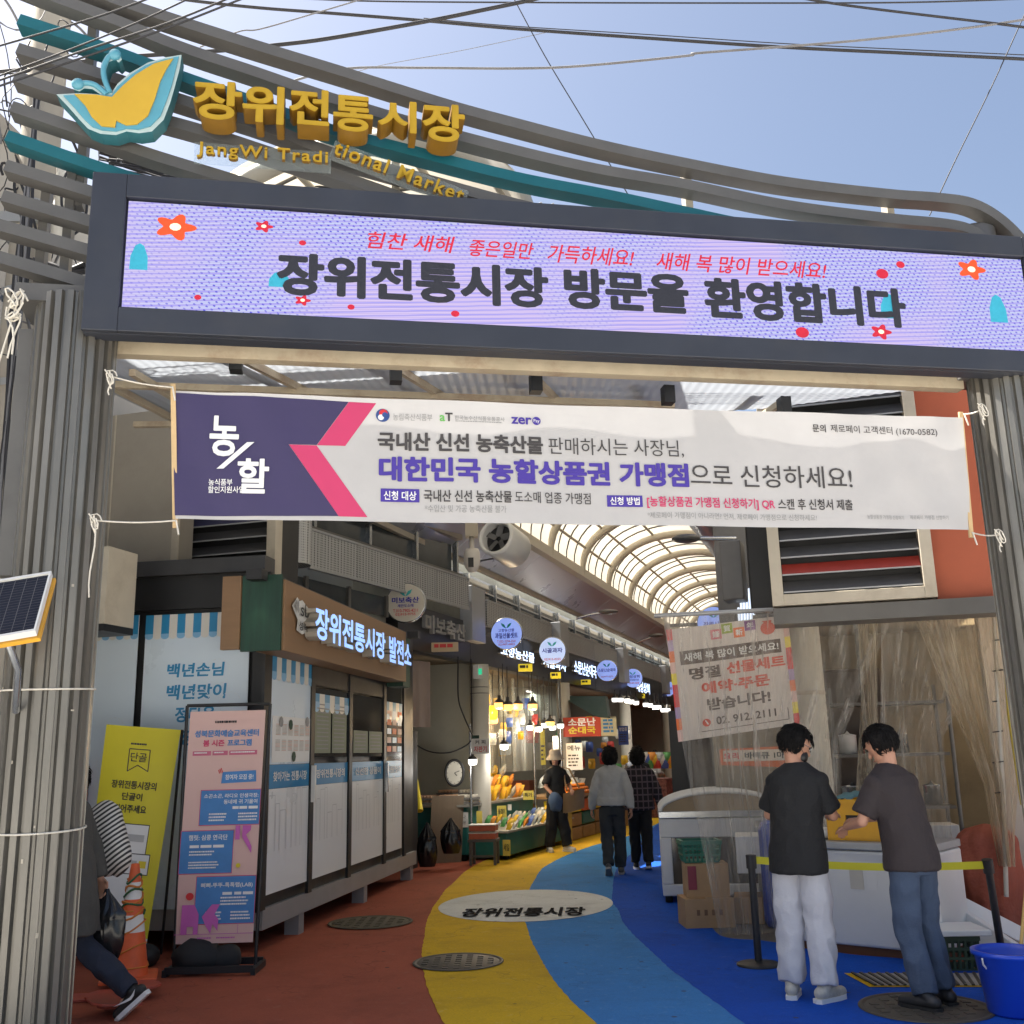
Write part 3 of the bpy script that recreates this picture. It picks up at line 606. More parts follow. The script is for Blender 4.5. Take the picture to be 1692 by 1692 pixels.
p.tpx('농할상품권 가맹점 신청하기', 1431, 851, 858, 1493, M['grey']); p.tpx('제로페이 가맹점 신청하기', 1504, 851, 858, 1566, M['grey'])
p.link(cl)
stick = mat('pale wood stick', (.6, .42, .22), .7)
for q0, q1 in ((tl_, bl_), (tr_, br_)):
    mb = MB(); mb.bar(b0f.at(q0.x, q0.y+.045, -.012), b0f.at(q1.x, q1.y-.055, -.012), .03, .016, stick, G.n); link('end_stick', mb, bann)
def rope(pts, r=.006, sag=0.): return crom(pts, 6)
for k, (q, e, lab) in enumerate(((( 286, 640), (184, 622), 'upper left'), ((292, 860), (158, 860), 'lower left'), ((1592, 684), (1622, 676), 'upper right'), ((1606, 880), (1650, 884), 'lower right'))):
    A = b0f.at(*b0f.px(*q), .0); g = Frame(G.at(0, 0, .26), G.u); B = g.at(*g.px(*e), 0); mb = MB(); mb.tube([A.lerp(B, t/8)-V((0, 0, .012*math.sin(math.pi*t/8))) for t in range(9)], .005, M['rope'], 6)
    for j in range(4):
        mb.tube([B+V((.035*math.cos(t*.7+j*1.7)*(1-.12*t), -.01*j, .04*math.sin(t*.7+j)-.008*t*(j % 2))) for t in range(8)], .0045, M['rope'], 5)
    L_ = (.45 if k == 1 else .12); mb.tube([B+V((.01*math.sin(t), -.01, -L_*t/6)) for t in range(7)], .005, M['rope'], 5)
    mb.tube([A+V((.02*t/3, -.012, -.03*t)) for t in range(4)], .006, M['rope'], 5)
    link('tie_rope', mb, bann)
# rope knot on the far left of the gate
g = Frame(G.at(0, 0, .27), G.u); c = g.at(*g.px(32, 500)); mb = MB()
for j in range(7): mb.tube([c+V((.06*math.cos(t*.8+j*1.3)*(1-.08*t), -.01*j-.02, .06*math.sin(t*.8+j*2)-.02*t*(j % 3))) for t in range(9)], .006, M['rope'], 5)
mb.tube([c+V((-.02*t, -.02, -.1*t)) for t in range(6)], .006, M['rope'], 5); link('rope_knot', mb, None, 'tangled white rope knot tied on the left gate pillar above the slim post', 'rope')
# ------------------------------------------------------------------ canopy between gate and arcade
CW = ray(890, 1000).normalized(); CAN = Frame(G.at(0, 4.24, -.12), G.u, CW)
can = thing('entrance_canopy', 'translucent corrugated canopy on rust-stained beige beams behind the LED sign', 'canopy', G.at(3.2, 0, -1.5))
nrm = CAN.u.cross(CAN.v); up = 1 if nrm.z > 0 else -1
cbl = CAN.px(150, 745); cbr = CAN.px(1295, 640); cl0 = CAN.px(40, 562); cr0 = CAN.px(1598, 620)
mb = MB(); nn = 150
def cpt(u, v):
    a = cl0[0]+(cr0[0]-cl0[0])*u; bb_ = min(cbl[1]+(cbr[1]-cbl[1])*min(1, (a-cbl[0])/(cbr[0]-cbl[0])), 9); 
    if a > cbr[0]: bb_ = max(.2, cbr[1]*(1-(a-cbr[0])/(cr0[0]-cbr[0])*.7))
    return CAN.at(a, v*bb_, up*(.03+(.0022*math.sin(a*82)+.006*mnoise.noise(V((a*.8, v*2, 0))))))
mb.grid(lambda u, v: cpt(u, v), 900, 1, M['poly']); link('roof_sheet', mb, can)
rust = mat('rusty beige beam', (.47, .4, .29), .6, 0, .12, 5, dirt=.75, dirtcol=(.22, .1, .05))
mb = MB(); mb.bar(CAN.at(cl0[0], -.02, -up*.05), CAN.at(cr0[0], -.02, -up*.05), .09, .1, rust); link('header_beam', mb, can)
for x0, y0, x1, y1 in ((375, 578, 486, 672), (640, 586, 712, 672), (885, 594, 897, 676), (1125, 606, 1072, 684), (1345, 618, 1165, 696)):
    A = CAN.at(*CAN.px(x0, y0), -up*.0); B = CAN.at(*CAN.px(x1, y1)); B = A+(B-A)*1.35
    mb = MB(); mb.bar(A, B, .036, .055, rust); link('rafter', mb, can)
    mb = MB(); mb.box(A+V((0, -.02, -.05)), (.085, .1, .14), M['black'], R(10)); link('rafter_end_plate', mb, can)
    mb = MB(); o_ = CAN.u*-.27+V((0, 0, .09)); mb.bar(A+o_, B+o_, .08, .05, M['steel']); link('upper_batten', mb, can)
for x0, y0, x1, y1 in ((90, 630, 1120, 626), (120, 700, 1300, 645), (184, 606, 300, 745), (112, 612, 250, 745)):
    A = CAN.at(*CAN.px(x0, y0), -up*.04); B = CAN.at(*CAN.px(x1, y1), -up*.04); mb = MB(); mb.bar(A, B, .045, .05, rust); link('purlin', mb, can)
# ------------------------------------------------------------------ louvre boxes left and right above the shops
LU = az(90+15)
def louvre(name, label, px, Y, slat_px, redrow=None, tall=0):
    xl, xr, yt, yb = px; o = aty((xl+xr)/2, yb, Y); fr = Frame(o, LU); a0, b0 = fr.px(xl, yb); a1 = fr.a_at(xr, b0, yb); _, b1 = fr.px(xl, yt)
    t = thing(name, label, 'louvre', fr.at((a0+a1)/2, b0)); mb = MB(); w = .1
    for x0, x1, y0, y1 in ((a0, a0+w, b0, b1), (a1-w, a1, b0, b1), (a0+w, a1-w, b0, b0+w), (a0+w, a1-w, b1-w, b1)): mb.fbox(fr, x0, x1, y0, y1, -.1, .05, M['beige'])
    link('frame', mb, t, bev=.004)
    mb = MB(); mb.fbox(fr, a0+.02, a1-.02, b0+.02, b1-.02, -.5, -.12, M['black']); link('backing', mb, t)
    n = int((b1-b0-2*w)/.155); 
    for k in range(n):
        y = b0+w+.02+k*.155; mm = mat('dull red slat', (.3, .035, .025), .5) if k == redrow else (mat('bluish slat', (.05, .05, .11), .5) if redrow == -2 and k == 3 else mat('dark slat', (.075, .075, .078), .45, .3))
        mb = MB(); mb.obox(fr.at(a0+w+.004, y, .02), fr.u*(a1-a0-2*w-.008), fr.v*.1-fr.n*.075, (fr.n*.8+fr.v*.6).normalized()*.008, mm); link('slat', mb, t)
        mb = MB(); mb.obox(fr.at(a0+w+.004, y-.006, .012), fr.u*(a1-a0-2*w-.008), fr.v*.012, fr.n*.016, M['galv']); link('slat_lip', mb, t)
    return t, fr, a0, a1, b0, b1
rl, rfr, ra0, ra1, rb0, rb1 = louvre('louvre_box', 'beige framed ventilation louvre with one red slat above the plastic curtain', (1277, 1549, 600, 1003), 8.9, 48, 1)
ll, lfr, la0, la1, lb0, lb1 = louvre('louvre_box', 'beige framed dark louvre with a bluish slat above the kiosk on the left', (284, 457, 640, 966), 10.4, 48, -2)
# side walls of the louvre boxes and upper right building
def wall(name, mb, label, cat='wall', bev=0): return link(name, mb, None, label, cat, bev=bev)
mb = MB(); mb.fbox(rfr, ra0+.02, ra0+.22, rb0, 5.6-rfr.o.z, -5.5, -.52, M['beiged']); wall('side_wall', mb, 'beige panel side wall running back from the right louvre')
orw = mat('orange wall panel', (.42, .1, .045), .6, 0, .12, 2, dirt=.3, dirtcol=(.2, .06, .03))
mb = MB(); a, _ = rfr.px(1740, 985, -.2); mb.fbox(rfr, ra1+.02, ra1+2.6, rb0-.05, rb1+.6, -.7, -.15, orw); wall('orange_wall', mb, 'orange painted wall panel between the right louvre and the right gate pillar')
mb = MB(); mb.fbox(rfr, ra0-.0, ra1+2.6, rb0-.16, rb0-.02, -.3, .04, M['steel']); wall('soffit', mb, 'grey soffit beam over the right shop front', 'beam')
# left beige panels and ducts between pillar and kiosk
DF = Frame(aty(230, 960, 10.2), LU)
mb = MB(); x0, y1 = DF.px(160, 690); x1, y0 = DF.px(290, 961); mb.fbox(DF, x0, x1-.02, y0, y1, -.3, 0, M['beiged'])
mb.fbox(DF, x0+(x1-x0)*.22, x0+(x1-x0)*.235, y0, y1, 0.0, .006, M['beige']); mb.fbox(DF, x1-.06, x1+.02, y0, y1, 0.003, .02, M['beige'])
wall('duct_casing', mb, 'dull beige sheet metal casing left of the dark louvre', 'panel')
DF2 = Frame(aty(160, 1030, 8.6), LU); mb = MB(); x0, y1 = DF2.px(148, 905); x1, y0 = DF2.px(172, 1030); mb.fbox(DF2, x0-.6, x1, y0, y1, -.4, 0, M['beige']); mb.fbox(DF2, x0-.6, x1, y0-.06, y0-.002, -.4, .004, M['black']); wall('duct_end', mb, 'short beige duct end jutting out behind the left gate pillar', 'duct')
# ------------------------------------------------------------------ kiosk
KU = az(8.5); kc = gnd(428, 1577); K = Frame(kc, KU); K.n = V((KU.y, -KU.x, 0))
KL = Frame(kc, V((KU.y, -KU.x, 0)))     # left face, u to the right, a negative to the left
kio = thing('market_kiosk', 'black framed container kiosk with printed glass panels and a brown sign board', 'kiosk', kc)
KLEN = 5.45; kz0, kz1 = .24, 3.02
film = mat('pale blue film', (.64, .74, .83), .3, 0, .03, 1); filmb = mat('white film', (.8, .82, .83), .3, 0, .03, 1); awb = mat('awning blue', (.03, .25, .48), .35, 0, .04); awl = mat('awning light blue', (.22, .45, .68), .35, 0, .04); awc = mat('awning cream', (.7, .68, .62), .35, 0, .04)
KW = 6.5
mb = MB(); mb.obox(K.at(.02, kz0, -.02), KU*(KLEN-.04), K.n*-KW, V((0, 0, kz1-kz0+.3)), M['black']); link('body', mb, kio, bev=.01)
mb = MB(); mb.obox(K.at(0, .19, .02), KU*KLEN, K.n*-.16, V((0, 0, .17)), M['galv']); mb.obox(K.at(.001, .19, -.141), KU*.16, K.n*-(KW-.2), V((0, 0, .169)), M['galv']); link('base_beam', mb, kio)
for a, d in ((.95, 0), (3.05, 0), (5.2, 0), (.05, -2.2), (.05, -4.4)):
    mb = MB(); mb.obox(K.at(a, 0, d), KU*.14, K.n*-.14, V((0, 0, .19)), M['galv']); link('foot', mb, kio)
def kglass(fr, xl, xr, yt, yb, ttl=None):
    a0, b1 = fr.px(xl, yt); _, b0 = fr.px(xl, yb); a1 = fr.a_at(xr, b1, yt); return a0, a1, b0, b1
def awning(p, a0, a1, b1, h, n):
    w = (a1-a0)/n
    for i in range(n):
        x = a0+i*w; m_ = awb if i % 2 == 0 else awc
        p.poly([(x, b1), (x, b1-h), (x+w, b1-h), (x+w, b1)], m_, 1)
        p.poly([(x+w/2+w/2*math.cos(t), b1-h-w*.35*math.sin(t)) for t in [math.pi*k/8 for k in range(9)]] + [(x, b1-h)], awl if i % 2 == 0 else awc, 1)
        if i % 2 == 0: p.poly([(x, b1-h), (x+w, b1-h), (x+w, b1-h+w*.3), (x, b1-h+w*.3)], awl, 2)
bubm = mat('bubble print', (.66, .74, .8), .3)
for xl, xr, yt, yb in ((245, 416, 1018, 1502), (128, 233, 1022, 1502), (-40, 116, 1025, 1502)):
    a0, a1, b0, b1 = kglass(KL, xl, xr, yt, yb); mb = MB(); mb.fbox(KL, a0, a1, b0, b1, .021, .032, film); pn = link('glass_panel', mb, kio)
    fr = Frame(KL.at(0, 0, .033), KL.u); p = Print(fr, .002); awning(p, a0, a1, b1, .2, 13 if xl > 200 else 9)
    rs = random.Random(xl)
    for k in range(7):
        x = rs.uniform(a0+.15, a1-.15); y = rs.uniform(b0+.2, b1-.5); r = rs.uniform(.07, .13)
        for i in range(14): t = i*.449; p.poly([(x+r*math.cos(t), y+r*math.sin(t)), (x+r*1.08*math.cos(t), y+r*1.08*math.sin(t)), (x+r*1.08*math.cos(t+.3), y+r*1.08*math.sin(t+.3)), (x+r*math.cos(t+.3), y+r*math.sin(t+.3))], bubm, 0)
    if xl > 200:
        for t, x0, x1, y0, y1 in (('백년손님', 277, 371, 1097, 1120), ('백년맞이', 276, 374, 1132, 1157), ('정다운', 290, 356, 1168, 1194), ('장위', 298, 346, 1206, 1232)): p.tpx(t, x0, y0, y1, x1, awb, off=.03, it=.08)
    p.link(pn, 'printed_film')
rs = V((0, 0, 0))
mb = MB(); a0, b1 = KL.px(130, 1300-35); a1, b0 = KL.px(148, 1334); mb.fbox(KL, a0-.3, a1, b0, b1, .05, .12, M['red']); link('fire_box', mb, None, 'red fire extinguisher box mounted on the kiosk behind the left pillar', 'box')
# alley facade
def kpanel(xl, xr, ytl, ybl, low, strip_txt, strip_px, upper):
    """xl..xr in photo pixels at strip height"""
    a0 = K.a_at(xl, 1.5, 1270); a1 = K.a_at(xr, 1.5, 1270); return a0, a1
K.o = kc; FK = Frame(kc+V((KU.y, -KU.x, 0))*.02, KU); FK.n = V((KU.y, -KU.x, 0))
b_s1 = FK.px(443, 1264)[1]; b_s0 = FK.px(440, 1304)[1]; b_p0 = FK.px(430, 1482)[1]; b_top = 2.62
strip_m = mat('strip blue', (.02, .22, .46), .35, 0, .03)
mapink = M['grey']
for k, (xl, xr, txt, kind) in enumerate(((440.5, 510, '찾아가는 전통시장', 'map'), (513.5, 572, '장위전통시장의', 'glass'), (578.5, 631.5, '신선한 상품이', 'glass'), (634.5, 662, '여러분을 만납니다', 'menu'))):
    a0 = FK.a_at(xl, 1.5, 1270); a1 = FK.a_at(xr, 1.5, 1270)
    mb = MB(); mb.fbox(FK, a0, a1, b_p0, b_s0-.003, .002, .014, filmb); mb.fbox(FK, a0, a1, b_s0, b_s1, .002, .015, strip_m)
    top = b_top+.0 if kind == 'map' else (2.32 if kind == 'glass' else 2.55)
    if kind == 'map': mb.fbox(FK, a0, a1, b_s1+.003, top, .002, .014, film)
    pn = link('sliding_door' if kind == 'glass' else 'side_panel', mb, kio)
    fr = Frame(FK.at(0, 0, .016), FK.u); fr.n = FK.n; p = Print(fr, .002); w = a1-a0
    p.text(txt, a0+w*.1, a1-w*.1, b_s0+.06, b_s1-.06, M['whitep'], .03)
    # pale town outline and bubbles on the lower film
    lg = mat('pale outline print', (.52, .54, .56), .4); rr = random.Random(k)
    x = a0+.03
    while x < a1-.12:
        ww = rr.uniform(.07, .16); hh = rr.uniform(.25, .55); y0 = b_p0+.35
        for q in ([(x, y0), (x+.006, y0), (x+.006, y0+hh), (x, y0+hh)], [(x, y0+hh), (x+ww, y0+hh), (x+ww, y0+hh+.006), (x, y0+hh+.006)], [(x+ww, y0), (x+ww+.006, y0), (x+ww+.006, y0+hh), (x+ww, y0+hh)]): p.poly(q, lg, 0)
        x += ww+rr.uniform(.0, .04)
    if kind == 'map':
        awning(p, a0, a1, top, .26, 9); bx0, bx1 = a0+w*.05, a1-w*.04; by1, by0 = b_top-.62, b_s1+.02
        p.poly([(bx0, by0), (bx1, by0), (bx1, by1), (bx0, by1)], M['whitep'], 0); h = by1-by0
        mpk = mat('map pink', (.62, .42, .36), .5); mpg = mat('map grey', (.5, .48, .45), .5)
        for r_ in range(2):
            for c_ in range(6):
                x = bx0+(bx1-bx0)*(.08+c_*.155); y = by0+h*(.25+.34*r_)
                for j in range(9): p.poly([(x, y+j*h*.028), (x+(bx1-bx0)*.115, y+j*h*.028), (x+(bx1-bx0)*.115, y+j*h*.028+h*.016), (x, y+j*h*.028+h*.016)], mpk if rr.random() < .5 else mpg, 1)
        for x, y, m_ in ((.45, .83, 'green'), (.55, .12, 'green'), (.2, .88, 'grey'), (.9, .92, 'grey')): p.poly([(bx0+(bx1-bx0)*x+.05*math.cos(t*.785)*w, by0+h*y+.05*math.sin(t*.785)) for t in range(8)], M[m_], 1)
    if kind == 'menu':
        mb2 = MB(); mb2.fbox(FK, a0, a1, b_s1+.003, top, .002, .012, M['glass']); link('pane', mb2, pn); awning(p, a0, a1, 2.3, .2, 5)
        for r_ in range(5):
            for c_ in range(3): p.poly([(a0+w*(.08+.31*c_), 1.68+.11*r_), (a0+w*(.33+.31*c_), 1.68+.11*r_), (a0+w*(.33+.31*c_), 1.75+.11*r_), (a0+w*(.08+.31*c_), 1.75+.11*r_)], (M['orange'], mat('menu pale', (.7, .5, .4), .5), awl)[(r_+c_) % 3], 1)
    if kind == 'glass':
        mb2 = MB(); mb2.fbox(FK, a0, a1, b_s1+.06, top, .002, .012, M['glass']); link('pane', mb2, pn)
        if k == 1: awning(p, a0, a1, top-.06, .13, 7)
        pap = mat('dim notice paper', (.22, .25, .18), .6)
        for r_ in range(2): p.poly([(a0+w*(.04+.47*r_), b_s1+.1), (a0+w*(.47+.47*r_), b_s1+.1), (a0+w*(.47+.47*r_), b_s1+.1+(.55 if k == 1 else .25)), (a0+w*(.04+.47*r_), b_s1+.1+(.55 if k == 1 else .25))], pap, 0)
        for j in range(12 if k == 1 else 5):
            for c_ in range(2): p.poly([(a0+w*(.08+.47*c_), b_s1+.14+.04*j), (a0+w*(.40+.47*c_), b_s1+.14+.04*j), (a0+w*(.40+.47*c_), b_s1+.152+.04*j), (a0+w*(.08+.47*c_), b_s1+.152+.04*j)], M['grey'], 1)
    p.link(pn, 'printed_film')
    if kind == 'glass': 
        mb2 = MB(); ah = a0-.07 if k == 1 else a1+.01; mb2.fbox(FK, ah, ah+.04, 1.2, 1.55, .03, .07, M['white'] if k == 1 else M['alu']); link('handle', mb2, pn)
for x in (436, 511.5, 575.5, 633, 666):
    a = FK.a_at(x, 1.5, 1270); mb = MB(); mb.fbox(FK, a-(.06 if x > 440 else .12), a+.05, kz0+.12, 2.62, .0, .03, M['black']); link('mullion', mb, kio)
mb = MB(); a0 = FK.a_at(513, 2.5, 1150); a1 = FK.a_at(632, 2.5, 1150); mb.fbox(FK, a0, a1, 2.34, 2.62, .001, .02, M['black']); link('lintel', mb, kio)
mb = MB(); mb.fbox(KL, -6.4, .02, 2.99, 3.3, .0, .05, M['black']); mb.fbox(KL, -6.4, .0, 3.3, 3.44, -.1, .14, mat('kiosk top trim', (.04, .04, .042), .4)); link('top_band', mb, kio)
# sign board wrapping the corner
sb = thing('kiosk_sign_board', 'brown board with raised glowing Korean letters and green ends on top of the kiosk', 'sign board', FK.at(2.6, 2.6))
zt = FK.px(472, 957)[1]; zb = FK.px(470, 1076)[1]; SBD = .3
SF = Frame(FK.at(0, 0, SBD), KU); SF.n = FK.n
sa0, zt = SF.px(472, 957); _, zb = SF.px(470, 1075); sa1 = SF.a_at(671, zt, 1040)
mb = MB(); mb.fbox(SF, sa0, sa1, zb, zt, -SBD+.035, 0, M['wood']); link('board', mb, sb, bev=.006)
mb = MB(); mb.fbox(SF, sa1+.004, sa1+.35, zb-.05, zt-.05, -SBD+.05, -.04, M['green']); link('green_end', mb, sb)
ga, _ = KL.px(440, 1000, .3); 
mb = MB(); mb.obox(SF.at(sa0-.04, zb, -.02), KU*.036, -SF.n*.36, V((0, 0, zt-zb+.04)), M['green']); link('green_end', mb, sb)
mb = MB(); mb.obox(SF.at(sa0-.06, zb+.02, -.385), KU*.06, -SF.n*.17, V((0, 0, zt-zb+.02)), M['wood']); link('wood_edge', mb, sb)
for pos in (SF.at(sa0-.16, zt+.02, -.2), SF.at(sa1+.16, zt-.02, .06)):
    mb = MB(); mb.box(pos, (.14, .14, .09), M['blackp'], R(-8)); link('down_light', mb, sb)
    l = bpy.data.lights.new('down light', 'SPOT'); l.energy = .5; l.color = (.85, 1, .55); l.spot_size = R(60); l.shadow_soft_size = .03; lo = bpy.data.objects.new('down_light_lamp', l); COL.objects.link(lo); lo.parent = sb; lo.location = pos-V((.02, .0, .06))-sb.location
p = Print(SF, .012); kl_side = mat('raised letter side', (.36, .33, .28), .5); kl_face = mat('glowing letter', (.3, .5, 1.), .5, 0, .01, emit=.26)
a0 = SF.px(523, 1000, .14)[0]; y0, y1 = SF.px(523, 1055, .14)[1], SF.px(523, 1000, .14)[1]; a1 = SF.a_at(664, y0, 1080)
for t, f0, f1 in (('장위전통시장', 0, .655), ('발전소', .7, .985)): p = Print(SF, .012); p.text(t, a0+(a1-a0)*f0, a0+(a1-a0)*f1, y0, y1, kl_face, .03, depth=.12, side=kl_side, lay=0); p.link(sb, 'raised_letters')
p = Print(SF, .02); w_ = mat('logo backing', (.6, .6, .58), .5)
def cc1(x, y): return 420+x/4.23, 840+y/4.23
p.ppx([cc1(250, 680), cc1(288, 620), cc1(300, 650), cc1(322, 642), cc1(365, 700), cc1(352, 770), cc1(345, 870), cc1(320, 882), cc1(280, 850), cc1(290, 780)], w_, 0)
p.tpx('sb', *cc1(298, 660), cc1(0, 752)[1], cc1(358, 0)[0], M['dark'], off=.01); p.tpx('성북', *cc1(286, 785), cc1(0, 850)[1], cc1(347, 0)[0], M['dark'], off=.016); p.ppx([cc1(256, 682), cc1(286, 632), cc1(284, 738)], M['grey'], 1)
p.link(sb, 'district_logo')
# ------------------------------------------------------------------ left building, utility pole, overhead cables
lb = mat('grey render wall', (.4, .38, .35), .85, 0, .1, 1.5, dirt=.4, dirtcol=(.2, .19, .17))
mb = MB(); mb.obox(V((-4.95, 5.0, 0)), V((-6, 1.0, 0)), V((1.1, 10.4, 0)), V((0, 0, 7.2)), lb); mb.obox(V((-4.9, 4.95, 7.203)), V((-6.1, 1.0, 0)), V((1.1, 10.5, 0)), V((0, 0, .18)), M['conc'])  # height and front end stretched to keep sun off the entrance and pillar
link('shop_building', mb, None, 'plain grey rendered building behind the kiosk on the far left', 'building')
pole = thing('utility_pole', 'weathered concrete utility pole wrapped in cables behind the left gate pillar', 'utility pole', V((-3.62, 7.9, 0)))
pc = aty(62, 260, 7.9)
mb = MB(); mb.tube([V((pc.x, 7.9, 0)), V((pc.x+.02, 7.9, 9.2))], .17, mat('pole concrete', (.36, .33, .28), .9, 0, .12, 3, stretch=(1, 1, .4), bump=.2, dirt=.4, dirtcol=(.2, .17, .13)), 20, rs=[.19, .15]); link('pole', mb, pole)
for x, y, r, l in ((108, 300, .075, .5), (100, 372, .07, .45)):
    c = aty(x, y, 7.6); mb = MB(); mb.lathe([(0, -l/2), (r, -l/2), (r, l/2-.02), (r*.8, l/2), (0, l/2)], c, mat('cable can white', (.62, .6, .54), .5), 18); link('cable_can', mb, pole)
for z in (4.6, 5.4, 6.2):
    mb = MB(); mb.lathe([(.185, -.03), (.19, 0), (.185, .03)], V((pc.x, 7.9, z)), M['galv'], 20); link('steel_band', mb, pole)
mb = MB(); mb.bar(V((pc.x-.9, 7.75, 6.05)), V((pc.x+.5, 7.75, 6.05)), .07, .09, M['galv']); link('crossarm', mb, pole)
rs = random.Random(3)
for k in range(48):
    x0, y0 = rs.uniform(-10, 130), rs.uniform(-20, 500); Y = rs.uniform(7.4, 8.2); a = aty(x0, y0, Y); pts = []
    dx, dz = rs.uniform(-.5, .35), rs.uniform(-1.3, .2); amp = rs.uniform(.03, .25); ph = rs.uniform(0, 6)
    for t in range(15):
        f = t/14; pts.append(a+V((dx*f+amp*math.sin(f*5+ph)*.7, .08*math.sin(f*4+ph), dz*f+amp*math.cos(f*6+ph))))
    mb = MB(); mb.tube(pts, rs.choice((.005, .008, .012)), M['cable'] if rs.random() < .7 else M['cableg'], 5); link('loose_cable', mb, pole)
mb = MB(); 
for k in range(5):
    c = aty(18+k*3, 560, 7.3); mb.tube([c+V((.02*math.sin(t*.9+k), 0, 2.2-t*.34)) for t in range(12)], .014, M['cableg'] if k % 2 else M['cable'], 6)
link('cable_bundle', mb, pole)
mb = MB()
for t in range(1): mb.tube([aty(*q, 6.4) for q in crom([(55, 430), (90, 440), (110, 448), (142, 436)], 5) for q in [(q.x, q.y)]], .022, M['cable'], 8); mb.tube([aty(*q, 6.4) for q in crom([(60, 500), (90, 475), (110, 455), (142, 448)], 5) for q in [(q.x, q.y)]], .022, M['cable'], 8)
link('sign_power_cable', mb, led)
def wire(name, pts, r, label, Y=11., mm='cable', group=None, taper=None):
    mb = MB(); c = crom(pts, 6); n = len(c)
    mb.tube([aty(q.x, q.y, Y+(taper or 0)*i/n) for i, q in enumerate(c)], r*.78, M[mm], 6); return link(name, mb, None, label, 'cable', group)
wire('overhead_cable', [(-40, 122), (60, 112), (180, 96), (265, 90), (385, 82), (450, 75), (540, 64), (700, 36), (800, 16), (885, -2), (960, -22)], .03, 'thick black cable climbing from the pole to the top edge of the sky', 9.5)
wire('overhead_cable', [(250, -12), (310, 0), (430, 13), (550, 22), (700, 34), (846, 47), (1070, 63), (1296, 78), (1500, 88), (1720, 99)], .026, 'thick black cable sagging right across the whole sky', 10.5)
wire('overhead_cable', [(700, 30), (846, 43), (1070, 57), (1296, 72), (1500, 82), (1720, 92)], .008, 'thin black wire running just above the thick cable across the sky', 10.6)
wire('overhead_cable', [(455, 150), (490, 132), (575, 113), (700, 112), (846, 113), (960, 109), (1136, 92), (1150, 88), (1296, 77), (1436, 65), (1600, 46), (1720, 28)], .018, 'slack grey wavy cable rising to the right edge', 10, 'cableg')
wire('overhead_cable', [(1290, -10), (1400, 9), (1646, 39), (1720, 49)], .02, 'short black cable crossing the upper right corner of the sky', 10)
wire('overhead_cable', [(480, -3), (620, 2), (846, 4), (1200, 5), (1496, 4), (1720, -3)], .014, 'twisted dark cable along the very top edge of the sky', 11)
wire('overhead_cable', [(845, -10), (900, 92), (960, 192), (1038, 322)], .008, 'thin guy wire slanting down to the rails in mid sky', 10.5)
wire('overhead_cable', [(1700, 8), (1640, 140), (1580, 262), (1536, 356)], .009, 'thin guy wire slanting down left near the right edge of the sky', 10.5)
wire('overhead_cable', [(-30, 152), (140, 94), (280, 45), (400, -2), (430, -12)], .009, 'lower of two parallel thin wires crossing the rails at upper left', 5.5)
wire('overhead_cable', [(-30, 143), (140, 83), (280, 37), (385, -6)], .009, 'upper of two parallel thin wires crossing the rails at upper left', 5.5)
wire('overhead_cable', [(-30, 84), (60, 58), (170, 25), (255, -6)], .009, 'thin wire cutting across the upper left corner over the rail ends', 5.6)
wire('overhead_cable', [(-20, 132), (100, 88), (220, 40), (320, -6)], .008, 'faint thin wire between the corner wire and the parallel pair', 5.7)
wire('overhead_cable', [(330, 78), (395, 52), (430, 48), (520, 22), (610, -5)], .01, 'thin wavy wire rising to the top edge left of the thick cable', 9, 'cableg')
wire('overhead_cable', [(560, 130), (620, 110), (760, 84), (910, 52)], .006, 'faint distant wire above the yellow letters', 13, 'cableg')
rs = random.Random(11)
for k, (xa, ya, xb, yb, n) in enumerate(((165, 262, 420, 318, 9), (180, 268, 860, 352, 9), (420, 310, 900, 362, 7), (860, 340, 1500, 398, 6), (1380, 380, 1700, 402, 5))):
    mb = MB()
    for j in range(n):
        y0 = rs.uniform(-14, 10); y1 = rs.uniform(-10, 8); s_ = rs.uniform(2, 12); pts = []
        for t in range(13): f = t/12; pts.append((xa+(xb-xa)*f, ya+(yb-ya)*f+y0*(1-f)+y1*f+s_*math.sin(math.pi*f)+rs.uniform(-1.5, 1.5)))
        mb.tube([aty(*q, 8.2+j*.09) for q in pts], rs.choice((.007, .01, .014)), M['cable'], 5)
    for j in range(5):
        f = rs.random(); a = aty(xa+(xb-xa)*f, ya+(yb-ya)*f, 8.2); mb.tube([a+V((.06*t/4, 0, .05*math.sin(t*.9))) for t in range(5)], .006, M['cableg'], 5)
    link('cable_bunch', mb, None, ('tangled cable bunch leaving the pole beneath the butterfly emblem', 'long loose cable bunch behind the lower rails and the sign top', 'cable bunch behind the rails at mid sign', 'cable bunch behind the teal rail at right of the letters', 'cable bunch behind the rail end at the far right')[k], 'cable')
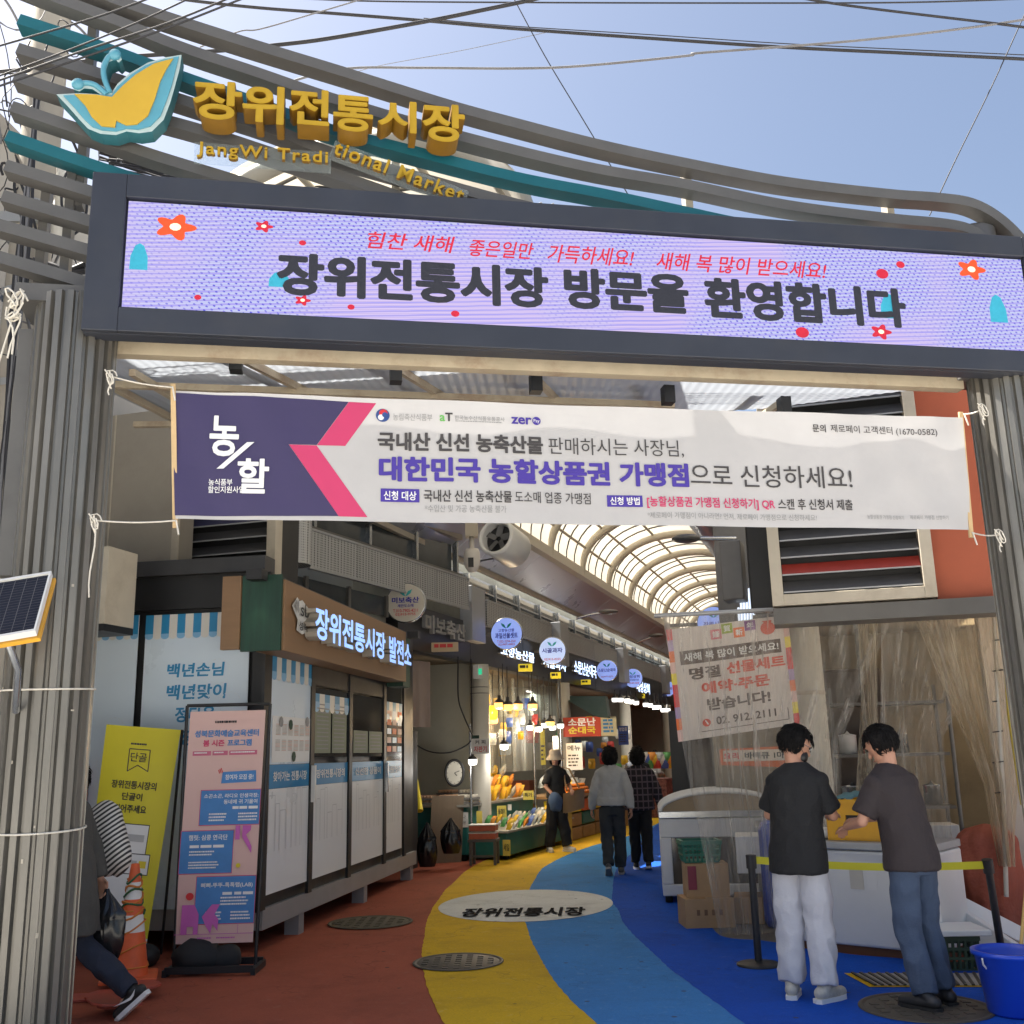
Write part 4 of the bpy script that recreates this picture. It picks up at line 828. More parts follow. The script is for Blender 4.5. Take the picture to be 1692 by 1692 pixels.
# ------------------------------------------------------------------ arcade
AZ = 18.; AU = az(AZ); A0 = V((-1.42, 15., 0)); AF = Frame(A0, AU); AF.n = V((AU.y, -AU.x, 0))   # left shop line, n towards the lane
LEN = 34.
arc = thing('arcade_roof', 'vaulted arcade roof of cream membrane on curved beige ribs over the lane', 'arcade roof', AF.at(10, 0, 2))
s0 = .72; SP = 3.3; ZS = 5.35; RISE = 1.25
def vault(t, f): return AF.at(t, ZS+RISE*math.sin(math.pi*f)**.85, s0+SP*(.5-.5*math.cos(math.pi*f)))
mb = MB(); mb.grid(lambda u, v: vault(-7.2+u*(LEN+7.2), v), 42, 24, M['arch']); link('membrane', mb, arc)  # near end carried forward out of view to close a gap for the sun
ribm = mat('rib paint', (.47, .43, .35), .5, 0, .08, 3)
t = -7.4
while t < LEN:
    mb = MB(); mb.tube([vault(max(t, -7.15), f/20)-V((0, 0, .13)) for f in range(21)], .085, ribm, 8); link('curved_rib', mb, arc)
    for d in (.6, 1.2, 1.8):
        mb = MB(); mb.tube([vault(max(-7.1, t+d), f/20)-V((0, 0, .03)) for f in range(21)], .018, M['steel'], 5); link('glazing_bar', mb, arc)
    t += 2.4
for f in (.12, .25, .4, .6, .75, .88):
    mb = MB(); mb.tube([vault(-7, f)-V((0, 0, .05)), vault(LEN, f)-V((0, 0, .05))], .03, ribm, 6); link('purlin', mb, arc)
# left side band: metallic lining, window band, mesh cladding
alup = mat('polished lining panel', (.4, .43, .46), .3, .25, .03, 1.2, stretch=(1, 1, 1), dirt=.2)
lin = thing('left_lining', 'polished metal lining and beam under the left spring of the arcade roof', 'lining', AF.at(10, 4.9, 0))
mb = MB()
for k in range(14): mb.obox(AF.at(-7.5+k*3., 4.82, -.05), AU*2.985, AF.n*.72+V((0, 0, .5)), V((0, 0, .02)), alup)  # near panels added out of view to stop a sun leak
link('lining_panel', mb, lin)
mb = MB(); mb.bar(AF.at(-7.5, ZS-.05, s0), AF.at(LEN, ZS-.05, s0), .16, .18, ribm); link('spring_beam', mb, lin)  # near end run forward to cover a sunlit gap beside the vault
mb = MB(); mb.bar(AF.at(-4.5, 4.78, -.06), AF.at(LEN, 4.78, -.06), .08, .08, M['beige']); link('lower_rail', mb, lin)
mb = MB()
winb = mat('window band glass', (.05, .06, .065), .12, 0, .3, 2, spec=.6)
mb.fbox(AF, -.5, LEN, 4.3, 4.74, -.4, -.35, winb); link('clerestory_glass', mb, lin)
for k in range(24):
    mb = MB(); mb.fbox(AF, .0+k*1.45, .05+k*1.45, 4.3, 4.74, -.34, -.28, M['alu']); mb.fbox(AF, .05+k*1.45, 1.45+k*1.45, 4.5, 4.53, -.345, -.3, M['alu']); link('window_bar', mb, lin)
perf = bpy.data.materials.new('perforated mesh'); perf.use_nodes = True
def _perf(m, sc_, col):
    nt = m.node_tree; N = nt.nodes; L = nt.links; b = N['Principled BSDF']; b.inputs['Roughness'].default_value = .45; b.inputs['Metallic'].default_value = .3
    tc = N.new('ShaderNodeTexCoord'); v = N.new('ShaderNodeTexVoronoi'); v.inputs['Scale'].default_value = sc_; v.inputs['Randomness'].default_value = .0; L.new(tc.outputs['Object'], v.inputs[0])
    r = N.new('ShaderNodeMapRange'); r.inputs[1].default_value = .3; r.inputs[2].default_value = .42; L.new(v.outputs[0], r.inputs[0])
    x = N.new('ShaderNodeMix'); x.data_type = 'RGBA'; L.new(r.outputs[0], x.inputs[0]); x.inputs[6].default_value = (.05, .05, .05, 1); x.inputs[7].default_value = (*col, 1); L.new(x.outputs[2], b.inputs[0])
_perf(perf, 34, (.42, .43, .43)); MATS['perf'] = perf
def cladding(fr, a0, a1, z0, z1, d, label, n=3):
    t = thing('mesh_cladding', label, 'cladding', fr.at((a0+a1)/2, z0, d)); w = (a1-a0)/n
    mb = MB()
    for k in range(n): mb.fbox(fr, a0+k*w+.006, a0+(k+1)*w-.006, z0+.03, z1-.03, d-.03, d, perf)
    link('mesh_panel', mb, t)
    for z in (z0, z1-.03):
        mb = MB(); mb.fbox(fr, a0, a1, z, z+.03, d-.04, d+.012, M['galv']); link('edge_rail', mb, t)
NF = Frame(aty(511, 917, 12.1), aty(775, 1003, 16)-aty(511, 917, 12.1)); NF.u.z = 0; NF.u.normalize(); NF.n = V((NF.u.y, -NF.u.x, 0)); NF.o.z = 0
nl = (aty(775, 1003, 16)-aty(511, 917, 12.1)).length
cladding(NF, 0, nl, 3.83, 4.33, .0, 'perforated grey mesh band above the kiosk sign board', 4)
mb = MB(); mb.fbox(NF, 0, nl, 4.42, 4.95, -.35, -.3, winb)
for k in range(4): mb.fbox(NF, .4+k*1.3, .46+k*1.3, 4.4, 4.95, -.3, -.22, M['alu'])
mb.fbox(NF, 0, nl, 4.34, 4.40, -.4, -.1, M['steel']); mb.fbox(NF, -.6, nl, 4.95, 5.05, -.4, -.1, M['beige']); link('clerestory_window', mb, None, 'dark clerestory window strip above the near mesh band', 'window')
mb = MB(); mb.fbox(NF, -.4, 2.3, 3.0, 3.8, -.6, -.32, M['shopwall']); link('upper_wall', mb, None, 'dim wall strip between the near mesh band and the kiosk board', 'wall')
mb = MB(); mb.fbox(NF, -.5, 2.3, 3.52, 3.78, -.31, -.26, winb)
for k in range(3): mb.fbox(NF, .25+k*.95, .31+k*.95, 3.5, 3.8, -.259, -.22, M['steel'])
link('low_window', mb, None, 'low dark window strip under the near mesh band', 'window')
pcx = aty(484, 932, 11.3); mb = MB(); mb.tube([V((pcx.x, 11.3, 3.72)), V((pcx.x, 11.3, 6.2))], .2, perf, 24); link('column_cover', mb, None, 'perforated metal column cover above the corner of the kiosk', 'column cover')
q = aty(443, 932, 11.0); mb = MB(); mb.box(V((q.x, 11.0, 4.9)), (.16, .2, 2.4), M['beige'], R(-18)); link('frame_post', mb, None, 'beige steel post left of the perforated column cover', 'post')
# near silver soffit between canopy and arcade
mb = MB(); mb.obox(NF.at(-.8, 5.06, -.1), NF.u*(nl+1.2), NF.n*1.5+V((0, 0, .75)), V((0, 0, .03)), alup); link('silver_soffit', mb, None, 'sloping silver soffit over the near mesh band', 'soffit')
segs = [(3.1, 7.2), (8.3, 13.5), (14.6, 20), (21, 27), (28, 34)]
for k, (u0, u1) in enumerate(segs): cladding(AF, u0, u1, 3.8, 4.28, -.02, ('mesh cladding band just past the security camera', 'second mesh cladding band along the left shops', 'third mesh cladding band along the left shops', 'fourth and smaller mesh cladding band along the left shops', 'farthest mesh cladding band along the left shops')[k], 4)
for k, u in enumerate((2.3, 7.7, 14., 20.5, 27.5)):
    mb = MB(); mb.fbox(AF, u-.32, u+.32, 3.45, 4.36, -.1, .12, M['galv']); link('column_casing', mb, None, ('grey metal casing under the security camera', 'grey metal casing between first and second mesh bands', 'grey metal casing between second and third mesh bands', 'grey metal casing between third and fourth mesh bands', 'grey metal casing before the farthest mesh band')[k], 'casing', bev=.01)
# black fascia
mb = MB()
for k in range(12): mb.fbox(AF, -.6+k*2.9, 2.285+k*2.9, 3.12, 3.78, -.25, -.04, mat('black slate fascia', (.022, .023, .025), .4, 0, .25, 3))
link('fascia', mb, None, 'long black fascia above the left shops that carries the shop letters', 'fascia')
def shopsign(name, t, xl, xr, yt, yb, lit, label, off=.03):
    fr = Frame(AF.at(0, 0, -.035), AU); fr.n = AF.n; p = Print(fr, .0); a0, b1 = fr.px(xl, yt); _, b0 = fr.px(xl, yb); a1 = fr.a_at(xr, b1, yt)
    p.text(t, a0, a1, b0, b1, M['litwhite'] if lit else mat('unlit letter', (.82, .81, .77), .5), off, depth=.06, side=M['grey'], lay=0); link(name, p.mb, None, label, 'sign letters')
shopsign('shop_letters', '미보축산', 697, 764, 1013, 1044, False, 'unlit white raised letters on the fascia beside the cream round sign')
shopsign('shop_letters', '고향농산물', 822, 878, 1064, 1082, True, 'glowing white shop letters behind the fruit gift round sign', .02)
shopsign('shop_letters', '시골과자', 893, 931, 1084, 1101, True, 'glowing white shop letters under the blue snack shop round sign', .02)
shopsign('shop_letters', '소문난순대국', 944, 981, 1090, 1112, True, 'glowing white letters left of the third lit round sign', .02)
shopsign('shop_letters', '대성상회', 1048, 1070, 1124, 1142, True, 'farthest glowing white letters beside the small round sign', .02)
def roundsign(x, y, rpx, Y, face, lines, label, lit=True):
    c = aty(x, y, Y); r = rpx*Y/CF/.98; n = (EYE-c); n.z = 0; n = (n.normalized()*.55-AU*.45).normalized(); u = V((0, 0, 1)).cross(n).normalized(); fr = Frame(c, u)
    t = thing('round_sign', label, 'round sign', c-V((0, 0, r)))
    mb = MB(); mb.lathe([(0, -.09), (r*.97, -.09), (r, -.07), (r, .0), (r*.97, .012), (r*.94, .012)], c, M['alu'], 36, axis=fr.n); link('rim', mb, t)
    mb = MB(); mb.disc(c+fr.n*.013, fr.n, r*.945, face, 36); link('face', mb, t)
    mb = MB(); mb.bar(c-u*(r*.95), c-u*(r+.5), .05, .05, M['steel']); link('bracket', mb, t)
    p = Print(fr, .015)
    lf = mat('leaf teal', (.04, .4, .42), .5, emit=.3 if lit else 0)
    def wing(s): return [(0, r*.32), (s*r*.12, r*.56), (s*r*.34, r*.66), (s*r*.26, r*.46), (s*r*.1, r*.34)]
    p.poly(wing(1), lf, 1); p.poly(wing(-1), lf, 1)
    for s, w, b0, b1, m, o in lines: p.text(s, -r*w, r*w, r*b0, r*b1, m, o, lay=1)
    p.link(t); return t
nb = mat('sign navy ink', (.02, .02, .35), .5); rdk = mat('sign red ink', (.6, .04, .06), .5)
roundsign(670.6, 996, 33, 14.2, mat('unlit cream sign', (.62, .58, .5), .4, 0, .04), [('미보축산', .68, -.03, .27, nb, .03), ('계란도소매', .4, -.24, -.08, nb, .02), ('T.010-7905-4211', .62, -.48, -.32, rdk, .012), ('02)915-9755', .5, -.68, -.52, rdk, .012)], 'unlit cream round sign with navy lettering above the kiosk board end', False)
lbl = M['litblue']
roundsign(837, 1047, 26.5, 17.6, lbl, [('고향농산물', .5, .1, .3, nb, .02), ('과일선물셋트', .7, -.3, .05, nb, .03), ('T.052-3294-5501', .58, -.55, -.4, rdk, .012), ('02)987-6803', .5, -.76, -.6, rdk, .012)], 'largest lit blue round sign reading fruit gift sets in Korean')
roundsign(912.7, 1075.5, 22.5, 20.6, mat('lit pale round sign', (.45, .58, .9), .4, 0, .03, emit=.15), [('시골과자', .74, -.15, .2, nb, .03), ('02)915-0225', .6, -.72, -.52, rdk, .012)], 'lit pale blue round sign of the country snack shop')
roundsign(1003, 1108, 17.5, 25.5, lbl, [('소문난순대국', .8, -.12, .2, nb, .03), ('02)977-0275', .55, -.68, -.48, rdk, .012)], 'third lit blue round sign over the red soup restaurant banner')
roundsign(1046, 1120.5, 15.5, 29., lbl, [('대성상회', .7, 0, .32, nb, .03), ('주방용품전문', .62, -.3, -.08, nb, .02), ('T.02-987-5678', .6, -.6, -.42, rdk, .012)], 'small lit blue round sign far along the left shops')
roundsign(1103, 1138, 12.5, 35, lbl, [('순대국', .6, -.2, .2, rdk, .03)], 'tiny farthest lit round sign next to the hanging new year sheet')
roundsign(1180, 1030, 28, 16, lbl, [('장위시장', .6, -.2, .1, nb, .03)], 'lit blue round sign half hidden above the new year sheet on the right')
# small yellow tags under the fascia, with a slight glow of their own
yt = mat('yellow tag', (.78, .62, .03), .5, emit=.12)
for k, (x, y, w, h, Y, lab) in enumerate(((735, 1069, 44, 15, 15.6, 'beige and red number tag under the unlit shop letters'), (868, 1103, 23, 12, 18.5, 'yellow tag nearest under the glowing letters'), (918, 1116, 17, 10, 21, 'yellow tag under the pale snack round sign'), (968, 1127, 16, 8, 24, 'yellow tag under the soup restaurant letters'), (1060, 1150, 11, 7, 31, 'small yellow tag under the farthest letters'))):
    c = aty(x, y, Y); s_ = Y/CF; fr = Frame(c, az(90-0)); mb = MB(); mb.fbox(fr, -w*s_/2, w*s_/2, -h*s_/2, h*s_/2, -.06, 0, yt if k else mat('beige tag', (.55, .42, .26), .5))
    o = link('number_tag', mb, None, lab, 'tag'); p = Print(fr, .003); p.bars(x-w*.4, y-h*.22, y+h*.22, x+w*.4, 1, M['dark'] if k else M['red'], fill=.9); p.link(o)
# security camera, fan, arms
def px3(x, y, Y): return aty(x, y, Y)
c = px3(780, 925, 14.); s_ = 14/CF; cctv = thing('security_camera', 'white dome security camera hanging above the grey metal casing', 'security camera', c-V((0, 0, .2)))
mb = MB(); mb.lathe([(0, .32), (.035, .32), (.035, .16), (.09, .15), (.11, .1), (.115, .0), (.11, -.04), (.1, -.1), (.06, -.165), (0, -.18)], c, mat('camera white', (.66, .63, .58), .35), 24); link('dome', mb, cctv)
mb = MB(); mb.obox(c+V((-.05, -.122, -.12)), V((.075, 0, 0)), V((0, .05, 0)), V((0, 0, .13)), M['blackp']); link('lens_window', mb, cctv)
mb = MB(); mb.box(c+V((0, 0, .42)), (.17, .17, .2), M['beige']); mb.tube([c+V((0, 0, .5)), c+V((0, 0, 1.2))], .05, M['beige'], 12); link('mount_box', mb, cctv)
mb = MB(); mb.tube([c+V((.1, 0, -.02)), c+V((.3, .1, .03)), c+V((.5, .3, .1))], .012, M['cable'], 6); link('camera_cable', mb, cctv)
c = px3(828, 893, 12.5); ax = (px3(812, 880, 12.5)-px3(850, 925, 13.2)).normalized(); ax = V((-.35, -.75, .12)).normalized()
fan = thing('duct_fan', 'large white barrel fan with a dark mouth hanging above the lane', 'fan', c-V((0, 0, .25)))
mb = MB(); mb.lathe([(.2, -.42), (.235, -.38), (.24, .14), (.225, .17), (.2, .175), (.19, .13), (.18, 0)], c, mat('fan white', (.6, .6, .57), .4, 0, .05), 32, axis=ax); link('barrel', mb, fan)
mb = MB(); mb.disc(c+ax*.02, ax, .185, M['blackp'], 28); link('dark_mouth', mb, fan)
for k in range(5):
    x0 = ax.orthogonal().normalized(); y0 = ax.cross(x0); t = k*1.2566; d = x0*math.cos(t)+y0*math.sin(t); e = ax.cross(d)
    mb = MB(); mb.obox(c+ax*.05+d*.03-e*.03, d*.14, e*.07+ax*.03, ax*.006, mat('fan blade', (.1, .1, .1), .4)); link('blade', mb, fan)
mb = MB(); mb.tube([c+V((0, 0, .2)), c+V((0, 0, 1.)), ], .03, M['beige'], 8); link('hanger', mb, fan)
def armlamp(pts, Y, label, sx=.3):
    q = [aty(x, y, Y) for x, y in pts]; t = thing('arm_lamp', label, 'lamp', q[0]); mb = MB(); mb.tube(q, .025, M['alu'], 8); link('arm', mb, t)
    h = q[-1]; d = (q[-1]-q[-2]).normalized(); mb = MB(); mb.ell(h+d*sx*.4, (sx*.6, .13, .05), mat('lamp grey', (.1, .1, .1), .4, .3), 16, 8); link('lamp_head', mb, t)
armlamp([(952, 1022), (975, 1016), (994, 1013)], 21, 'dark street lamp on an arm over the left mesh bands', .35)
armlamp([(1216, 890), (1180, 890), (1150, 890)], 11.5, 'dark green street lamp on a long arm just under the banner', -.0+.28)
armlamp([(1052, 1062), (1068, 1056), (1076, 1053)], 28, 'small distant street lamp on an arm over the left shops', .35)
# right side of the arcade
mb = MB()
RX = 4.55
pts0 = AF.at(-1.5, 4.9, s0+SP+.15); mb.tube([AF.at(-1.5, 4.9, s0+SP+.12), AF.at(LEN, 5.2, s0+SP+.12)], .27, alup, 20); link('vent_duct', mb, None, 'long polished round duct under the right spring of the arcade roof', 'duct')
mb = MB()
for k in range(14): mb.bar(AF.at(-1+k*2.4, ZS-.25, s0+SP-.02), AF.at(-1+k*2.4, ZS+.45, s0+SP-.25), .08, .08, M['rail'])
mb.bar(AF.at(-2, ZS-.1, s0+SP), AF.at(LEN, ZS-.1, s0+SP), .14, .2, M['rail']); mb.bar(AF.at(-2, ZS+.35, s0+SP-.22), AF.at(LEN, ZS+.35, s0+SP-.22), .05, .08, M['rail']); link('right_spring_beam', mb, arc)
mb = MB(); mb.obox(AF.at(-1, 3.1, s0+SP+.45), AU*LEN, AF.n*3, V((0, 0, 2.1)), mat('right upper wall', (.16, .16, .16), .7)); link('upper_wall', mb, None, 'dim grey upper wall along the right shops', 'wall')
c = px3(1212, 945, 10.6); mb = MB(); mb.box(c, (.22, .3, .62), mat('speaker grey', (.14, .14, .14), .5), R(-20)); link('loudspeaker', mb, None, 'dark grey column loudspeaker left of the right louvre', 'loudspeaker', bev=.015)
mb = MB(); mb.box(px3(1262, 930, 10.2), (.3, .25, 1.), M['black'], R(-18)); link('black_sign_box', mb, None, 'black box hanging against the left side of the right louvre', 'box', bev=.02)
mb = MB()
for k in range(7): q = px3(1222+k*4.4, 1030-k*8, 11+.0*k); mb.box(q, (.018, .04, .34), M['litwhite'])
link('side_on_letters', mb, None, 'glowing white letters seen edge on above the right end of the pipe', 'sign letters')
# ------------------------------------------------------------------ left shops: walls, column, recess
def slab(name, label, pts, h, m, cat='wall', z=0.):
    mb = MB(); mb.prism([V((p.x, p.y, z)) for p in pts], V((0, 0, h)), m); return link(name, mb, None, label, cat)
slab('back_wall', 'dim wall at the back of the left shops', [AF.at(-1, 0, -4.4), AF.at(LEN, 0, -4.4), AF.at(LEN, 0, -4.6), AF.at(-1, 0, -4.6)], 3.3, M['shopwall'])
slab('shop_ceiling', 'brownish ceiling of the left shops', [AF.at(-.6, 0, -.26), AF.at(LEN, 0, -.26), AF.at(LEN, 0, -4.4), AF.at(-.6, 0, -4.4)], .08, M['ceil'], 'ceiling', 3.16)
slab('cross_wall', 'grey green wall behind the wall clock beside the cream column', [AF.at(2.75, 0, -.18), AF.at(2.95, 0, -.18), AF.at(2.95, 0, -4.4), AF.at(2.75, 0, -4.4)], 3.15, mat('recess wall', (.42, .41, .34), .85, 0, .08, 1.5, dirt=.3))
slab('upper_block', 'dark upper storey behind the mesh bands of the left shops', [AF.at(-1, 0, -.55), AF.at(LEN, 0, -.55), AF.at(LEN, 0, -4.8), AF.at(-1, 0, -4.8)], 1.7, M['shopwall'], 'wall', 3.3)
for u in (9.5, 16.5, 24): slab('shop_partition', {9.5: 'nearest partition wall between left shops', 16.5: 'middle partition wall between left shops', 24: 'farthest partition wall between left shops'}[u], [AF.at(u, 0, -.4), AF.at(u+.15, 0, -.4), AF.at(u+.15, 0, -4.4), AF.at(u, 0, -4.4)], 3.15, M['shopwall'])
cp = AF.at(2.6, 0, .0); mb = MB(); mb.lathe([(.17, 0), (.16, .1), (.155, 3.1), (0, 3.1)], V((cp.x, cp.y, 0)), M['cream'], 28)
for z in (2.62, 2.72): mb.lathe([(.156, -.006), (.159, 0), (.156, .006)], V((cp.x, cp.y, z)), M['steel'], 28)
link('round_column', mb, None, 'cream round column next to the wall clock', 'column')
for u in (8.0, 14.3, 20.8):
    q = AF.at(u, 0, -.05); mb = MB(); mb.lathe([(.16, 0), (.15, 3.1), (0, 3.1)], V((q.x, q.y, 0)), M['cream'], 20); link('round_column', mb, None, {8.0: 'first farther cream column beyond the fruit stall', 14.3: 'second farther cream column behind the red banner', 20.8: 'most distant cream column by the white bulbs'}[u], 'column')
# clock
c = aty(751, 1277, 16.95); n_ = V((-.05, -1, 0)).normalized(); clk = thing('wall_clock', 'oval dark framed wall clock on the grey green wall', 'clock', c-V((0, 0, .2)))
fr = Frame(c, V((0, 0, 1)).cross(n_)); mb = MB(); pts = [(math.cos(t*.196)*.145, math.sin(t*.196)*.2) for t in range(32)]
mb.tube([fr.at(*q) for q in pts+pts[:1]], .022, M['blackp'], 8); link('frame', mb, clk)
mb = MB(); mb.add([fr.at(a, b, .0) for a, b in pts], [tuple(range(32))], M['cream']); link('dial', mb, clk)
p = Print(fr, .003)
for k in range(12): t = k*.5236; p.poly([(.115*math.cos(t)-.006, .16*math.sin(t)-.006), (.115*math.cos(t)+.006, .16*math.sin(t)-.006), (.115*math.cos(t)+.006, .16*math.sin(t)+.006), (.115*math.cos(t)-.006, .16*math.sin(t)+.006)], M['dark'], 0)
for ang, L_, w in ((R(20), .085, .006), (R(-50), .06, .008)):
    d = V((math.cos(ang), math.sin(ang))); e = V((-d.y, d.x))*w; p.poly([tuple(-e), tuple(d*L_-e), tuple(d*L_+e), tuple(e)], M['dark'], 1)
p.link(clk, 'hands')
# roller curtain, exit light, coffee sign
c0 = aty(672, 1090, 15.4); c1_ = aty(711, 1094, 15.9); cd = mat('dusty mauve curtain', (.3, .235, .2), .9, 0, .1, 4, bump=.2)
mb = MB(); mb.grid(lambda u, v: c0.lerp(c1_, u)-V((0, 0, .98*v))+V((0, -.03*math.sin(u*14), 0)), 24, 6, cd); link('hanging_curtain', mb, None, 'dusty brown roll-down cloth hanging beside the kiosk end', 'curtain')
mb = MB(); cc = aty(676, 1150, 15.2); mb.box(cc, (.09, .05, .42), M['white']); mb.box(cc+V((0, -.027, .05)), (.05, .008, .2), M['blackp']); link('wall_meter', mb, None, 'small white meter box at the kiosk end below the green board end', 'meter')
cc = aty(791, 1111, 17.3); mb = MB(); mb.box(cc, (.09, .3, .22), M['white'], R(-18)); ex = link('exit_light', mb, None, 'small white exit light box on the cream column', 'exit light'); mb = MB(); f_ = Frame(cc+V((.03, -.16, 0)), az(90)); 
mb.fbox(f_, -.03, .03, -.05, .05, 0, .004, mat('exit green', (.02, .4, .2), .5, emit=.3)); link('green_pictogram', mb, ex)
for k, (pts, lab) in enumerate((([(668, 1210), (690, 1232), (715, 1243), (745, 1243), (770, 1232), (778, 1224)], 'dark cable looping from the kiosk to the coffee sign'), ([(757, 1085), (757, 1150), (765, 1180), (780, 1213)], 'thin dark cable running down the cream column'))):
    mb = MB(); mb.tube([aty(q.x, q.y, 16.2-.05*k) for q in crom(pts, 5)], .012, M['cable'], 5); link('shop_cable', mb, None, lab, 'cable')
fr = Frame(aty(794, 1232, 15.8), az(96)); a0, b0 = fr.px(779, 1246); a1, b1 = fr.px(808, 1220); mb = MB(); mb.fbox(fr, a0, a1, b0, b1, -.02, 0, M['white']); cs = link('coffee_sign', mb, None, 'white paper sign for the coffee machine on a pole at the egg stall', 'sign')
p = Print(fr, .003); p.tpx('커 피', 785, 1223, 1230, 802, M['dark'], off=.02); p.tpx('자판기', 783, 1233, 1243, 804, M['red'], off=.02); p.link(cs); mb = MB(); mb.fbox(fr, a0+.02, a0+.12, b1+.002, b1+.05, -.03, .01, M['green']); link('green_clip', mb, cs)
# ------------------------------------------------------------------ egg and snack stall
SU = az(20); SN = V((SU.y, -SU.x, 0)); so_ = gnd(772, 1424)
ST = Frame(so_, SU); ST.n = SN
stall = thing('teal_stall', 'teal painted market stall with a high back counter and a low front shelf', 'market stall', ST.at(1.5, 0, -.4))
mb = MB(); mb.obox(ST.at(0, .1, -.0), SN*-.95, SU*3.2, V((0, 0, .72)), M['teald']); link('high_counter', mb, stall, bev=.01)
mb = MB(); mb.obox(ST.at(-.06, .822, .06), SN*-1.08, SU*3.3, V((0, 0, .035)), mat('worn counter top', (.28, .27, .24), .6, 0, .1, 4, dirt=.4)); link('counter_top', mb, stall)
mb = MB(); mb.obox(ST.at(.15, .08, .62), SN*-.61, SU*3.4, V((0, 0, .34)), M['teald']); link('low_shelf', mb, stall, bev=.01)
mb = MB(); mb.obox(ST.at(.1, .421, .66), SN*-.65, SU*3.5, V((0, 0, .03)), mat('shelf edge', (.34, .34, .3), .5)); link('shelf_top', mb, stall)
for a, d in ((.1, -.85), (.1, -.1), (3., -.85), (3., -.1), (3.3, .5), (.4, .5)):
    mb = MB(); mb.lathe([(0, 0), (.05, .0), (.05, .09), (0, .09)], ST.at(a, 0.005, d), M['rubber'], 12); link('caster', mb, stall)
for a, h in ((.0, 2.1), (3.1, 2.2)):
    mb = MB(); mb.tube([ST.at(a, .05, .08), ST.at(a, h, .08)], .018, M['alu'], 8); link('stall_pole', mb, stall)
fr = Frame(ST.at(-.004, 0, 0), -SN if False else SN, V((0, 0, 1))); fr.n = -SU
a0, b1 = fr.px(743, 1342); a1, b0 = fr.px(774, 1367); mb = MB(); mb.obox(fr.at(a0, b0, .002), fr.u*(a1-a0), V((0, 0, b1-b0)), fr.n*.004, M['white']); nt_ = link('price_note', mb, None, 'white handwritten price note on the end of the teal stall', 'price note')
p = Print(fr, .008); p.tpx('계란 하나', 747, 1346, 1353, 770, M['dark']); p.tpx('1판 4,000원', 747, 1356, 1362, 770, M['dark']); p.link(nt_)
# egg trays
egg = mat('brown egg', (.5, .3, .19), .4, 0, .1, 30); wegg = mat('pale egg', (.66, .6, .5), .4, 0, .08, 30); pulp = mat('egg tray pulp', (.18, .17, .16), .9)
def eggtray(o, m, label, group, nl):
    t = thing('egg_tray', label, 'egg tray', o, group)
    for l in range(nl):
        mb = MB(); mb.box(o+V((0, 0, .02+l*.065)), (.3, .3, .03), pulp, R(-20)); link('tray', mb, t)
        mb = MB()
        for i in range(5):
            for j in range(5): q = az(110)*(i-2)*.056+az(20)*(j-2)*.056; mb.ell(o+q+V((0, 0, .055+l*.065)), (.022, .022, .03), m, 8, 6)
        e_ = link('eggs', mb, t)
    return t
for k, (a, d, m_, n, lab) in enumerate(((.22, -.78, egg, 2, 'brown egg tray at the left end of the stall top'), (.25, -.42, egg, 2, 'brown egg tray in the middle of the front row'), (.25, -.08, wegg, 2, 'pale egg tray nearest the stall pole'), (.65, -.6, egg, 3, 'taller brown egg tray stack in the second row'), (.65, -.22, wegg, 3, 'taller pale egg tray stack in the second row'))):
    eggtray(ST.at(a, .857, d), m_, lab, 'egg trays on the teal stall', n)
# bags and packets
def bag(m, m2=None):
    mb = MB(); mb.grid(lambda u, v: V(((u-.5)*.2*(1-.15*abs(2*v-1)**2), .05*math.sin(math.pi*u)*math.sin(math.pi*min(1, v*1.02))+.006*math.sin(u*25+v*9), v*.26)), 10, 10, m)
    mb.grid(lambda u, v: V(((.5-u)*.2*(1-.15*abs(2*v-1)**2), -.05*math.sin(math.pi*u)*math.sin(math.pi*min(1, v*1.02))+.006*math.sin(u*23+v*11), v*.26)), 10, 10, m2 or m); return mb
bagm = [mat('yellow snack bag', (.72, .45, .04), .25, 0, .35, 9), mat('white snack bag', (.62, .6, .55), .25, 0, .2, 14), mat('orange snack bag', (.7, .28, .05), .25, 0, .3, 9), mat('clear pack', (.42, .46, .47), .12, 0, .45, 26, spec=.8), mat('green snack bag', (.1, .33, .1), .3, 0, .3, 9), mat('red snack bag', (.5, .06, .05), .3, 0, .3, 9), mat('blue snack bag', (.06, .12, .4), .3, 0, .3, 9)]
bagn = ['yellow snack bag', 'white snack bag', 'orange snack bag', 'clear packet', 'green snack bag', 'red snack bag', 'blue snack bag']
protos = {}
def putbag(k, o, rz, tilt, sc_, where, grp):
    lab = bagn[k]+' '+where
    if k not in protos:
        o_ = link('snack_bag', bag(bagm[k]), None, lab, 'snack bag', loc=V((0, 0, 0))); protos[k] = o_
    else: o_ = copy_tree(protos[k]); o_['label'] = lab
    o_['group'] = grp; o_.location = o; o_.rotation_euler = (tilt, 0, rz); o_.scale = (sc_,)*3
    return o_
rs = random.Random(5)
for r_ in range(3):
    for c_ in range(8):
        putbag([0, 0, 2, 0, 0, 1, 2, 0][(c_+r_*3) % 8], ST.at(1.1+c_*.24, .86+r_*.17, -.12-r_*.2+rs.uniform(-.03, .03)), R(-70)+rs.uniform(-.3, .3), R(-25), rs.uniform(.85, 1.1), 'heaped on the back counter of the teal stall', 'snack bags on the back counter')
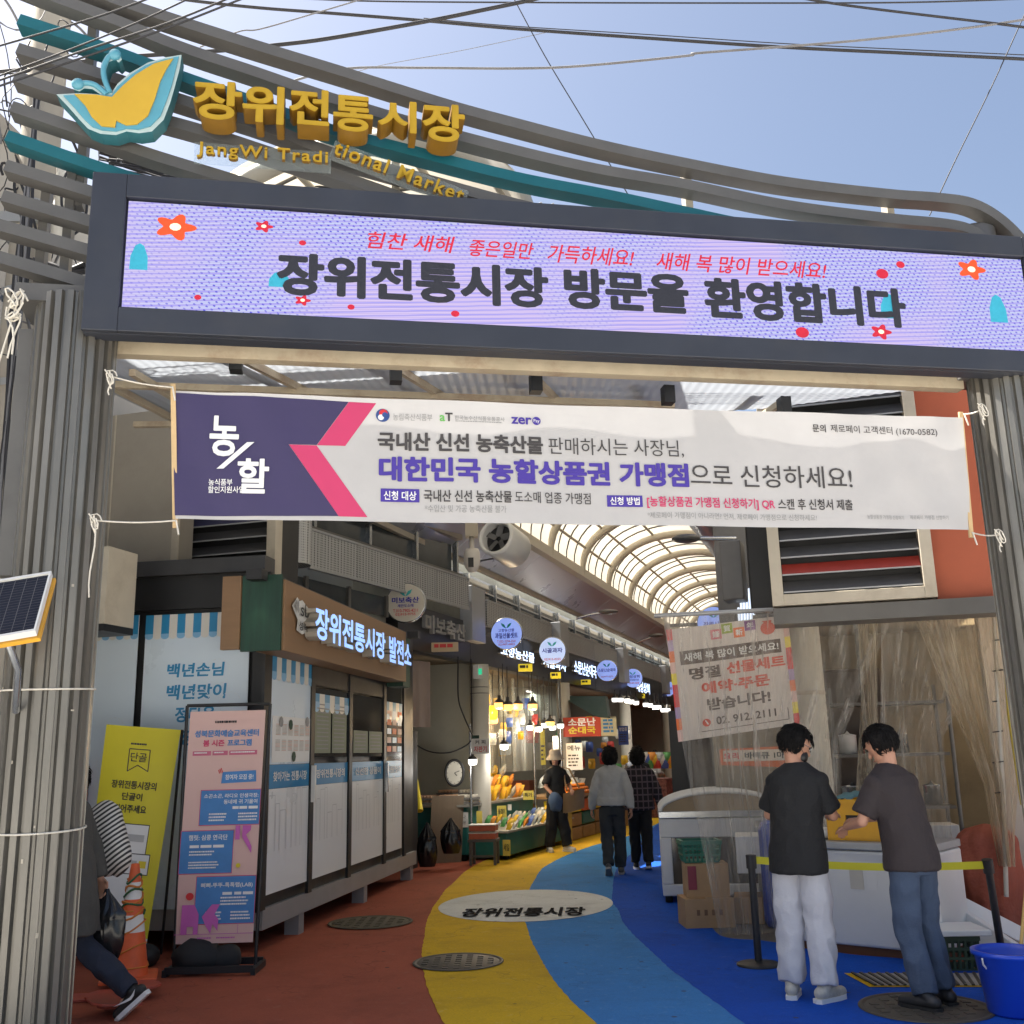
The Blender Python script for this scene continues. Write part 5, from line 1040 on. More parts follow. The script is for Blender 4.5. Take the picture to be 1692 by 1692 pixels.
for r_ in range(3):
    for c_ in range(13):
        putbag([3, 3, 1, 3, 6, 3, 3, 0, 3, 4, 3, 3, 1][(c_+r_*4) % 13] if c_ > 3 else [0, 1, 4, 2][(c_+r_) % 4], ST.at(.35+c_*.24, .452+.03*r_, .56-r_*.19), R(-70)+rs.uniform(-.3, .3), R(-30), rs.uniform(.5, .75), 'packed on the low front shelf of the teal stall', 'packets on the low front shelf')
pt = mat('yellow price card', (.72, .62, .12), .6)
for k, (x, y, w, h, Y, t, lab) in enumerate(((829, 1341, 15, 18, 17.6, '올갱이', 'yellow price card standing in the packets, upper middle'), (792, 1352, 9, 22, 16.8, '', 'narrow yellow price card at the near end of the shelf'), (837, 1401, 12, 24, 16.5, '세일', 'yellow sale card taped to the front of the low shelf'), (873, 1314, 17, 14, 18.5, '특가', 'yellow price card far along the back counter'), (842, 1334, 6, 9, 17.8, '', 'small white price card beside the yellow one'))):
    fr = Frame(aty(x, y, Y), az(100)); s_ = Y/CF; mb = MB(); mb.fbox(fr, -w*s_/2, w*s_/2, -h*s_/2, h*s_/2, -.01, 0, pt if k < 4 else M['white']); o_ = link('price_card', mb, None, lab, 'price card')
    if t: p = Print(fr, .003); p.text(t, -w*s_*.38, w*s_*.38, -h*s_*.2, h*s_*.25, M['dark'], .02); p.link(o_)
# stool with red trays, hanging black bags
so2 = gnd(797, 1431); stl = thing('low_bench', 'small grey metal bench in front of the teal stall', 'bench', so2)
bu = az(98)
mb = MB(); mb.obox(so2-bu*.22+V((0, 0, .34)), bu*.44, az(8)*.34, V((0, 0, .04)), M['rail']); link('seat', mb, stl)
for i in (-.2, .17):
    for j in (.01, .29): mb = MB(); mb.obox(so2+bu*i+az(8)*j, bu*.04, az(8)*.04, V((0, 0, .34)), M['rail']); link('leg', mb, stl)
mb = MB(); mb.obox(so2-bu*.16+az(8)*.02+V((0, 0, .12)), bu*.33, az(8)*.02, V((0, 0, .03)), M['rail']); link('stretcher', mb, stl)
for k in range(2):
    mb = MB(); q = so2+az(8)*.16+V((0, 0, .382+k*.115)); rt = mat('red carton', (.5, .13, .07), .6, 0, .15, 12)
    mb.box(q+V((0, 0, .04)), (.4, .3, .08), rt, R(-8)); mb.box(q+V((0, 0, .088)), (.42, .32, .014), M['white'], R(-8)); link('flat_carton', mb, None, ('lower red flat carton on the metal bench', 'upper red flat carton on the metal bench')[k], 'carton')
bgm = mat('black bin bag', (.012, .012, .014), .22, 0, .2, 5, spec=.6)
def sackmesh(o, w, h, d, m, seed, tie=True):
    mb = MB(); prof = (lambda v: (.8+.22*math.sin(math.pi*v)) if v < .8 else max(.05, .93*math.sqrt(max(0, 1-((v-.8)/.2)**2)))) if not tie else lambda v: (.62+.38*math.sin(math.pi*min(1, v*1.25+.15)*.8)) if v < .62 else max(.1, 1-(v-.62)/.38*.95)
    def fn(u, v):
        t = u*2*math.pi; pr_ = prof(v); wr = 1+.13*mnoise.noise(V((math.cos(t)*2.2, math.sin(t)*2.2+seed, v*2.5)))+.07*math.sin(t*9+seed+3*mnoise.noise(V((t, v*3, seed))))*(.3+v)
        return o+V((math.cos(t)*w*pr_*wr, math.sin(t)*d*pr_*wr, v*h))
    mb.grid(fn, 48, 22, m); return mb
for k, (x, y, Y, lab) in enumerate(((706, 1432, 15.7, 'black bin bag with a blue edge hung on the left of the stall end'), (745, 1410, 15.85, 'black bin bag hung beneath the price note'))):
    q = aty(x, y, Y); link('bin_bag', sackmesh(V((q.x, Y, max(.01, q.z))), .15 if k else .14, .62 if k == 0 else .5, .1, bgm, k*3.), None, lab, 'bin bag')
mb = MB(); q = ST.at(-.2, 0, -1.25); mb.obox(q, SN*-.4, SU*.5, V((0, 0, .75)), M['red']); link('red_crate_stack', mb, None, 'dull red box left of the teal stall in the recess', 'box', bev=.02)
mb = MB(); q = aty(728, 1330, 16.6); mb.obox(V((q.x-.2, 16.7, 0)), V((.5, .1, 0)), V((0, .04, 0)), V((.05, .1, 1.0)), mat('plywood board', (.17, .125, .085), .8, 0, .12, 3, stretch=(6, 1, 1))); link('leaning_board', mb, None, 'brown board leaning on the wall under the clock', 'board')
mb = MB(); mb.tube([aty(694, 1340, 16.5), aty(686, 1290, 16.8)], .05, M['yellow'], 12); link('yellow_roll', mb, None, 'yellowish roll standing left of the leaning board', 'roll')
slab('dark_door', 'dark doorway behind the kiosk end', [aty(672, 1300, 15.6), aty(690, 1300, 16.2), aty(690, 1300, 16.3), aty(672, 1300, 15.7)], 2.0, M['blackp'], 'door')
# ------------------------------------------------------------------ fruit stall, red banner, bulbs, plastic strips
FS = Frame(gnd(935, 1388), az(28)); FS.n = V((FS.u.y, -FS.u.x, 0)); fo_ = aty(960, 1372, 20.2); fo_.z = 0
FS = Frame(V((.95, 19.9, 0)), az(20)); FS.n = V((FS.u.y, -FS.u.x, 0))
fst = thing('fruit_stall', 'wooden fruit stall of stacked crates behind the woman in the bucket hat', 'market stall', FS.at(1, 0, -.4)); crw = mat('crate wood', (.34, .21, .1), .8, 0, .15, 6)
mb = MB(); mb.obox(FS.at(0, .78, 0), FS.n*-1., FS.u*2.8, V((0, 0, .05)), crw); link('counter', mb, fst)
for k in range(3):
    for j in range(3):
        mb = MB(); mb.obox(FS.at(.08+k*.9, .02+j*.25, -.05), FS.n*-.5, FS.u*.8, V((0, 0, .22)), [M['orange'], crw, M['yellow'], M['teald']][(k*2+j) % 4] if j else crw); link('crate', mb, fst, bev=.01)
mb = MB(); q = FS.at(-.3, 0, -.15); mb.box(q+V((0, 0, .33)), (.42, .42, .66), mat('yellow bin', (.5, .36, .05), .6, dirt=.3), R(-20)); link('yellow_bin', mb, None, 'yellow square bin behind the woman in the bucket hat', 'bin', bev=.03)
mb = MB(); mb.ell((0, 0, 0), (.042, .042, .038), mat('tangerine', (.78, .24, .02), .35, 0, .08, 20, bump=.1, bscale=200), 10, 7)
tg = link('tangerine', mb, None, 'orange tangerine heaped at the front of the fruit stall', 'tangerine', 'tangerines on the fruit stall', loc=V((0, 0, 0)))
n = 0
for l in range(3):
    for i in range(18-l*2):
        for j in range(3-l):
            q = FS.at(.1+i*.088+l*.06+rs.uniform(-.01, .01), .87+l*.065, -.08-j*.085-l*.03)
            o_ = tg if n == 0 else copy_tree(tg); o_.location = q; n += 1
for r_ in range(2):
    for c_ in range(7): putbag([1, 3, 1, 0, 1, 3, 1][(c_+r_) % 7], FS.at(.15+c_*.3, .84+.14*r_, -.45-r_*.2), R(-70)+rs.uniform(-.3, .3), R(-30), rs.uniform(1., 1.35), 'on the fruit stall behind the tangerines', 'bags on the fruit stall')
fr = Frame(aty(962, 1201, 21.5), az(97)); s_ = 21.5/CF; rb_ = thing('restaurant_banner', 'red sausage soup banner with white and yellow Korean letters and a beige side', 'banner', aty(962, 1217, 21.5))
a0, b0 = fr.px(931, 1218); a1, b1 = fr.px(992, 1184); a2, _ = fr.px(1018, 1184); mb = MB(); mb.fbox(fr, a0, a1, b0, b1, -.03, 0, mat('red banner cloth', (.5, .05, .02), .6, 0, .06)); rbm = link('red_panel', mb, rb_)
mb = MB(); mb.fbox(fr, a1+.005, a2, b0, b1, -.03, -.002, mat('beige banner', (.5, .46, .3), .6, 0, .1)); bbm = link('beige_panel', mb, rb_)
p = Print(fr, .003); p.tpx('소문난', 938, 1187, 1200, 984, M['whitep'], off=.035); p.link(rbm); p = Print(fr, .003); p.tpx('순대국', 939, 1201, 1213, 984, M['yellow'], off=.035); p.link(rbm); p = Print(fr, .003); p.bars(996, 1188, 1212, 1015, 4, M['blue'], fill=.6); p.link(bbm, 'small_print')
mb = MB(); mb.tube([V((fr.at(a0-.06, 0).x, 21.4, 0)), V((fr.at(a0-.06, 0).x, 21.4, 3.1))], .03, M['alu'], 10); link('steel_pole', mb, None, 'shiny steel pole left of the red soup banner', 'pole')
mb = MB(); q = [aty(930, 1152, 22), aty(1008, 1152, 23), aty(1012, 1190, 22), aty(975, 1185, 20.5)]; mb.prism([aty(925, 1150, 23), aty(1000, 1150, 23), aty(1005, 1186, 21), aty(985, 1184, 21)], V((.1, .5, 0)), mat('dark green awning', (.012, .045, .035), .7)); link('shop_awning', mb, None, 'dark green awning wedge above the red soup banner', 'awning')
strip = sheet_mat('clear strip curtain', (.6, .6, .55), (.93, .94, .92), .12, (14, 14, .5), .03, .5, .3)
mb = MB()
q0, q1 = AF.at(3., 0, -.3), AF.at(7.6, 0, -.3)
mb.grid(lambda u, v: q0.lerp(q1, u)+AF.n*(.06*math.sin(u*44)+.03*math.sin(u*97))+V((0, 0, 3.05-v*1.75)), 120, 4, strip); link('plastic_strip_curtain', mb, None, 'clear plastic sheet hanging behind the warm bulbs of the snack shop', 'plastic sheet')
def bulb(x, y, Y, warm, label, r=.075, light=0):
    c = aty(x, y, Y); t = thing('hanging_bulb', label, 'hanging bulb', c, ('warm bulbs over the snack stall' if warm else 'white bulbs over the stalls'))
    mb = MB(); mb.lathe([(0, -r*.8), (r*.75, -r*.75), (r, -r*.4), (r, r*.5), (r*.8, r*.7)], c, M['warm'] if warm else M['cool'], 16); link('glow', mb, t)
    mb = MB(); mb.lathe([(r*1.1, r*.45), (r*.9, r*.9), (r*.35, r*1.25), (r*.3, r*2), (0, r*2)], c, M['blackp'], 14); mb.tube([c+V((0, 0, r*1.9)), c+V((0, 0, 3.1-c.z if c.z < 3 else .3))], .008, M['cable'], 5); link('socket', mb, t)
    if light:
        l = bpy.data.lights.new('bulb light', 'POINT'); l.energy = light*.5; l.color = (1, .72, .4) if warm else (1, .96, .88); l.shadow_soft_size = .08; lo = bpy.data.objects.new('bulb_light', l); COL.objects.link(lo); lo.parent = t; lo.location = V((0, 0, -r*1.6))
for k, (x, y, Y, lt) in enumerate(((799, 1163, 18., 0), (825, 1165, 18.2, 26), (839, 1168, 18., 0), (856, 1167, 18.4, 0), (880, 1167, 19., 26), (815, 1190, 18.8, 0), (909, 1196, 20, 14))):
    bulb(x, y, Y, True, ('leftmost tilted warm bulb', 'second warm bulb from the left', 'lowest hung warm bulb of the row', 'fourth warm bulb of the row', 'rightmost warm bulb of the row', 'warm bulb hanging below the row', 'lone warm bulb among the white ones')[k]+' over the snack stall', .085, lt)
for k, (x, y, Y, lt) in enumerate(((833, 1233, 17.4, 8), (876, 1202, 20, 0), (890, 1204, 20.2, 16), (900, 1198, 20.6, 0), (913, 1202, 20.8, 0), (926, 1199, 21, 0), (781, 1258, 16.4, 6))):
    bulb(x, y, Y, False, ('white bulb on a stem above the snack bags', 'first white bulb right of the strips', 'largest white bulb above the bucket hat', 'white bulb next to the lone warm one', 'white bulb right of the lone warm one', 'white bulb at the steel pole', 'low white bulb under the coffee sign')[k]+' in the left shops', .07, lt)
for k, (x, y) in enumerate(((1016, 1156), (1025, 1156), (1036, 1157), (1043, 1159), (1051, 1161), (1067, 1164), (1074, 1165), (1082, 1168), (1088, 1168), (1096, 1173), (1103, 1173))):
    bulb(x, y, 25.5+k*.3, False, 'one of the far white bulbs in the row deep in the arcade', .075, 12 if k in (2, 7) else 0)
# deep arcade: counters, goods, vendor booth and backdrop dark
for k, (x, y, Y, w, h, m_, lab) in enumerate(((1075, 1300, 27, 1.0, .95, mat('patterned stall cloth', (.2, .08, .07), .8, 0, .9, 14), 'stall under patterned cloth deep in the arcade'), (1040, 1290, 29, 1.2, .9, M['teald'], 'green stall behind the walking pair'))):
    c = aty(x, y, Y); mb = MB(); mb.box(V((c.x, Y, h/2)), (w, .8, h), m_, R(-20)); link('far_stall', mb, None, lab, 'market stall', bev=.02)
for k in range(16):
    x = 1052+k*4.2; putbag((k*5) % 7, aty(x, 1262+(k % 3)*4, 26.4), R(-10), 0, 1.1, 'hung and stacked at the far stalls', 'goods at the far stalls')
slab('dark_backdrop', 'dark end of the arcade behind the far stalls', [AF.at(LEN-.5, 0, -4), AF.at(LEN-.4, 0, -4), AF.at(LEN-.4, 0, 9), AF.at(LEN-.5, 0, 9)], 5.5, mat('backdrop dark', (.12, .12, .11), .8, 0, .4, 2))  # dark-coloured backdrop standing for the dim depth of the lane
for k, (u, d0, d1, lab) in enumerate(((20, -3.5, -1.2, 'pale cold display cabinet in the left shops by the soup banner'), (12, -4.2, -2.6, 'steel shelf unit at the back of the fruit shop'), (5, -4.2, -2.2, 'dark shelf unit at the back of the snack shop'))):
    mb = MB(); mb.obox(AF.at(u, 0, d0), AU*.6, AF.n*(d1-d0), V((0, 0, 1.9)), [M['white'], M['galv'], M['blackp']][k]); link('shop_shelf', mb, None, lab, 'shelf', bev=.02)
rs2 = random.Random(9)
for k in range(26):
    u = rs2.uniform(3.4, 13); d = rs2.uniform(-3.8, -.6); z = rs2.uniform(1.2, 2.3); putbag(rs2.choice((0, 0, 1, 2, 3, 4, 5, 6)), AF.at(u, z, d), rs2.uniform(-.6, .3), 0, rs2.uniform(.9, 1.5), 'hanging inside the left snack shop', 'packs hanging inside the left shop')
for k, (x, y, Y, w, h, m_, t, lab) in enumerate(((949, 1250, 20.9, 26, 42, M['white'], '메뉴', 'tall white menu board under the red soup banner'), (1030, 1215, 24, 16, 30, mat('blue notice', (.05, .1, .4), .5), '영업중', 'blue and white notice on the far column'), (918, 1228, 20.6, 9, 22, M['white'], '', 'white paper price tag hanging right of the bucket hat'), (897, 1235, 22, 8, 55, M['yellow'], '', 'tall yellow notice strip behind the bucket hat'))):
    fr = Frame(aty(x, y, Y), az(97)); s_ = Y/CF; mb = MB(); mb.fbox(fr, -w*s_/2, w*s_/2, -h*s_/2, h*s_/2, -.02, 0, m_); o_ = link('notice_board', mb, None, lab, 'notice'); p = Print(fr, .003); p.bars(x-w*.4, y-h*.1, y+h*.42, x+w*.4, 4, M['ink']); 
    if t: p.text(t, -w*s_*.4, w*s_*.4, h*s_*.22, h*s_*.42, M['dark'] if k != 1 else M['whitep'], .02)
    p.link(o_)
# right side shops further in
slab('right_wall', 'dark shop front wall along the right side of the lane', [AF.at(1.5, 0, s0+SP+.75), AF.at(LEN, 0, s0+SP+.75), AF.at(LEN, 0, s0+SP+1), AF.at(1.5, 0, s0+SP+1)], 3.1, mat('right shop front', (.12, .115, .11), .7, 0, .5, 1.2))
q = aty(1124, 1270, 13.4); mb = MB(); mb.box(V((q.x+.02, 13.4, 1.3)), (.22, .25, 1.6), M['black'], R(-18)); mb.box(V((q.x+.02, 13.4, .75)), (.226, .256, .55), mat('maroon base', (.12, .02, .02), .6), R(-18)); mb.box(V((q.x+.02, 13.4, .24)), (.2, .23, .48), M['black'], R(-18)); link('black_post', mb, None, 'black post with a maroon band at the left edge of the plastic curtain', 'post')

# more goods: hanging strings of packs, produce piles, boxes
rs = random.Random(21)
for k in range(34):
    u = rs.uniform(3.1, 7.4); d = rs.uniform(-.45, -.1); z = rs.uniform(1.75, 2.5); putbag(rs.choice((3, 3, 1, 0, 0, 5, 6)), AF.at(u, z, d), rs.uniform(-.5, .3), 0, rs.uniform(.6, .95), 'strung along the front of the snack shop', 'packs strung along the snack shop front')
for k in range(28):
    u = rs.uniform(8.2, 13.8); d = rs.uniform(-.6, .3); z = rs.uniform(1.0, 2.4); putbag(rs.choice((3, 1, 0, 4, 5, 6, 2)), AF.at(u, z, d), rs.uniform(-.5, .3), 0, rs.uniform(.7, 1.1), 'hung at the front of the shop under the red banner', 'packs hung under the red banner')
pm = [mat('leafy green', (.08, .2, .04), .6, 0, .3, 14), mat('radish white', (.6, .58, .5), .5, 0, .1, 14), mat('persimmon', (.6, .16, .03), .4), mat('apple red', (.4, .04, .03), .35, 0, .2, 12), mat('onion', (.5, .3, .12), .5, 0, .2, 14)]
pn_ = ['leafy greens', 'white radishes', 'persimmons', 'red apples', 'onions']
for k in range(9):
    row = k//5; q = FS.at(2.95+(k % 5)*.52, .5-.02*row, -.02-row*.55) if True else None
    t = thing('produce_tray', 'tray of '+pn_[k % 5]+(' in the front row past the fruit stall', ' in the second row past the fruit stall')[row], 'produce tray', q)
    mb = MB(); mb.obox(q-FS.u*.24, FS.u*.48, FS.n*-.48, V((0, 0, .12)), (M['blackp'], crw, M['teald'])[k % 3]); mb.obox(q-FS.u*.24-V((0, 0, .5)), FS.u*.48, FS.n*-.48, V((0, 0, .495)), crw); link('tray', mb, t)
    mb = MB()
    for j in range(22): mb.ell(q+FS.u*rs.uniform(-.19, .19)-FS.n*rs.uniform(.06, .42)+V((0, 0, .13+rs.uniform(0, .07))), (.05, .05, .042) if k % 5 != 1 else (.035, .11, .035), pm[k % 5], 8, 6, jit=.3 if k % 5 == 0 else .05)
    link('produce', mb, t)
for k, (u, d, n_) in enumerate(((3.6, -1.6, 4), (4.6, -1.9, 3), (9.2, -1.4, 4), (10.4, -1.7, 3), (11.6, -1.3, 4))):
    for j in range(n_):
        mb = MB(); mb.box(AF.at(u, .13+j*.262, d), (.5, .4, .25), (M['card'], M['white'], mat('print carton', (.3, .1, .06), .7))[(k+j) % 3], R(-18+rs.uniform(-6, 6))); link('stock_carton', mb, None, 'stock carton piled inside the left shops', 'carton', 'stock cartons inside the left shops', bev=.006)
for k, u in enumerate((3.6, 5.6, 9.6, 12.2)):
    t = thing('tube_light', ('fluorescent tube over the near end of the snack shop', 'fluorescent tube over the far end of the snack shop', 'fluorescent tube over the near end of the soup shop', 'fluorescent tube over the far end of the soup shop')[k], 'tube light', AF.at(u, 3.0, -1.2))
    mb = MB(); mb.tube([AF.at(u-.55, 3.02, -1.2), AF.at(u+.55, 3.02, -1.2)], .018, M['cool'], 8); link('tube', mb, t)
    mb = MB(); mb.fbox(AF, u-.6, u+.6, 3.045, 3.09, -1.25, -1.15, M['white']); link('batten', mb, t)
    l = bpy.data.lights.new('tube light', 'AREA'); l.shape = 'RECTANGLE'; l.size = 1.1; l.size_y = .06; l.energy = 4; l.color = (.93, 1, .9); lo = bpy.data.objects.new('tube_lamp', l); COL.objects.link(lo); lo.parent = t; lo.location = V((0, 0, -.01)); lo.rotation_euler = (0, 0, R(90-AZ))
# ------------------------------------------------------------------ pink programme stand
def c7(x, y): return x/3.384, 840+y/3.384
def c8(x, y): return x/3.384, 1192+y/3.384
bl, br = gnd(281, 1610), gnd(425, 1606); PS = Frame(bl, (br-bl)); PS.o = bl
stn = thing('banner_stand', 'tall pink programme banner in a black tube stand in front of the kiosk', 'banner stand', (bl+br)/2)
tilt = (PS.v*1-PS.n*.045).normalized(); PT = Frame(bl, PS.u, tilt)
w = (br-bl).length; xa, ht = PT.px(309, 1166); xb, _ = PT.px(446, 1166)
mb = MB()
for a in (xa, xb): mb.tube([PT.at(a if a == xa else xb, ht, -.01), PT.at(.02 if a == xa else w-.02, .03, -.01)], .014, M['blackp'], 8)
mb.tube([PT.at(xa, ht, -.01), PT.at(xb, ht, -.01)], .014, M['blackp'], 8); link('frame', mb, stn)
mb = MB()
for a in (.0, w):
    mb.bar(PS.at(a, .03, .16), PS.at(a, .03, -.22), .035, .05, M['blackp'])
mb.bar(PS.at(0, .05, .14), PS.at(w, .05, .14), .03, .05, M['blackp']); mb.bar(PS.at(0, .05, -.2), PS.at(w, .05, -.2), .03, .05, M['blackp'])
link('base', mb, stn)
pinkc = mat('pink banner vinyl', (.68, .45, .41), .45, 0, .03, 3, bump=.05, bscale=4); x0, y1 = PT.px(315, 1176); x1, _ = PT.px(439, 1176); _, y0 = PT.px(300, 1560)
x0b, _ = PT.px(287, 1560); x1b, _ = PT.px(418, 1549)
def pv_(u, v, d=0): return PT.at((x0b+(x0-x0b)*v)*(1-u)+(x1b+(x1-x1b)*v)*u, y0+(y1-y0)*v, d+.003*math.sin(u*5+v*3))
mb = MB(); mb.grid(lambda u, v: pv_(u, v), 6, 16, pinkc); vin = link('vinyl', mb, stn)
class Rect(Print):
    pass
def rectprint(fn, W=100., H=100.):
    class F: pass
    f = F(); f.at = lambda a, b, d=0.: fn(a/W, 1-b/H, d); f.bend = None; return f
def rp(fr, d=.004): q = Print.__new__(Print); q.fr = fr; q.mb = MB(); q.d = d; q.k = 0; q.sub = False; return q
def tl(p, s, x0, yt, yb, x1, m, off=0., **kw):   # text in a 0..100 chart, y downwards
    e = p.fr.at; vs_before = len(p.mb.v)
    fr0 = p.fr; 
    class F: pass
    f = F(); f.at = lambda a, b, d=0.: e(a, -b, d); p.fr = f; p.text(s, x0, x1, -yb, -yt, m, off, **kw); p.fr = fr0
def rc(p, x0, yt, yb, x1, m, lay=0):
    p.k += 1; d = p._d(lay)+p.k*.00003; fr = p.fr
    p.mb.grid(lambda u, v: fr.at(x0+(x1-x0)*u, yb+(yt-yb)*v, d), max(1, int(abs(x1-x0)/5)), max(1, int(abs(yb-yt)/3)), m)
def rows(p, x0, yt, yb, x1, n, m):
    h = (yb-yt)/n
    for i in range(n):
        x = x0; end = x0+(x1-x0)*random.uniform(.75, 1)
        while x < end: ww = h*random.uniform(.6, 2.2); rc(p, x, yt+i*h, yt+i*h+h*.5, min(end, x+ww), m, 1); x += ww+h*.3
p = rp(rectprint(pv_)); bl2 = mat('banner blue', (.06, .22, .52), .5); mg = mat('banner magenta', (.55, .12, .45), .5); rdp = mat('banner rose', (.6, .06, .16), .5)
rows(p, 34, 4.5, 6.5, 68, 1, M['dark']); tl(p, '성북문화예술교육센터', 8, 8.6, 11.8, 93, bl2, .03); tl(p, '봄 시즌', 20, 13, 16, 48, rdp, .035); tl(p, '프로그램', 52, 13, 16, 84, bl2, .035)
for a, b in ((7, 31), (33, 53), (55, 92)): rc(p, a, 18, 20, b, mat('pill pink', (.55, .13, .22), .5)); rows(p, a+2, 18.5, 19.6, b-2, 1, M['whitep'])
p.poly([(48, 27.5), (92, 27), (93, 32), (47, 32.5)], bl2); tl(p, '참여자 모집 중!', 52, 28.6, 31, 89, M['whitep'], .02)
for k in range(3): p.poly([(42+k*1.6, 26.6-k*.4), (43+k*1.6, 26.4-k*.4), (44.5+k*2, 28-k*.2), (43.7+k*2, 28.2-k*.2)], M['red'])
for x0_, t_, b_, x1_ in ((22, 35.5, 50.5, 100), (0, 53, 71, 68), (24, 72.5, 93-1, 100)):
    rc(p, x0_-.8, t_-.3, b_+.3, x1_, rdp, -.3); rc(p, x0_, t_, b_, x1_-.6, bl2, 0)
tl(p, '소곤소곤, 라디오 인생극장:', 26, 37, 39, 97, M['whitep'], .015); tl(p, '동네에 귀 기울여', 52, 39.6, 41.6, 96, M['whitep'], .015)
tl(p, '햄릿: 심쿵 연극단', 10, 54.6, 57, 60, M['whitep'], .02); tl(p, '삐삐-뚜뚜-톡톡랩(LAB)', 30, 75, 77.4, 96, M['whitep'], .02)
for xs, y in ((((64, 72), (73, 83), (85, 97)), 42.6), (((12, 24), (26, 40), (42, 56)), 59), (((58, 70), (73, 82), (84, 97)), 79)):
    for a, b in xs: rc(p, a, y, y+1.2, b, M['whitep'], 1)
rows(p, 34, 45.5, 49.5, 60, 3, M['whitep']); rows(p, 72, 45.5, 49.5, 97, 3, M['whitep']); rows(p, 12, 61.5, 64, 45, 2, M['whitep']); rows(p, 12, 66, 69.5, 52, 3, M['whitep']); rows(p, 56, 81, 85, 97, 3, M['whitep']); rows(p, 38, 87, 91, 62, 3, M['whitep']); rows(p, 70, 87, 91, 96, 3, M['whitep'])
for pts in ([(70, 51), (76, 51), (76, 57), (70, 57)], [(79, 51), (90, 51), (90, 53), (84, 55), (92, 60), (92, 63), (79, 56)], [(8, 84), (24, 84), (30, 88), (30, 96), (24, 96), (24, 93), (16, 93), (16, 96), (8, 96)], [(34, 89), (46, 84), (56, 84), (50, 88), (55, 90), (55, 95), (48, 92), (46, 96), (40, 93)]): p.poly(pts, mg, -.1)
for x, y, r, m_ in ((76, 68, 3, M['yellow']), (17, 80.5, 5, M['red'])): p.poly([(x+r*math.cos(t*.4), y+r*.32*math.sin(t*.4)) for t in range(16)], m_, 0)
rc(p, 0, 96, 96.25, 100, mg); rc(p, 80, 85+7, 96, 80.5, mg); rows(p, 30, 97.4, 98.6, 48, 1, mg); rows(p, 54, 97.4, 98.6, 80, 1, mg)
p.link(vin, 'printing')
mb = MB(); mb.ell(PS.at(.2, .12, -.02), (.2, .15, .13), mat('sand bag', (.02, .02, .022), .8), 18, 12, jit=.2); mb.ell(PS.at(.42, .1, -.05), (.13, .12, .11), MATS['sand bag'], 16, 10, jit=.25); link('sandbag', mb, None, 'black sandbag weighing down the base of the pink banner stand', 'sandbag')
# ------------------------------------------------------------------ yellow banner
YF = Frame(aty(240, 1590, 8.95), az(93)); YF.o.z = 0
yp = [YF.px(*q) for q in ((176, 1197), (299, 1206), (237, 1592), (128, 1580))]
yst = thing('yellow_banner', 'yellow banner on a leaning stand between the cone and the pink programme banner', 'banner stand', YF.at((yp[2][0]+yp[3][0])/2, 0))
def yv(u, v, d=0): a = V((*yp[3], 0)).lerp(V((*yp[2], 0)), u).lerp(V((*yp[0], 0)).lerp(V((*yp[1], 0)), u), v); return YF.at(a.x, a.y, d+.012*math.sin(math.pi*u)*math.sin(v*3))
mb = MB(); mb.grid(lambda u, v: yv(u, .1+v*.9), 8, 16, mat('yellow vinyl', (.64, .56, .02), .5, 0, .04, 3)); mb.grid(lambda u, v: yv(u, v*.1), 8, 3, mat('white vinyl', (.6, .6, .6), .5)); yvn = link('vinyl', mb, yst)
p = rp(rectprint(yv)); rows(p, 37, 7.3, 8.8, 63, 1, M['ink'])
def outline(pts, wd, m, lay=0):
    n = len(pts)
    for i in range(n):
        a, b = V((*pts[i], 0)), V((*pts[(i+1) % n], 0)); d = (b-a).normalized(); e = V((-d.y, d.x*.33, 0))*wd; p.poly([tuple((a-e).xy), tuple((b-e).xy), tuple((b+e).xy), tuple((a+e).xy)], m, lay)
outline([(36, 10), (64, 10), (65, 19.5), (50, 17), (37, 20)], .6, M['ink']); tl(p, '단골', 39, 11.5, 15.5, 61, M['ink'], .008)
tl(p, '장위전통시장의', 18, 24, 27.6, 80, M['dark'], .02); tl(p, '단골이', 35, 29.2, 32.6, 63, M['dark'], .02); tl(p, '되어주세요', 26, 34.4, 38, 71, M['dark'], .02)
rc(p, 21, 42.5, 88, 79, M['ink'], -.3); rc(p, 22, 42.9, 87.6, 78, M['whitep'], 0); rc(p, 14, 55, 64, 86, M['ink'], .3); rc(p, 15, 55.4, 63.6, 85, M['whitep'], .6)
rc(p, 26, 47, 50, 74, mat('search grey', (.45, .45, .45), .6), 1); tl(p, '장위전통시장', 22, 58, 60.4, 52, M['dark'], lay=2); rc(p, 72, 58, 61, 82, M['yellow'], 2); rc(p, 62, 58, 61, 69, mat('search grey', (.45, .45, .45), .6), 2)
tl(p, '위전통시장의', 30, 91-1, 92.4, 80, M['dark'], lay=2) if False else None
tl(p, '장위전통시장의', 30, 78.5, 81, 74, M['dark'], lay=2); tl(p, '소식을 받아보세요!', 30, 82.5, 85, 76, M['dark'], lay=2)
p.link(yvn, 'printing')
mb = MB(); mb.tube([yv(0, 1, -.03), YF.at(yp[0][0]-.1, .02, -.45)], .012, M['blackp'], 8); mb.tube([yv(1, 1, -.03), YF.at(yp[1][0]-.25, .02, -.45)], .012, M['blackp'], 8); link('strut', mb, yst)
mb = MB(); q = YF.at(yp[2][0]-.02, .08, -.02); mb.ell(q, (.14, .14, .1), M['blackp'], 16, 10); link('base', mb, yst)
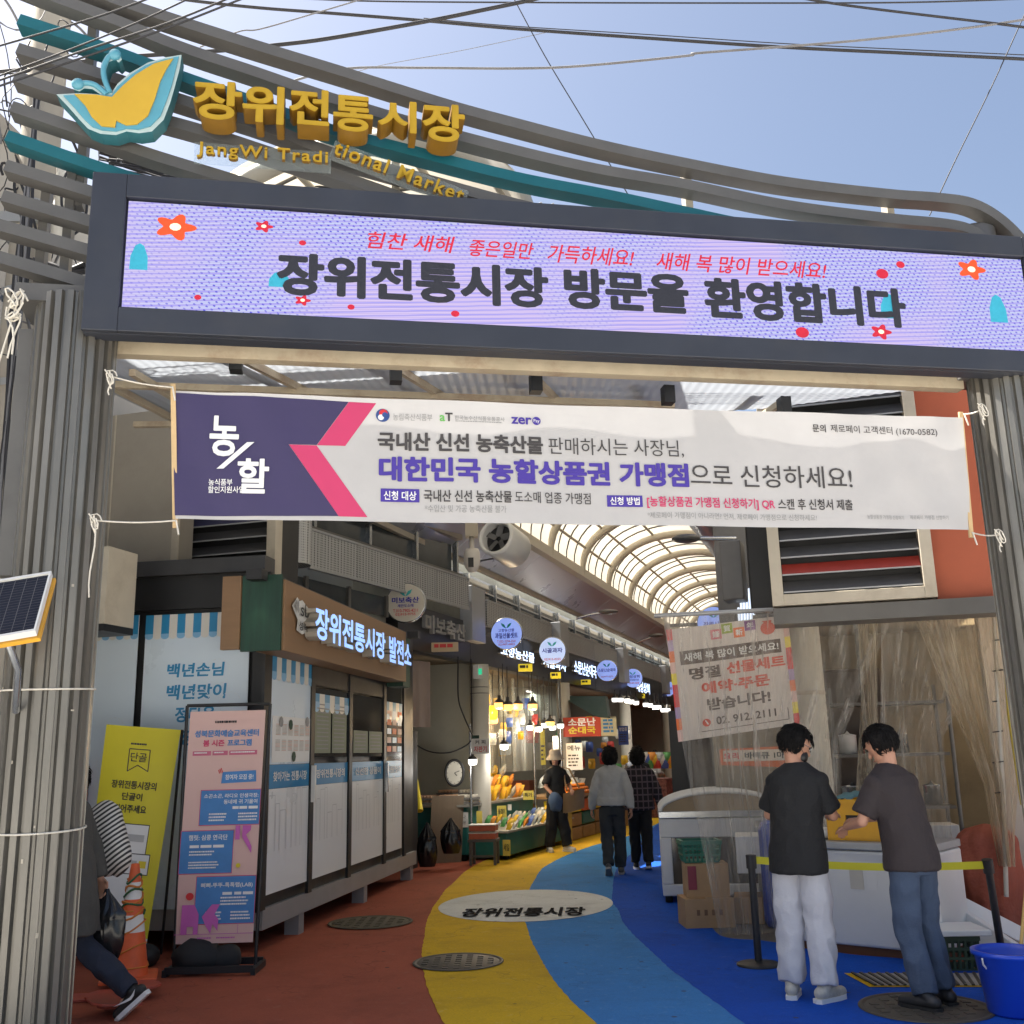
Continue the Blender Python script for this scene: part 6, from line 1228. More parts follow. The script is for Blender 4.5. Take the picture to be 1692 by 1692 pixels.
# ------------------------------------------------------------------ traffic cone on broken boards
cb = gnd(212, 1632); cone = thing('traffic_cone', 'scuffed orange traffic cone with two white bands wrapped in cords', 'traffic cone', cb)
co = mat('cone orange', (.72, .12, .03), .5, 0, .15, 8, dirt=.5, dirtcol=(.3, .1, .06)); cz = .06
mb = MB(); prof = lambda h: .135-.105*h/.78
for h0, h1, m_ in ((0, .3, co), (.3, .42, M['white']), (.42, .53, co), (.53, .65, M['white']), (.65, .78, co)): mb.lathe([(prof(h0), h0), (prof(h1), h1)], cb+V((0, 0, cz+.03)), m_, 24)
mb.lathe([(.03, .78), (.0, .785)], cb+V((0, 0, cz+.03)), co, 24); link('body', mb, cone)
mb = MB(); mb.box(cb+V((0, 0, cz+.015)), (.4, .4, .03), co, .3); link('base', mb, cone, bev=.01)
for k, (m_, lo, hi) in enumerate(((mat('green cord', (.03, .12, .05), .7), .45, .74), (mat('orange cord', (.6, .2, .03), .7), .4, .72), (mat('orange cord', (.6, .2, .03), .7), .05, .5))):
    mb = MB(); mb.tube([cb+V((math.cos(t*.5+k*2)*(prof(lo+(hi-lo)*t/40)+.01+.004*math.sin(t*1.3)), math.sin(t*.5+k*2)*(prof(lo+(hi-lo)*t/40)+.014), cz+lo+(hi-lo)*t/40+.02*math.sin(t*.9))) for t in range(41)], .008 if k < 2 else .006, m_, 6); link('cord', mb, cone)
rs = random.Random(4); brm = mat('broken red plastic', (.42, .07, .04), .6, 0, .2, 6, dirt=.5, dirtcol=(.2, .09, .07))
for k in range(6):
    c = gnd(165+k*15, 1648+(k % 3)*14)+V((rs.uniform(-.2, .1), rs.uniform(-.1, .25), 0)); wv, hv = rs.uniform(.3, .5), rs.uniform(.18, .3); an = rs.uniform(-.5, .5)
    x_ = V((math.cos(an), math.sin(an), 0)); y_ = V((-x_.y, x_.x, 0)); pts = [c+x_*(math.cos(t*.785+.2)*wv*rs.uniform(.35, .62))+y_*(math.sin(t*.785+.2)*hv*rs.uniform(.4, .7)) for t in range(8)]
    mb = MB(); z_ = .008+.018*k; mb.prism([V((q.x, q.y, z_)) for q in pts], V((0, 0, .014)), brm); link('broken_plate', mb, None, 'jagged red plastic plate in the scattered pile under the traffic cone', 'plate', 'broken red plates under the cone')
# ------------------------------------------------------------------ solar panel on the left pillar
P_ = [aty(-70, 972, 5.45), aty(86, 947, 5.55), aty(46, 1062, 5.2), aty(-110, 1075, 5.1)]; sp = thing('solar_panel', 'small solar panel with white frame and yellow back edge on the left pillar', 'solar panel', (P_[2]+P_[3])/2)
ex_ = (P_[1]-P_[0]); ey_ = (P_[0]-P_[3]); sn_ = ex_.cross(ey_).normalized(); sn_ = sn_ if sn_.y < 0 else -sn_; o_ = P_[3]
def sq(a, b, d): return o_+ex_*a+ey_*b+sn_*d
cell = mat('solar cell', (.03, .034, .05), 1., 0, .08, 4, spec=0.)
mb = MB(); mb.prism([sq(.02, .03, 0), sq(.98, .03, 0), sq(.98, .97, 0), sq(.02, .97, 0)], sn_*.004, cell); pn = link('cells', mb, sp)
mb = MB()
for k in range(1, 8): mb.prism([sq(.02+k*.12-.003, .03, .0045), sq(.02+k*.12+.003, .03, .0045), sq(.02+k*.12+.003, .97, .0045), sq(.02+k*.12-.003, .97, .0045)], sn_*.001, mat('cell grid', (.09, .09, .1), .6))
for k in range(1, 22): mb.prism([sq(.02, k*.045-.001, .0047), sq(.98, k*.045-.001, .0047), sq(.98, k*.045+.001, .0047), sq(.02, k*.045+.001, .0047)], sn_*.001, mat('cell grid', (.09, .09, .1), .6))
link('grid_lines', mb, pn)
mb = MB()
for a0_, a1_, b0_, b1_ in ((0, .022, 0, 1), (.978, 1, 0, 1), (.022, .978, 0, .035), (.022, .978, .965, 1)): mb.prism([sq(a0_, b0_, -.02), sq(a1_, b0_, -.02), sq(a1_, b1_, -.02), sq(a0_, b1_, -.02)], sn_*.035, M['white'])
link('frame', mb, sp)
mb = MB(); mb.prism([sq(-.0, -.03, -.045), sq(1.03, -.03, -.045), sq(1.03, .97, -.045), sq(0, .97, -.045)], sn_*.022, mat('amber backing', (.72, .36, .03), .5)); link('backing', mb, sp)
mb = MB(); mb.tube([sq(.5, .5, -.03), sq(.6, .3, -.03)-sn_*.3, G.at(-.1, 1.9, .24)], .02, M['alu'], 8); link('bracket', mb, sp)
# ------------------------------------------------------------------ right shop behind the plastic curtain
CA, CB_ = aty(1100, 1040, 9.75), aty(1745, 1003, 9.05); CA.z = CB_.z = 2.86
RU = (CB_-CA).normalized(); RB = Frame(V((CA.x, CA.y, 0)), RU); RL = 4.6
def rslab(name, label, a0_, a1_, b0_, b1_, d0, d1, m, cat='wall', bev=0): mb = MB(); mb.fbox(RB, a0_, a1_, b0_, b1_, d0, d1, m); return link(name, mb, None, label, cat, bev=bev)
brown = mat('dim shop interior', (.3, .25, .18), .8, 0, .35, 1.2, dirt=.6, dirtcol=(.06, .05, .04))
rslab('back_wall', 'brown back wall of the right shop behind the plastic curtain', .3, RL+1.5, 0, 2.9, -3.2, -3., brown)
rslab('side_wall', 'beige side wall at the right end of the plastic curtain', 2.93, RL+1.6, 0, 2.95, -.9, -.75, mat('beige side wall', (.5, .46, .4), .8, 0, .08, 1.5, dirt=.35))
rslab('shop_ceiling', 'cream translucent lean-to roof over the right shop', 1.3, RL+1.6, 2.93, 2.945, -5, -.1, mat('translucent lean-to sheet', (.72, .64, .5), .5, 0, .1, 2, trans=.6, dirt=.2, dirtcol=(.4, .32, .2)), 'ceiling')  # unseen roof made translucent so daylight brightens the curtain
rslab('shop_shelf', 'dark equipment cabinet behind the curtain next to the cream column', 1.5, 2.1, .9, 2.4, -2.4, -1.6, mat('dark cabinet', (.07, .05, .04), .5, 0, .3, 3), 'cabinet', .02)
rslab('kitchen_counter', 'steel counter behind the plastic curtain under the barbecue sign', .7, 1.6, 0, .85, -2.2, -1.2, M['galv'], 'counter', .02)
rslab('blue_drum', 'blue plastic drum seen through the curtain left of the chest freezer', .72, 1.02, 0, .95, -.7, -.35, mat('drum blue', (.02, .06, .35), .4), 'drum', .08)
mb = MB(); mb.quad(RB.at(-.1, .0075, .45), RB.at(RL+2, .0075, .45), RB.at(RL+2, .0075, -6), RB.at(-.1, .0075, -6), mat('stained shop floor', (.12, .11, .1), .7, 0, .3, 3, dirt=.6)); link('shop_floor', mb, kind='structure')
q = RB.at(1.28, 0, -.75); mb = MB(); mb.lathe([(.2, 0), (.2, .05), (.185, .1), (.175, 2.9)], q, M['cream'], 28); mb.lathe([(.178, 2.1), (.184, 2.12), (.178, 2.14)], q, M['beige'], 28); link('round_column', mb, None, 'wide cream round column behind the plastic curtain', 'column')
pipe = thing('curtain_pipe', 'thin steel pipe over the shop front holding the plastic curtains', 'pipe', CA)
mb = MB(); mb.tube([CA-RU*.1, CB_+RU*.3], .022, M['galv'], 10); link('tube', mb, pipe)
mb = MB(); mb.box(CA+RU*1.25+V((0, .03, .06)), (.1, .06, .14), M['galv'], -.1); link('clamp', mb, pipe)
# new year sheet
NP = [RB.px(*q, -.06) for q in ((1101, 1041), (1301, 1016), (1322, 1196), (1121, 1226))]
def nv(u, v, d=0): a = V((*NP[3], 0)).lerp(V((*NP[2], 0)), u).lerp(V((*NP[0], 0)).lerp(V((*NP[1], 0)), u), v); return RB.at(a.x, a.y, -.06+d+.012*math.sin(u*9+v*2))
ns = thing('new_year_banner', 'hanging sheet with new year greetings and gift set orders behind the plastic', 'banner', nv(.5, 0))
mb = MB(); mb.grid(lambda u, v: nv(u, v), 24, 12, mat('new year cloth', (.74, .68, .64), .8, 0, .05, 3, trans=.3)); nc = link('cloth', mb, ns)
p = rp(rectprint(nv)); rr_ = mat('new year red', (.6, .07, .03), .6); dk_ = mat('new year ink', (.09, .06, .05), .6)
for k, (ch, m_) in enumerate((('謹', mat('tile pink', (.62, .16, .2), .6)), ('賀', mat('tile green', (.3, .4, .05), .6)), ('新', M['orange']), ('年', mat('tile purple', (.2, .06, .25), .6)))):
    x, y = 36+k*9.5, (5, 1, 6, 1)[k]; rc(p, x, y, y+9, x+9, m_, 0); tl(p, ch, x+1.6, y+1.6, y+7.4, x+7.4, M['whitep'], .02)
rc(p, 9, 21, 33.5, 92, dk_); tl(p, '새해 복 많이 받으세요!', 12, 23.4, 31, 90, M['whitep'], .02)
tl(p, '명절', 15, 37, 48, 41, dk_, .04); tl(p, '선물세트', 46, 36, 47, 94, rr_, .04); tl(p, '예약·주문', 24, 51, 62, 80, rr_, .04); tl(p, '받습니다!', 27, 66, 77, 79, dk_, .04); tl(p, '02. 912. 2111', 33, 83, 90, 82, dk_, .03)
p.poly([(25+3.4*math.cos(t*.4), 87+3.4*math.sin(t*.4)) for t in range(16)], rr_, 1); p.poly([(23.6, 85), (24.6, 84.6), (26.8, 88.4), (25.8, 89)], M['whitep'], 2)
rc(p, 20, 94, 94.6, 92, dk_); rc(p, 91.4, 84, 94, 92, dk_)
cols = [M['red'], mat('edge lilac', (.4, .3, .5), .6), M['orange'], pinkc, M['yellow'], M['red']]
for k in range(10): rc(p, 0, k*10, k*10+10, 4.5, cols[k % 6]); rc(p, 95.5, k*10, k*10+10, 100, cols[(k+2) % 6])
# small red pouch picture (a gift bag) kept plain
p.poly([(83+6*math.cos(t*.4), 10+6*math.sin(t*.4)) for t in range(16)], rr_, 0); p.poly([(79, 3), (87, 3), (85, 6), (81, 6)], rr_, .5)
p.link(nc, 'printing')
# barbecue sign
BQ = [RB.px(*q, -.5) for q in ((1189, 1238), (1309, 1232), (1309, 1268), (1189, 1264))]; o_ = RB.at(BQ[3][0], BQ[3][1], -.5)
mb = MB(); pts = [RB.at(a, b, -.5) for a, b in BQ]; mb.prism(pts[::-1], RB.n*.02, mat('sign orange', (.62, .14, .04), .6)); bs = link('barbecue_sign', mb, None, 'orange barbecue sign seen through the curtain under the new year sheet', 'sign')
p = Print(Frame(RB.at(0, 0, -.478), RB.u), .003); a0_, a1_ = BQ[0][0], BQ[1][0]; b0_, b1_ = BQ[3][1], BQ[1][1]
p.poly([(a0_+.03, b0_+.03), (a1_-.03, b0_+.03), (a1_-.03, b1_-.03), (a0_+.03, b1_-.03)], mat('sign pale', (.66, .58, .48), .6), 0)
for t, f0, f1, m_ in (('요리', .05, .26, M['red']), ('바베큐', .34, .68, M['dark']), ('1마리', .74, .97, M['dark'])): p.text(t, a0_+(a1_-a0_)*f0, a0_+(a1_-a0_)*f1, b0_+.05, b1_-.05, m_, .03)
p.link(bs)
# things standing behind the curtains
rs = random.Random(31)
for k in range(9):
    a_ = (.45, .5, .95, 1.62, 1.7, 1.95, 2.2, 2.4, 2.62)[k]; h_ = rs.uniform(.25, .5); z_ = (0, .45, 0, 0, .42, 0, .5, 0, .4)[k]
    mb = MB(); mb.fbox(RB, a_, a_+rs.uniform(.25, .4), z_+.012, z_+h_, -1.0-.12*(k % 3), -.62, (M['card'], M['white'], mat('stock blue', (.05, .12, .3), .6), M['card'], mat('stock green', (.06, .16, .08), .6))[k % 5]); link('stock_carton', mb, None, 'carton stacked behind the plastic curtain of the right shop', 'carton', 'cartons behind the right plastic curtain', bev=.008)
for k, a_ in enumerate((1.02, 1.75, 2.5)):
    mb = MB(); mb.tube([RB.at(a_, .01, -.45), RB.at(a_+.03, 2.85, -.5)], .02, M['steel'], 8); link('steel_post', mb, None, ('steel post behind the curtain left of the cream column', 'steel post behind the curtain between the two men', 'steel post behind the curtain right of the man in jeans')[k], 'post')
mb = MB()
for z in (1.0, 1.5, 2.0): mb.fbox(RB, 1.55, 2.6, z, z+.03, -1.5, -1.1, M['steel'])
for a_ in (1.55, 2.57): mb.fbox(RB, a_, a_+.03, .01, 2.2, -1.5, -1.47, M['steel'])
link('steel_rack', mb, None, 'steel rack of pots behind the curtain over the chest freezer', 'rack')
for k in range(7):
    q = RB.at(1.68+(k % 4)*.25, 1.031+.5*(k//4), -1.3); r_ = rs.uniform(.07, .11); mb = MB(); mb.lathe([(0, 0), (r_, 0), (r_, .18), (r_*1.06, .185), (r_*.3, .2), (0, .23)], q, (M['alu'], M['white'], M['red'])[k % 3], 18); link('cooking_pot', mb, None, 'lidded pot on the steel rack behind the plastic curtain', 'pot', 'pots on the steel rack')
# plastic curtains
film2 = sheet_mat('clear plastic curtain', (.78, .75, .68), (.95, .94, .92), .08, (9, 9, .55), .08, .54, .4, .9)
film3 = sheet_mat('bunched plastic', (.8, .72, .58), (.92, .9, .86), .08, (14, 14, .7), .16, .8, .55, .9)
def curtain(name, label, top, bot, d, nfold, amp, m, seed, nu=160, nv_=40, zt=2.84):
    """top, bot: (a0, a1) along the pipe; bot may carry a list of waypoints (v, a0, a1)"""
    def fn(u, v):
        w_ = bot; k = 0
        while k < len(w_)-2 and v > w_[k+1][0]: k += 1
        (v0, p0, p1, z0), (v1, q0, q1, z1) = w_[k], w_[k+1]; f = max(0, min(1, (v-v0)/(v1-v0))); a_ = (p0+(q0-p0)*f)*(1-u)+(p1+(q1-p1)*f)*u; z = z0+(z1-z0)*f
        n_ = mnoise.noise(V((u*nfold*.7+seed, v*1.4, seed))); ff = math.sin(u*nfold*6.283*.5+3*n_+seed)+.35*math.sin(u*nfold*15+5*n_+v*3)+.5*(1-2*abs(mnoise.noise(V((u*nfold*1.3, v*3.2, seed+4)))))
        return RB.at(a_+.03*n_, z, d+amp*(.35+.65*v)*(ff+.6*n_)+.02)
    mb = MB(); mb.grid(fn, nu, nv_, m); return link(name, mb, None, label, 'plastic curtain')
def ra(x, y, d=0): return RB.px(x, y, d)[0]
z_of = lambda x, y: RB.px(x, y)[1]
curtain('plastic_curtain', 'clear plastic curtain pulled left over the new year sheet and the white freezer', None, [(0, -.02, 2.1, 2.84), (.42, ra(1128, 1232), ra(1392, 1232), z_of(1250, 1225)), (.75, ra(1165, 1420), ra(1388, 1420), z_of(1270, 1420)), (1, ra(1187, 1555), ra(1392, 1555), .03)], .02, 13, .055, film2, 1.3)
curtain('plastic_curtain', 'narrow bunch of plastic hanging between the two men', None, [(0, ra(1415, 1016), ra(1450, 1016), 2.84), (.4, ra(1422, 1150), ra(1448, 1150), z_of(1435, 1150)), (1, ra(1408, 1330), ra(1452, 1330), z_of(1435, 1345))], .03, 4, .03, film3, 4.1, 60, 30)
curtain('plastic_curtain', 'clear plastic curtain hanging behind the man in jeans', None, [(0, 1.95, 3.05, 2.84), (.5, ra(1452, 1220), ra(1560, 1220), z_of(1500, 1220)), (1, ra(1440, 1540), ra(1590, 1540), .25)], -.03, 6, .05, film2, 7.7, 110, 40)
curtain('plastic_curtain', 'swag of plastic curtain gathered to the right-hand wall', None, [(0, ra(1500, 1012), ra(1668, 1006), 2.84), (.35, ra(1560, 1150), ra(1672, 1140), z_of(1610, 1145)), (.7, ra(1622, 1300), ra(1678, 1290), z_of(1650, 1295)), (1, ra(1648, 1430), ra(1676, 1430), z_of(1660, 1430))], .04, 7, .06, film3, 2.9, 130, 50)
mb = MB(); mb.tube([RB.at(ra(1642, 1015), 2.84, .06), RB.at(ra(1646, 1160), z_of(1646, 1160), .08), RB.at(ra(1655, 1330), z_of(1655, 1330), .07), RB.at(ra(1660, 1480), z_of(1660, 1480), .06)], .02, M['cream'], 8)
for k in range(6): mb.tube([RB.at(ra(1644, 1060+k*50)-.04, z_of(1644, 1060+k*50), .09), RB.at(ra(1644, 1060+k*50)+.05, z_of(1644, 1060+k*50)+.01, .09)], .006, M['cable'], 5)
link('drain_pipe', mb, None, 'knotted cream hose hanging at the right end of the curtain', 'hose')
# ------------------------------------------------------------------ curved glass freezer, cartons, basket
fz = gnd(1097, 1494); fe = az(97); fd = az(7); fw = 1.35; fdp = 1.0
frz = thing('glass_freezer', 'white display freezer with a curved glass lid at the left edge of the curtain', 'freezer', fz+fe*.6)
mb = MB(); mb.obox(fz+V((0, 0, .08)), fe*fw, fd*fdp, V((0, 0, .12)), M['white']); mb.obox(fz+V((0, 0, .201)), fe*.12, fd*fdp, V((0, 0, .48)), M['white']); mb.obox(fz+fe*(fw-.12)+V((0, 0, .201)), fe*.12, fd*fdp, V((0, 0, .48)), M['white']); mb.obox(fz+V((0, 0, .682)), fe*fw, fd*fdp, V((0, 0, .2)), M['white']); mb.obox(fz+fe*.121+fd*.2+V((0, 0, .201)), fe*(fw-.242), fd*.7, V((0, 0, .48)), M['blackp']); link('cabinet', mb, frz, bev=.012)
mb = MB(); mb.obox(fz+fe*.121+fd*.02+V((0, 0, .202)), fe*(fw-.242), fd*.02, V((0, 0, .478)), mat('freezer window', (.1, .09, .075), .08, 0, .2, 3, spec=.8)); link('front_window', mb, frz)
mb = MB(); mb.obox(fz-fe*.01-fd*.012+V((0, 0, .885)), fe*(fw+.02), fd*(fdp+.02), V((0, 0, .075)), M['alu']); link('metal_rim', mb, frz, bev=.008)
lid = sheet_mat('freezer glass', (.4, .42, .38), (.75, .8, .76), .05, (2, 2, 2), .15, .4, .2, .8)
def lidpt(u, v): t = math.pi*u; return fz+fe*(fw/2-math.cos(t)*fw/2*.98)+fd*(v*fdp)+V((0, 0, .96+.2*math.sin(t)))
mb = MB(); mb.grid(lambda u, v: lidpt(u, v), 24, 4, lid); link('glass_lid', mb, frz)
for v in (.0, .33, .66, 1.): mb = MB(); mb.tube([lidpt(u/20, v) for u in range(21)], .022, M['white'], 8); link('lid_rib', mb, frz)
mb = MB(); mb.add([lidpt(u/20, .012) for u in range(21)], [tuple(range(21))[::-1]], mat('lid end panel', (.3, .22, .13), .5)); link('lid_end', mb, frz)
for a, b in ((.06, .08), (fw-.08, .08), (.06, .9), (fw-.08, .9)):
    mb = MB(); mb.lathe([(0, 0), (.04, 0), (.04, .08), (0, .08)], fz+fe*a+fd*b+V((0, 0, .004)), M['rubber'], 12); link('caster', mb, frz)
def basket(o, w_, d_, h_, rz, m, label, n=9):
    mb = MB(); x_ = V((math.cos(rz), math.sin(rz), 0)); y_ = V((-x_.y, x_.x, 0))
    mb.obox(o-x_*w_/2*.9-y_*d_/2*.9, x_*w_*.9, y_*d_*.9, V((0, 0, .012)), m)
    for s_, a_, b_, L_ in ((-1, x_, y_, w_), (1, x_, y_, w_)):
        for k in range(n): f = k/(n-1)-.5; mb.bar(o+x_*(f*w_*.88)+y_*(s_*d_/2*.9)+V((0, 0, .012)), o+x_*(f*w_*.97)+y_*(s_*d_/2)+V((0, 0, h_-.035)), w_*.045, .012, m, y_)
        for k in range(n-2): f = k/(n-3)-.5; mb.bar(o+y_*(f*d_*.88)+x_*(s_*w_/2*.9)+V((0, 0, .012)), o+y_*(f*d_*.97)+x_*(s_*w_/2)+V((0, 0, h_-.035)), d_*.05, .012, m, x_)
        for z in (h_*.35, h_*.62): mb.bar(o-x_*w_*.475+y_*(s_*d_/2*.96)+V((0, 0, z)), o+x_*w_*.475+y_*(s_*d_/2*.96)+V((0, 0, z)), .014, .02, m); mb.bar(o-y_*d_*.475+x_*(s_*w_/2*.96)+V((0, 0, z)), o+y_*d_*.475+x_*(s_*w_/2*.96)+V((0, 0, z)), .014, .02, m)
        mb.bar(o-x_*w_/2*1.02+y_*(s_*d_/2)+V((0, 0, h_-.018)), o+x_*w_/2*1.02+y_*(s_*d_/2)+V((0, 0, h_-.018)), .03, .036, m); mb.bar(o-y_*d_/2+x_*(s_*w_/2)+V((0, 0, h_-.018)), o+y_*d_/2+x_*(s_*w_/2)+V((0, 0, h_-.018)), .03, .036, m)
    return link('plastic_basket', mb, None, label, 'basket', loc=o)
gb = mat('green basket plastic', (.015, .15, .1), .45)
q = aty(1143, 1452, 10.9); q2 = gnd(1176, 1537)
boxes = [(q2+V((0, .25, 0)), .46, .36, .26, .05, 'lower cardboard carton under the left edge of the plastic curtain'), (q2+V((.02, .28, .262)), .4, .32, .3, -.04, 'upper cardboard carton with a torn red corner under the green basket')]
for k, (o_, w_, d_, h_, rz, lab) in enumerate(boxes):
    mb = MB(); mb.box(o_+V((0, 0, h_/2+.004)), (w_, d_, h_), M['card'], rz); x_ = V((math.cos(rz), math.sin(rz), 0)); 
    mb.box(o_+V((0, 0, h_+.006)), (.06, d_*.99, .003), mat('parcel tape', (.45, .32, .18), .3), rz)
    if k: mb.box(o_+V((-.15, -d_/2-.002, h_*.6)), (.08, .004, h_*.7), mat('maroon carton print', (.25, .04, .06), .6), rz)
    else:
        for j in range(4): mb.box(o_+V((-.1+.07*j, -d_/2-.006, h_*.55)), (.03, .004, .05), mat('carton ink', (.2, .11, .06), .7), rz)
    link('cardboard_carton', mb, None, lab, 'carton', bev=.006)
basket(V((q.x-.0, q2.y+.3, .572)), .36, .3, .2, .0, gb, 'dark green plastic basket on top of the cardboard cartons')
# ------------------------------------------------------------------ white chest freezer, crate, cloth
ch = gnd(1400, 1582); CE = (RU*.985+V((0, -.02, 0))).normalized(); chl = gnd(1288, 1566); chr_ = gnd(1536, 1592)
CE = (chr_-chl).normalized(); CD = V((-CE.y, CE.x, 0)); cw = 1.34
che = thing('chest_freezer', 'white chest freezer with a rusty lower edge behind the two men', 'chest freezer', chl+CE*cw/2+CD*.3)
chm = mat('freezer white', (.7, .7, .68), .35, 0, .03, 3, dirt=.12, dirtcol=(.4, .3, .2))
mb = MB(); mb.obox(chl+V((0, 0, .07)), CE*cw, CD*.66, V((0, 0, .72)), chm); link('body', mb, che, bev=.02)
mb = MB(); mb.obox(chl-CD*.012+V((0, 0, .795)), CE*cw, CD*.68, V((0, 0, .06)), M['galv']); link('lid', mb, che, bev=.01)
mb = MB(); mb.obox(chl-CD*.006+V((-.0, 0, .08))+CE*.002, CE*.2, CD*.004, V((0, 0, .38)), M['blackp']); link('vent_grille', mb, che)
mb = MB(); mb.obox(chl+CE*.02+CD*.03+V((0, 0, .0)), CE*(cw-.04), CD*.6, V((0, 0, .068)), mat('rust', (.14, .06, .03), .9)); link('plinth', mb, che)
mb = MB(); mb.obox(chl+CE*.66-CD*.005+V((0, 0, .5)), CE*.11, CD*.004, V((0, 0, .2)), M['cream']); mb.obox(chl+CE*.8-CD*.005+V((0, 0, .5)), CE*.08, CD*.004, V((0, 0, .18)), M['white']); link('rating_label', mb, che)
cy = mat('crate yellow', (.72, .36, .015), .4, 0, .06, 5, dirt=.3, dirtcol=(.4, .2, .03))
oc = chl+CE*.68+CD*.3+V((0, 0, .857)); cr = thing('yellow_crate', 'deep yellow plastic crate on the chest freezer between the two men', 'crate', oc)
mb = MB(); wv, dv, hv, tk = .42, .36, .32, .016
mb.obox(oc-CE*wv/2-CD*dv/2, CE*wv, CD*dv, V((0, 0, .02)), cy)
for s_ in (-1, 1):
    # long sides with a hand slot, short sides plain
    mb.obox(oc-CE*wv/2+CD*(s_*dv/2-tk/2)+V((0, 0, .0201)), CE*wv, CD*tk, V((0, 0, .12)), cy); mb.obox(oc-CE*wv/2+CD*(s_*dv/2-tk/2)+V((0, 0, .1402)), CE*(wv*.36), CD*tk, V((0, 0, .06)), cy); mb.obox(oc+CE*wv*.14+CD*(s_*dv/2-tk/2)+V((0, 0, .1402)), CE*(wv*.36), CD*tk, V((0, 0, .06)), cy); mb.obox(oc-CE*wv/2+CD*(s_*dv/2-tk/2)+V((0, 0, .2003)), CE*wv, CD*tk, V((0, 0, hv-.2)), cy)
    mb.obox(oc+CE*(s_*(wv/2+tk/2)-tk/2)-CD*dv/2+V((0, 0, 0)), CE*tk, CD*dv, V((0, 0, hv)), cy)
    mb.obox(oc-CE*(wv/2+.02)+CD*(s_*(dv/2+.012)-.008)+V((0, 0, hv-.03)), CE*(wv+.04), CD*.016, V((0, 0, .035)), cy)
link('body', mb, cr); mb = MB(); mb.obox(oc-CE*.08-CD*(dv/2-.012)+V((0, 0, .1402)), CE*.16, CD*.004, V((0, 0, .06)), M['blackp']); link('slot_dark_plate', mb, cr)  # black plate behind the open slot, in place of its shade
mb = MB(); mb.grid(lambda u, v: oc+CE*((u-.5)*.34-.03)+CD*((v-.5)*.3)+V((0, 0, .33+.05*math.sin(math.pi*u)*math.sin(math.pi*v)+.03*mnoise.noise(V((u*5, v*5, 2)))-.12*max(0, abs(u-.5)-.36))), 24, 16, mat('teal cloth', (.1, .2, .21), .85, 0, .2, 12, bump=.2)); link('work_cloth', mb, None, 'crumpled grey teal cloth draped over the yellow crate', 'cloth')
mb = MB(); mb.ell(oc-CE*.3-CD*.1+V((0, 0, .04)), (.1, .08, .05), M['white'], 14, 9, jit=.35); link('white_rag', mb, None, 'crumpled white rag on the chest freezer beside the crate', 'rag')
# ------------------------------------------------------------------ barrier
yb = mat('barrier belt', (.66, .6, .02), .5, 0, .04)
p1, p2 = gnd(1254, 1597), gnd(1648, 1600)
b1 = thing('barrier_post', 'black belt barrier post with a round base left of the chest freezer', 'barrier post', p1)
top2 = aty(1622, 1418, 7.6); p2 = gnd(1658, 1592)
def bpost(t, p0, p1_):
    mb = MB(); mb.lathe([(0, .03), (.04, .03), (.15, .018), (.165, .01), (.165, 0)], p0+V((0, 0, .01)), M['blackp'], 32); link('base', mb, t)
    mb = MB(); mb.tube([p0+V((0, 0, .03)), p1_], .028, M['blackp'], 14); link('pole', mb, t)
    d = (p1_-p0).normalized(); mb = MB(); mb.tube([p1_-d*.0, p1_+d*.1], .04, M['blackp'], 14); link('belt_head', mb, t)
t1 = aty(1254, 1412, p1.y); t1 = V((p1.x, p1.y, t1.z-.1)); bpost(b1, p1, t1)
b2 = thing('barrier_post', 'black belt barrier post tilted to the left beside the red sack', 'barrier post', p2); tt = aty(1631, 1420, p2.y-.1); bpost(b2, p2, tt-(tt-p2).normalized()*.1)
A = t1+V((.035, 0, .06)); B = tt+V((-.03, 0, -.04)); mb = MB(); mb.grid(lambda u, v: A.lerp(B, u)+V((0, .0, (v-.5)*.055-.03*math.sin(math.pi*u))), 20, 1, yb); link('barrier_belt', mb, None, 'yellow barrier belt stretched between the two black posts', 'belt')
# ------------------------------------------------------------------ sacks, foam boards, green crate, bucket
sk = mat('rust red woven sack', (.33, .085, .05), .75, 0, .15, 5, bump=.5, bscale=25)
q = gnd(1660, 1555); link('woven_sack', sackmesh(V((q.x+.06, q.y+.25, .0)), .27, .92, .22, sk, 2.2, False), None, 'tall rust red woven sack at the right end behind the tilted post', 'sack')
q = gnd(1562, 1575); link('woven_sack', sackmesh(V((q.x-.08, q.y+.2, .3)), .2, .52, .16, sk, 6.1, False), None, 'smaller rust red sack behind the legs of the man in jeans', 'sack')
q = gnd(1580, 1606); basket(V((q.x, q.y+.12, 0.01)), .36, .3, .24, -.08, mat('dark olive crate', (.04, .07, .04), .6), 'dark green slatted crate on the ground right of the man in jeans')
mb = MB(); mb.obox(V((q.x-.26, q.y-.1, .256)), V((.5, -.02, .0)), V((.02, .4, 0)), V((0, 0, .04)), M['white']); link('foam_board', mb, None, 'white foam lid lying on the dark green crate', 'foam lid', bev=.008)
for k, (xa, ya, xb, yb_, lab) in enumerate(((1545, 1478, 1690, 1565, 'upper long white foam board leaning down to the right'), (1560, 1500, 1676, 1590, 'lower long white foam board leaning down to the right'))):
    A = aty(xa, ya, 8.9+.1*k); B = gnd(xb, yb_); B = V((B.x, B.y, .06)); mb = MB(); mb.bar(A, B, .1, .16, M['white'], V((0, .6, .8))); link('foam_board', mb, None, lab, 'foam board', bev=.008)
bq = gnd(1700, 1692); bq = V((bq.x+.03, bq.y+.2, .012)); bk = thing('plastic_bucket', 'bright blue plastic bucket on the ground at the right edge', 'bucket', bq); bb = mat('bucket blue', (.012, .06, .5), .35, 0, .05, 4, coat=.2)
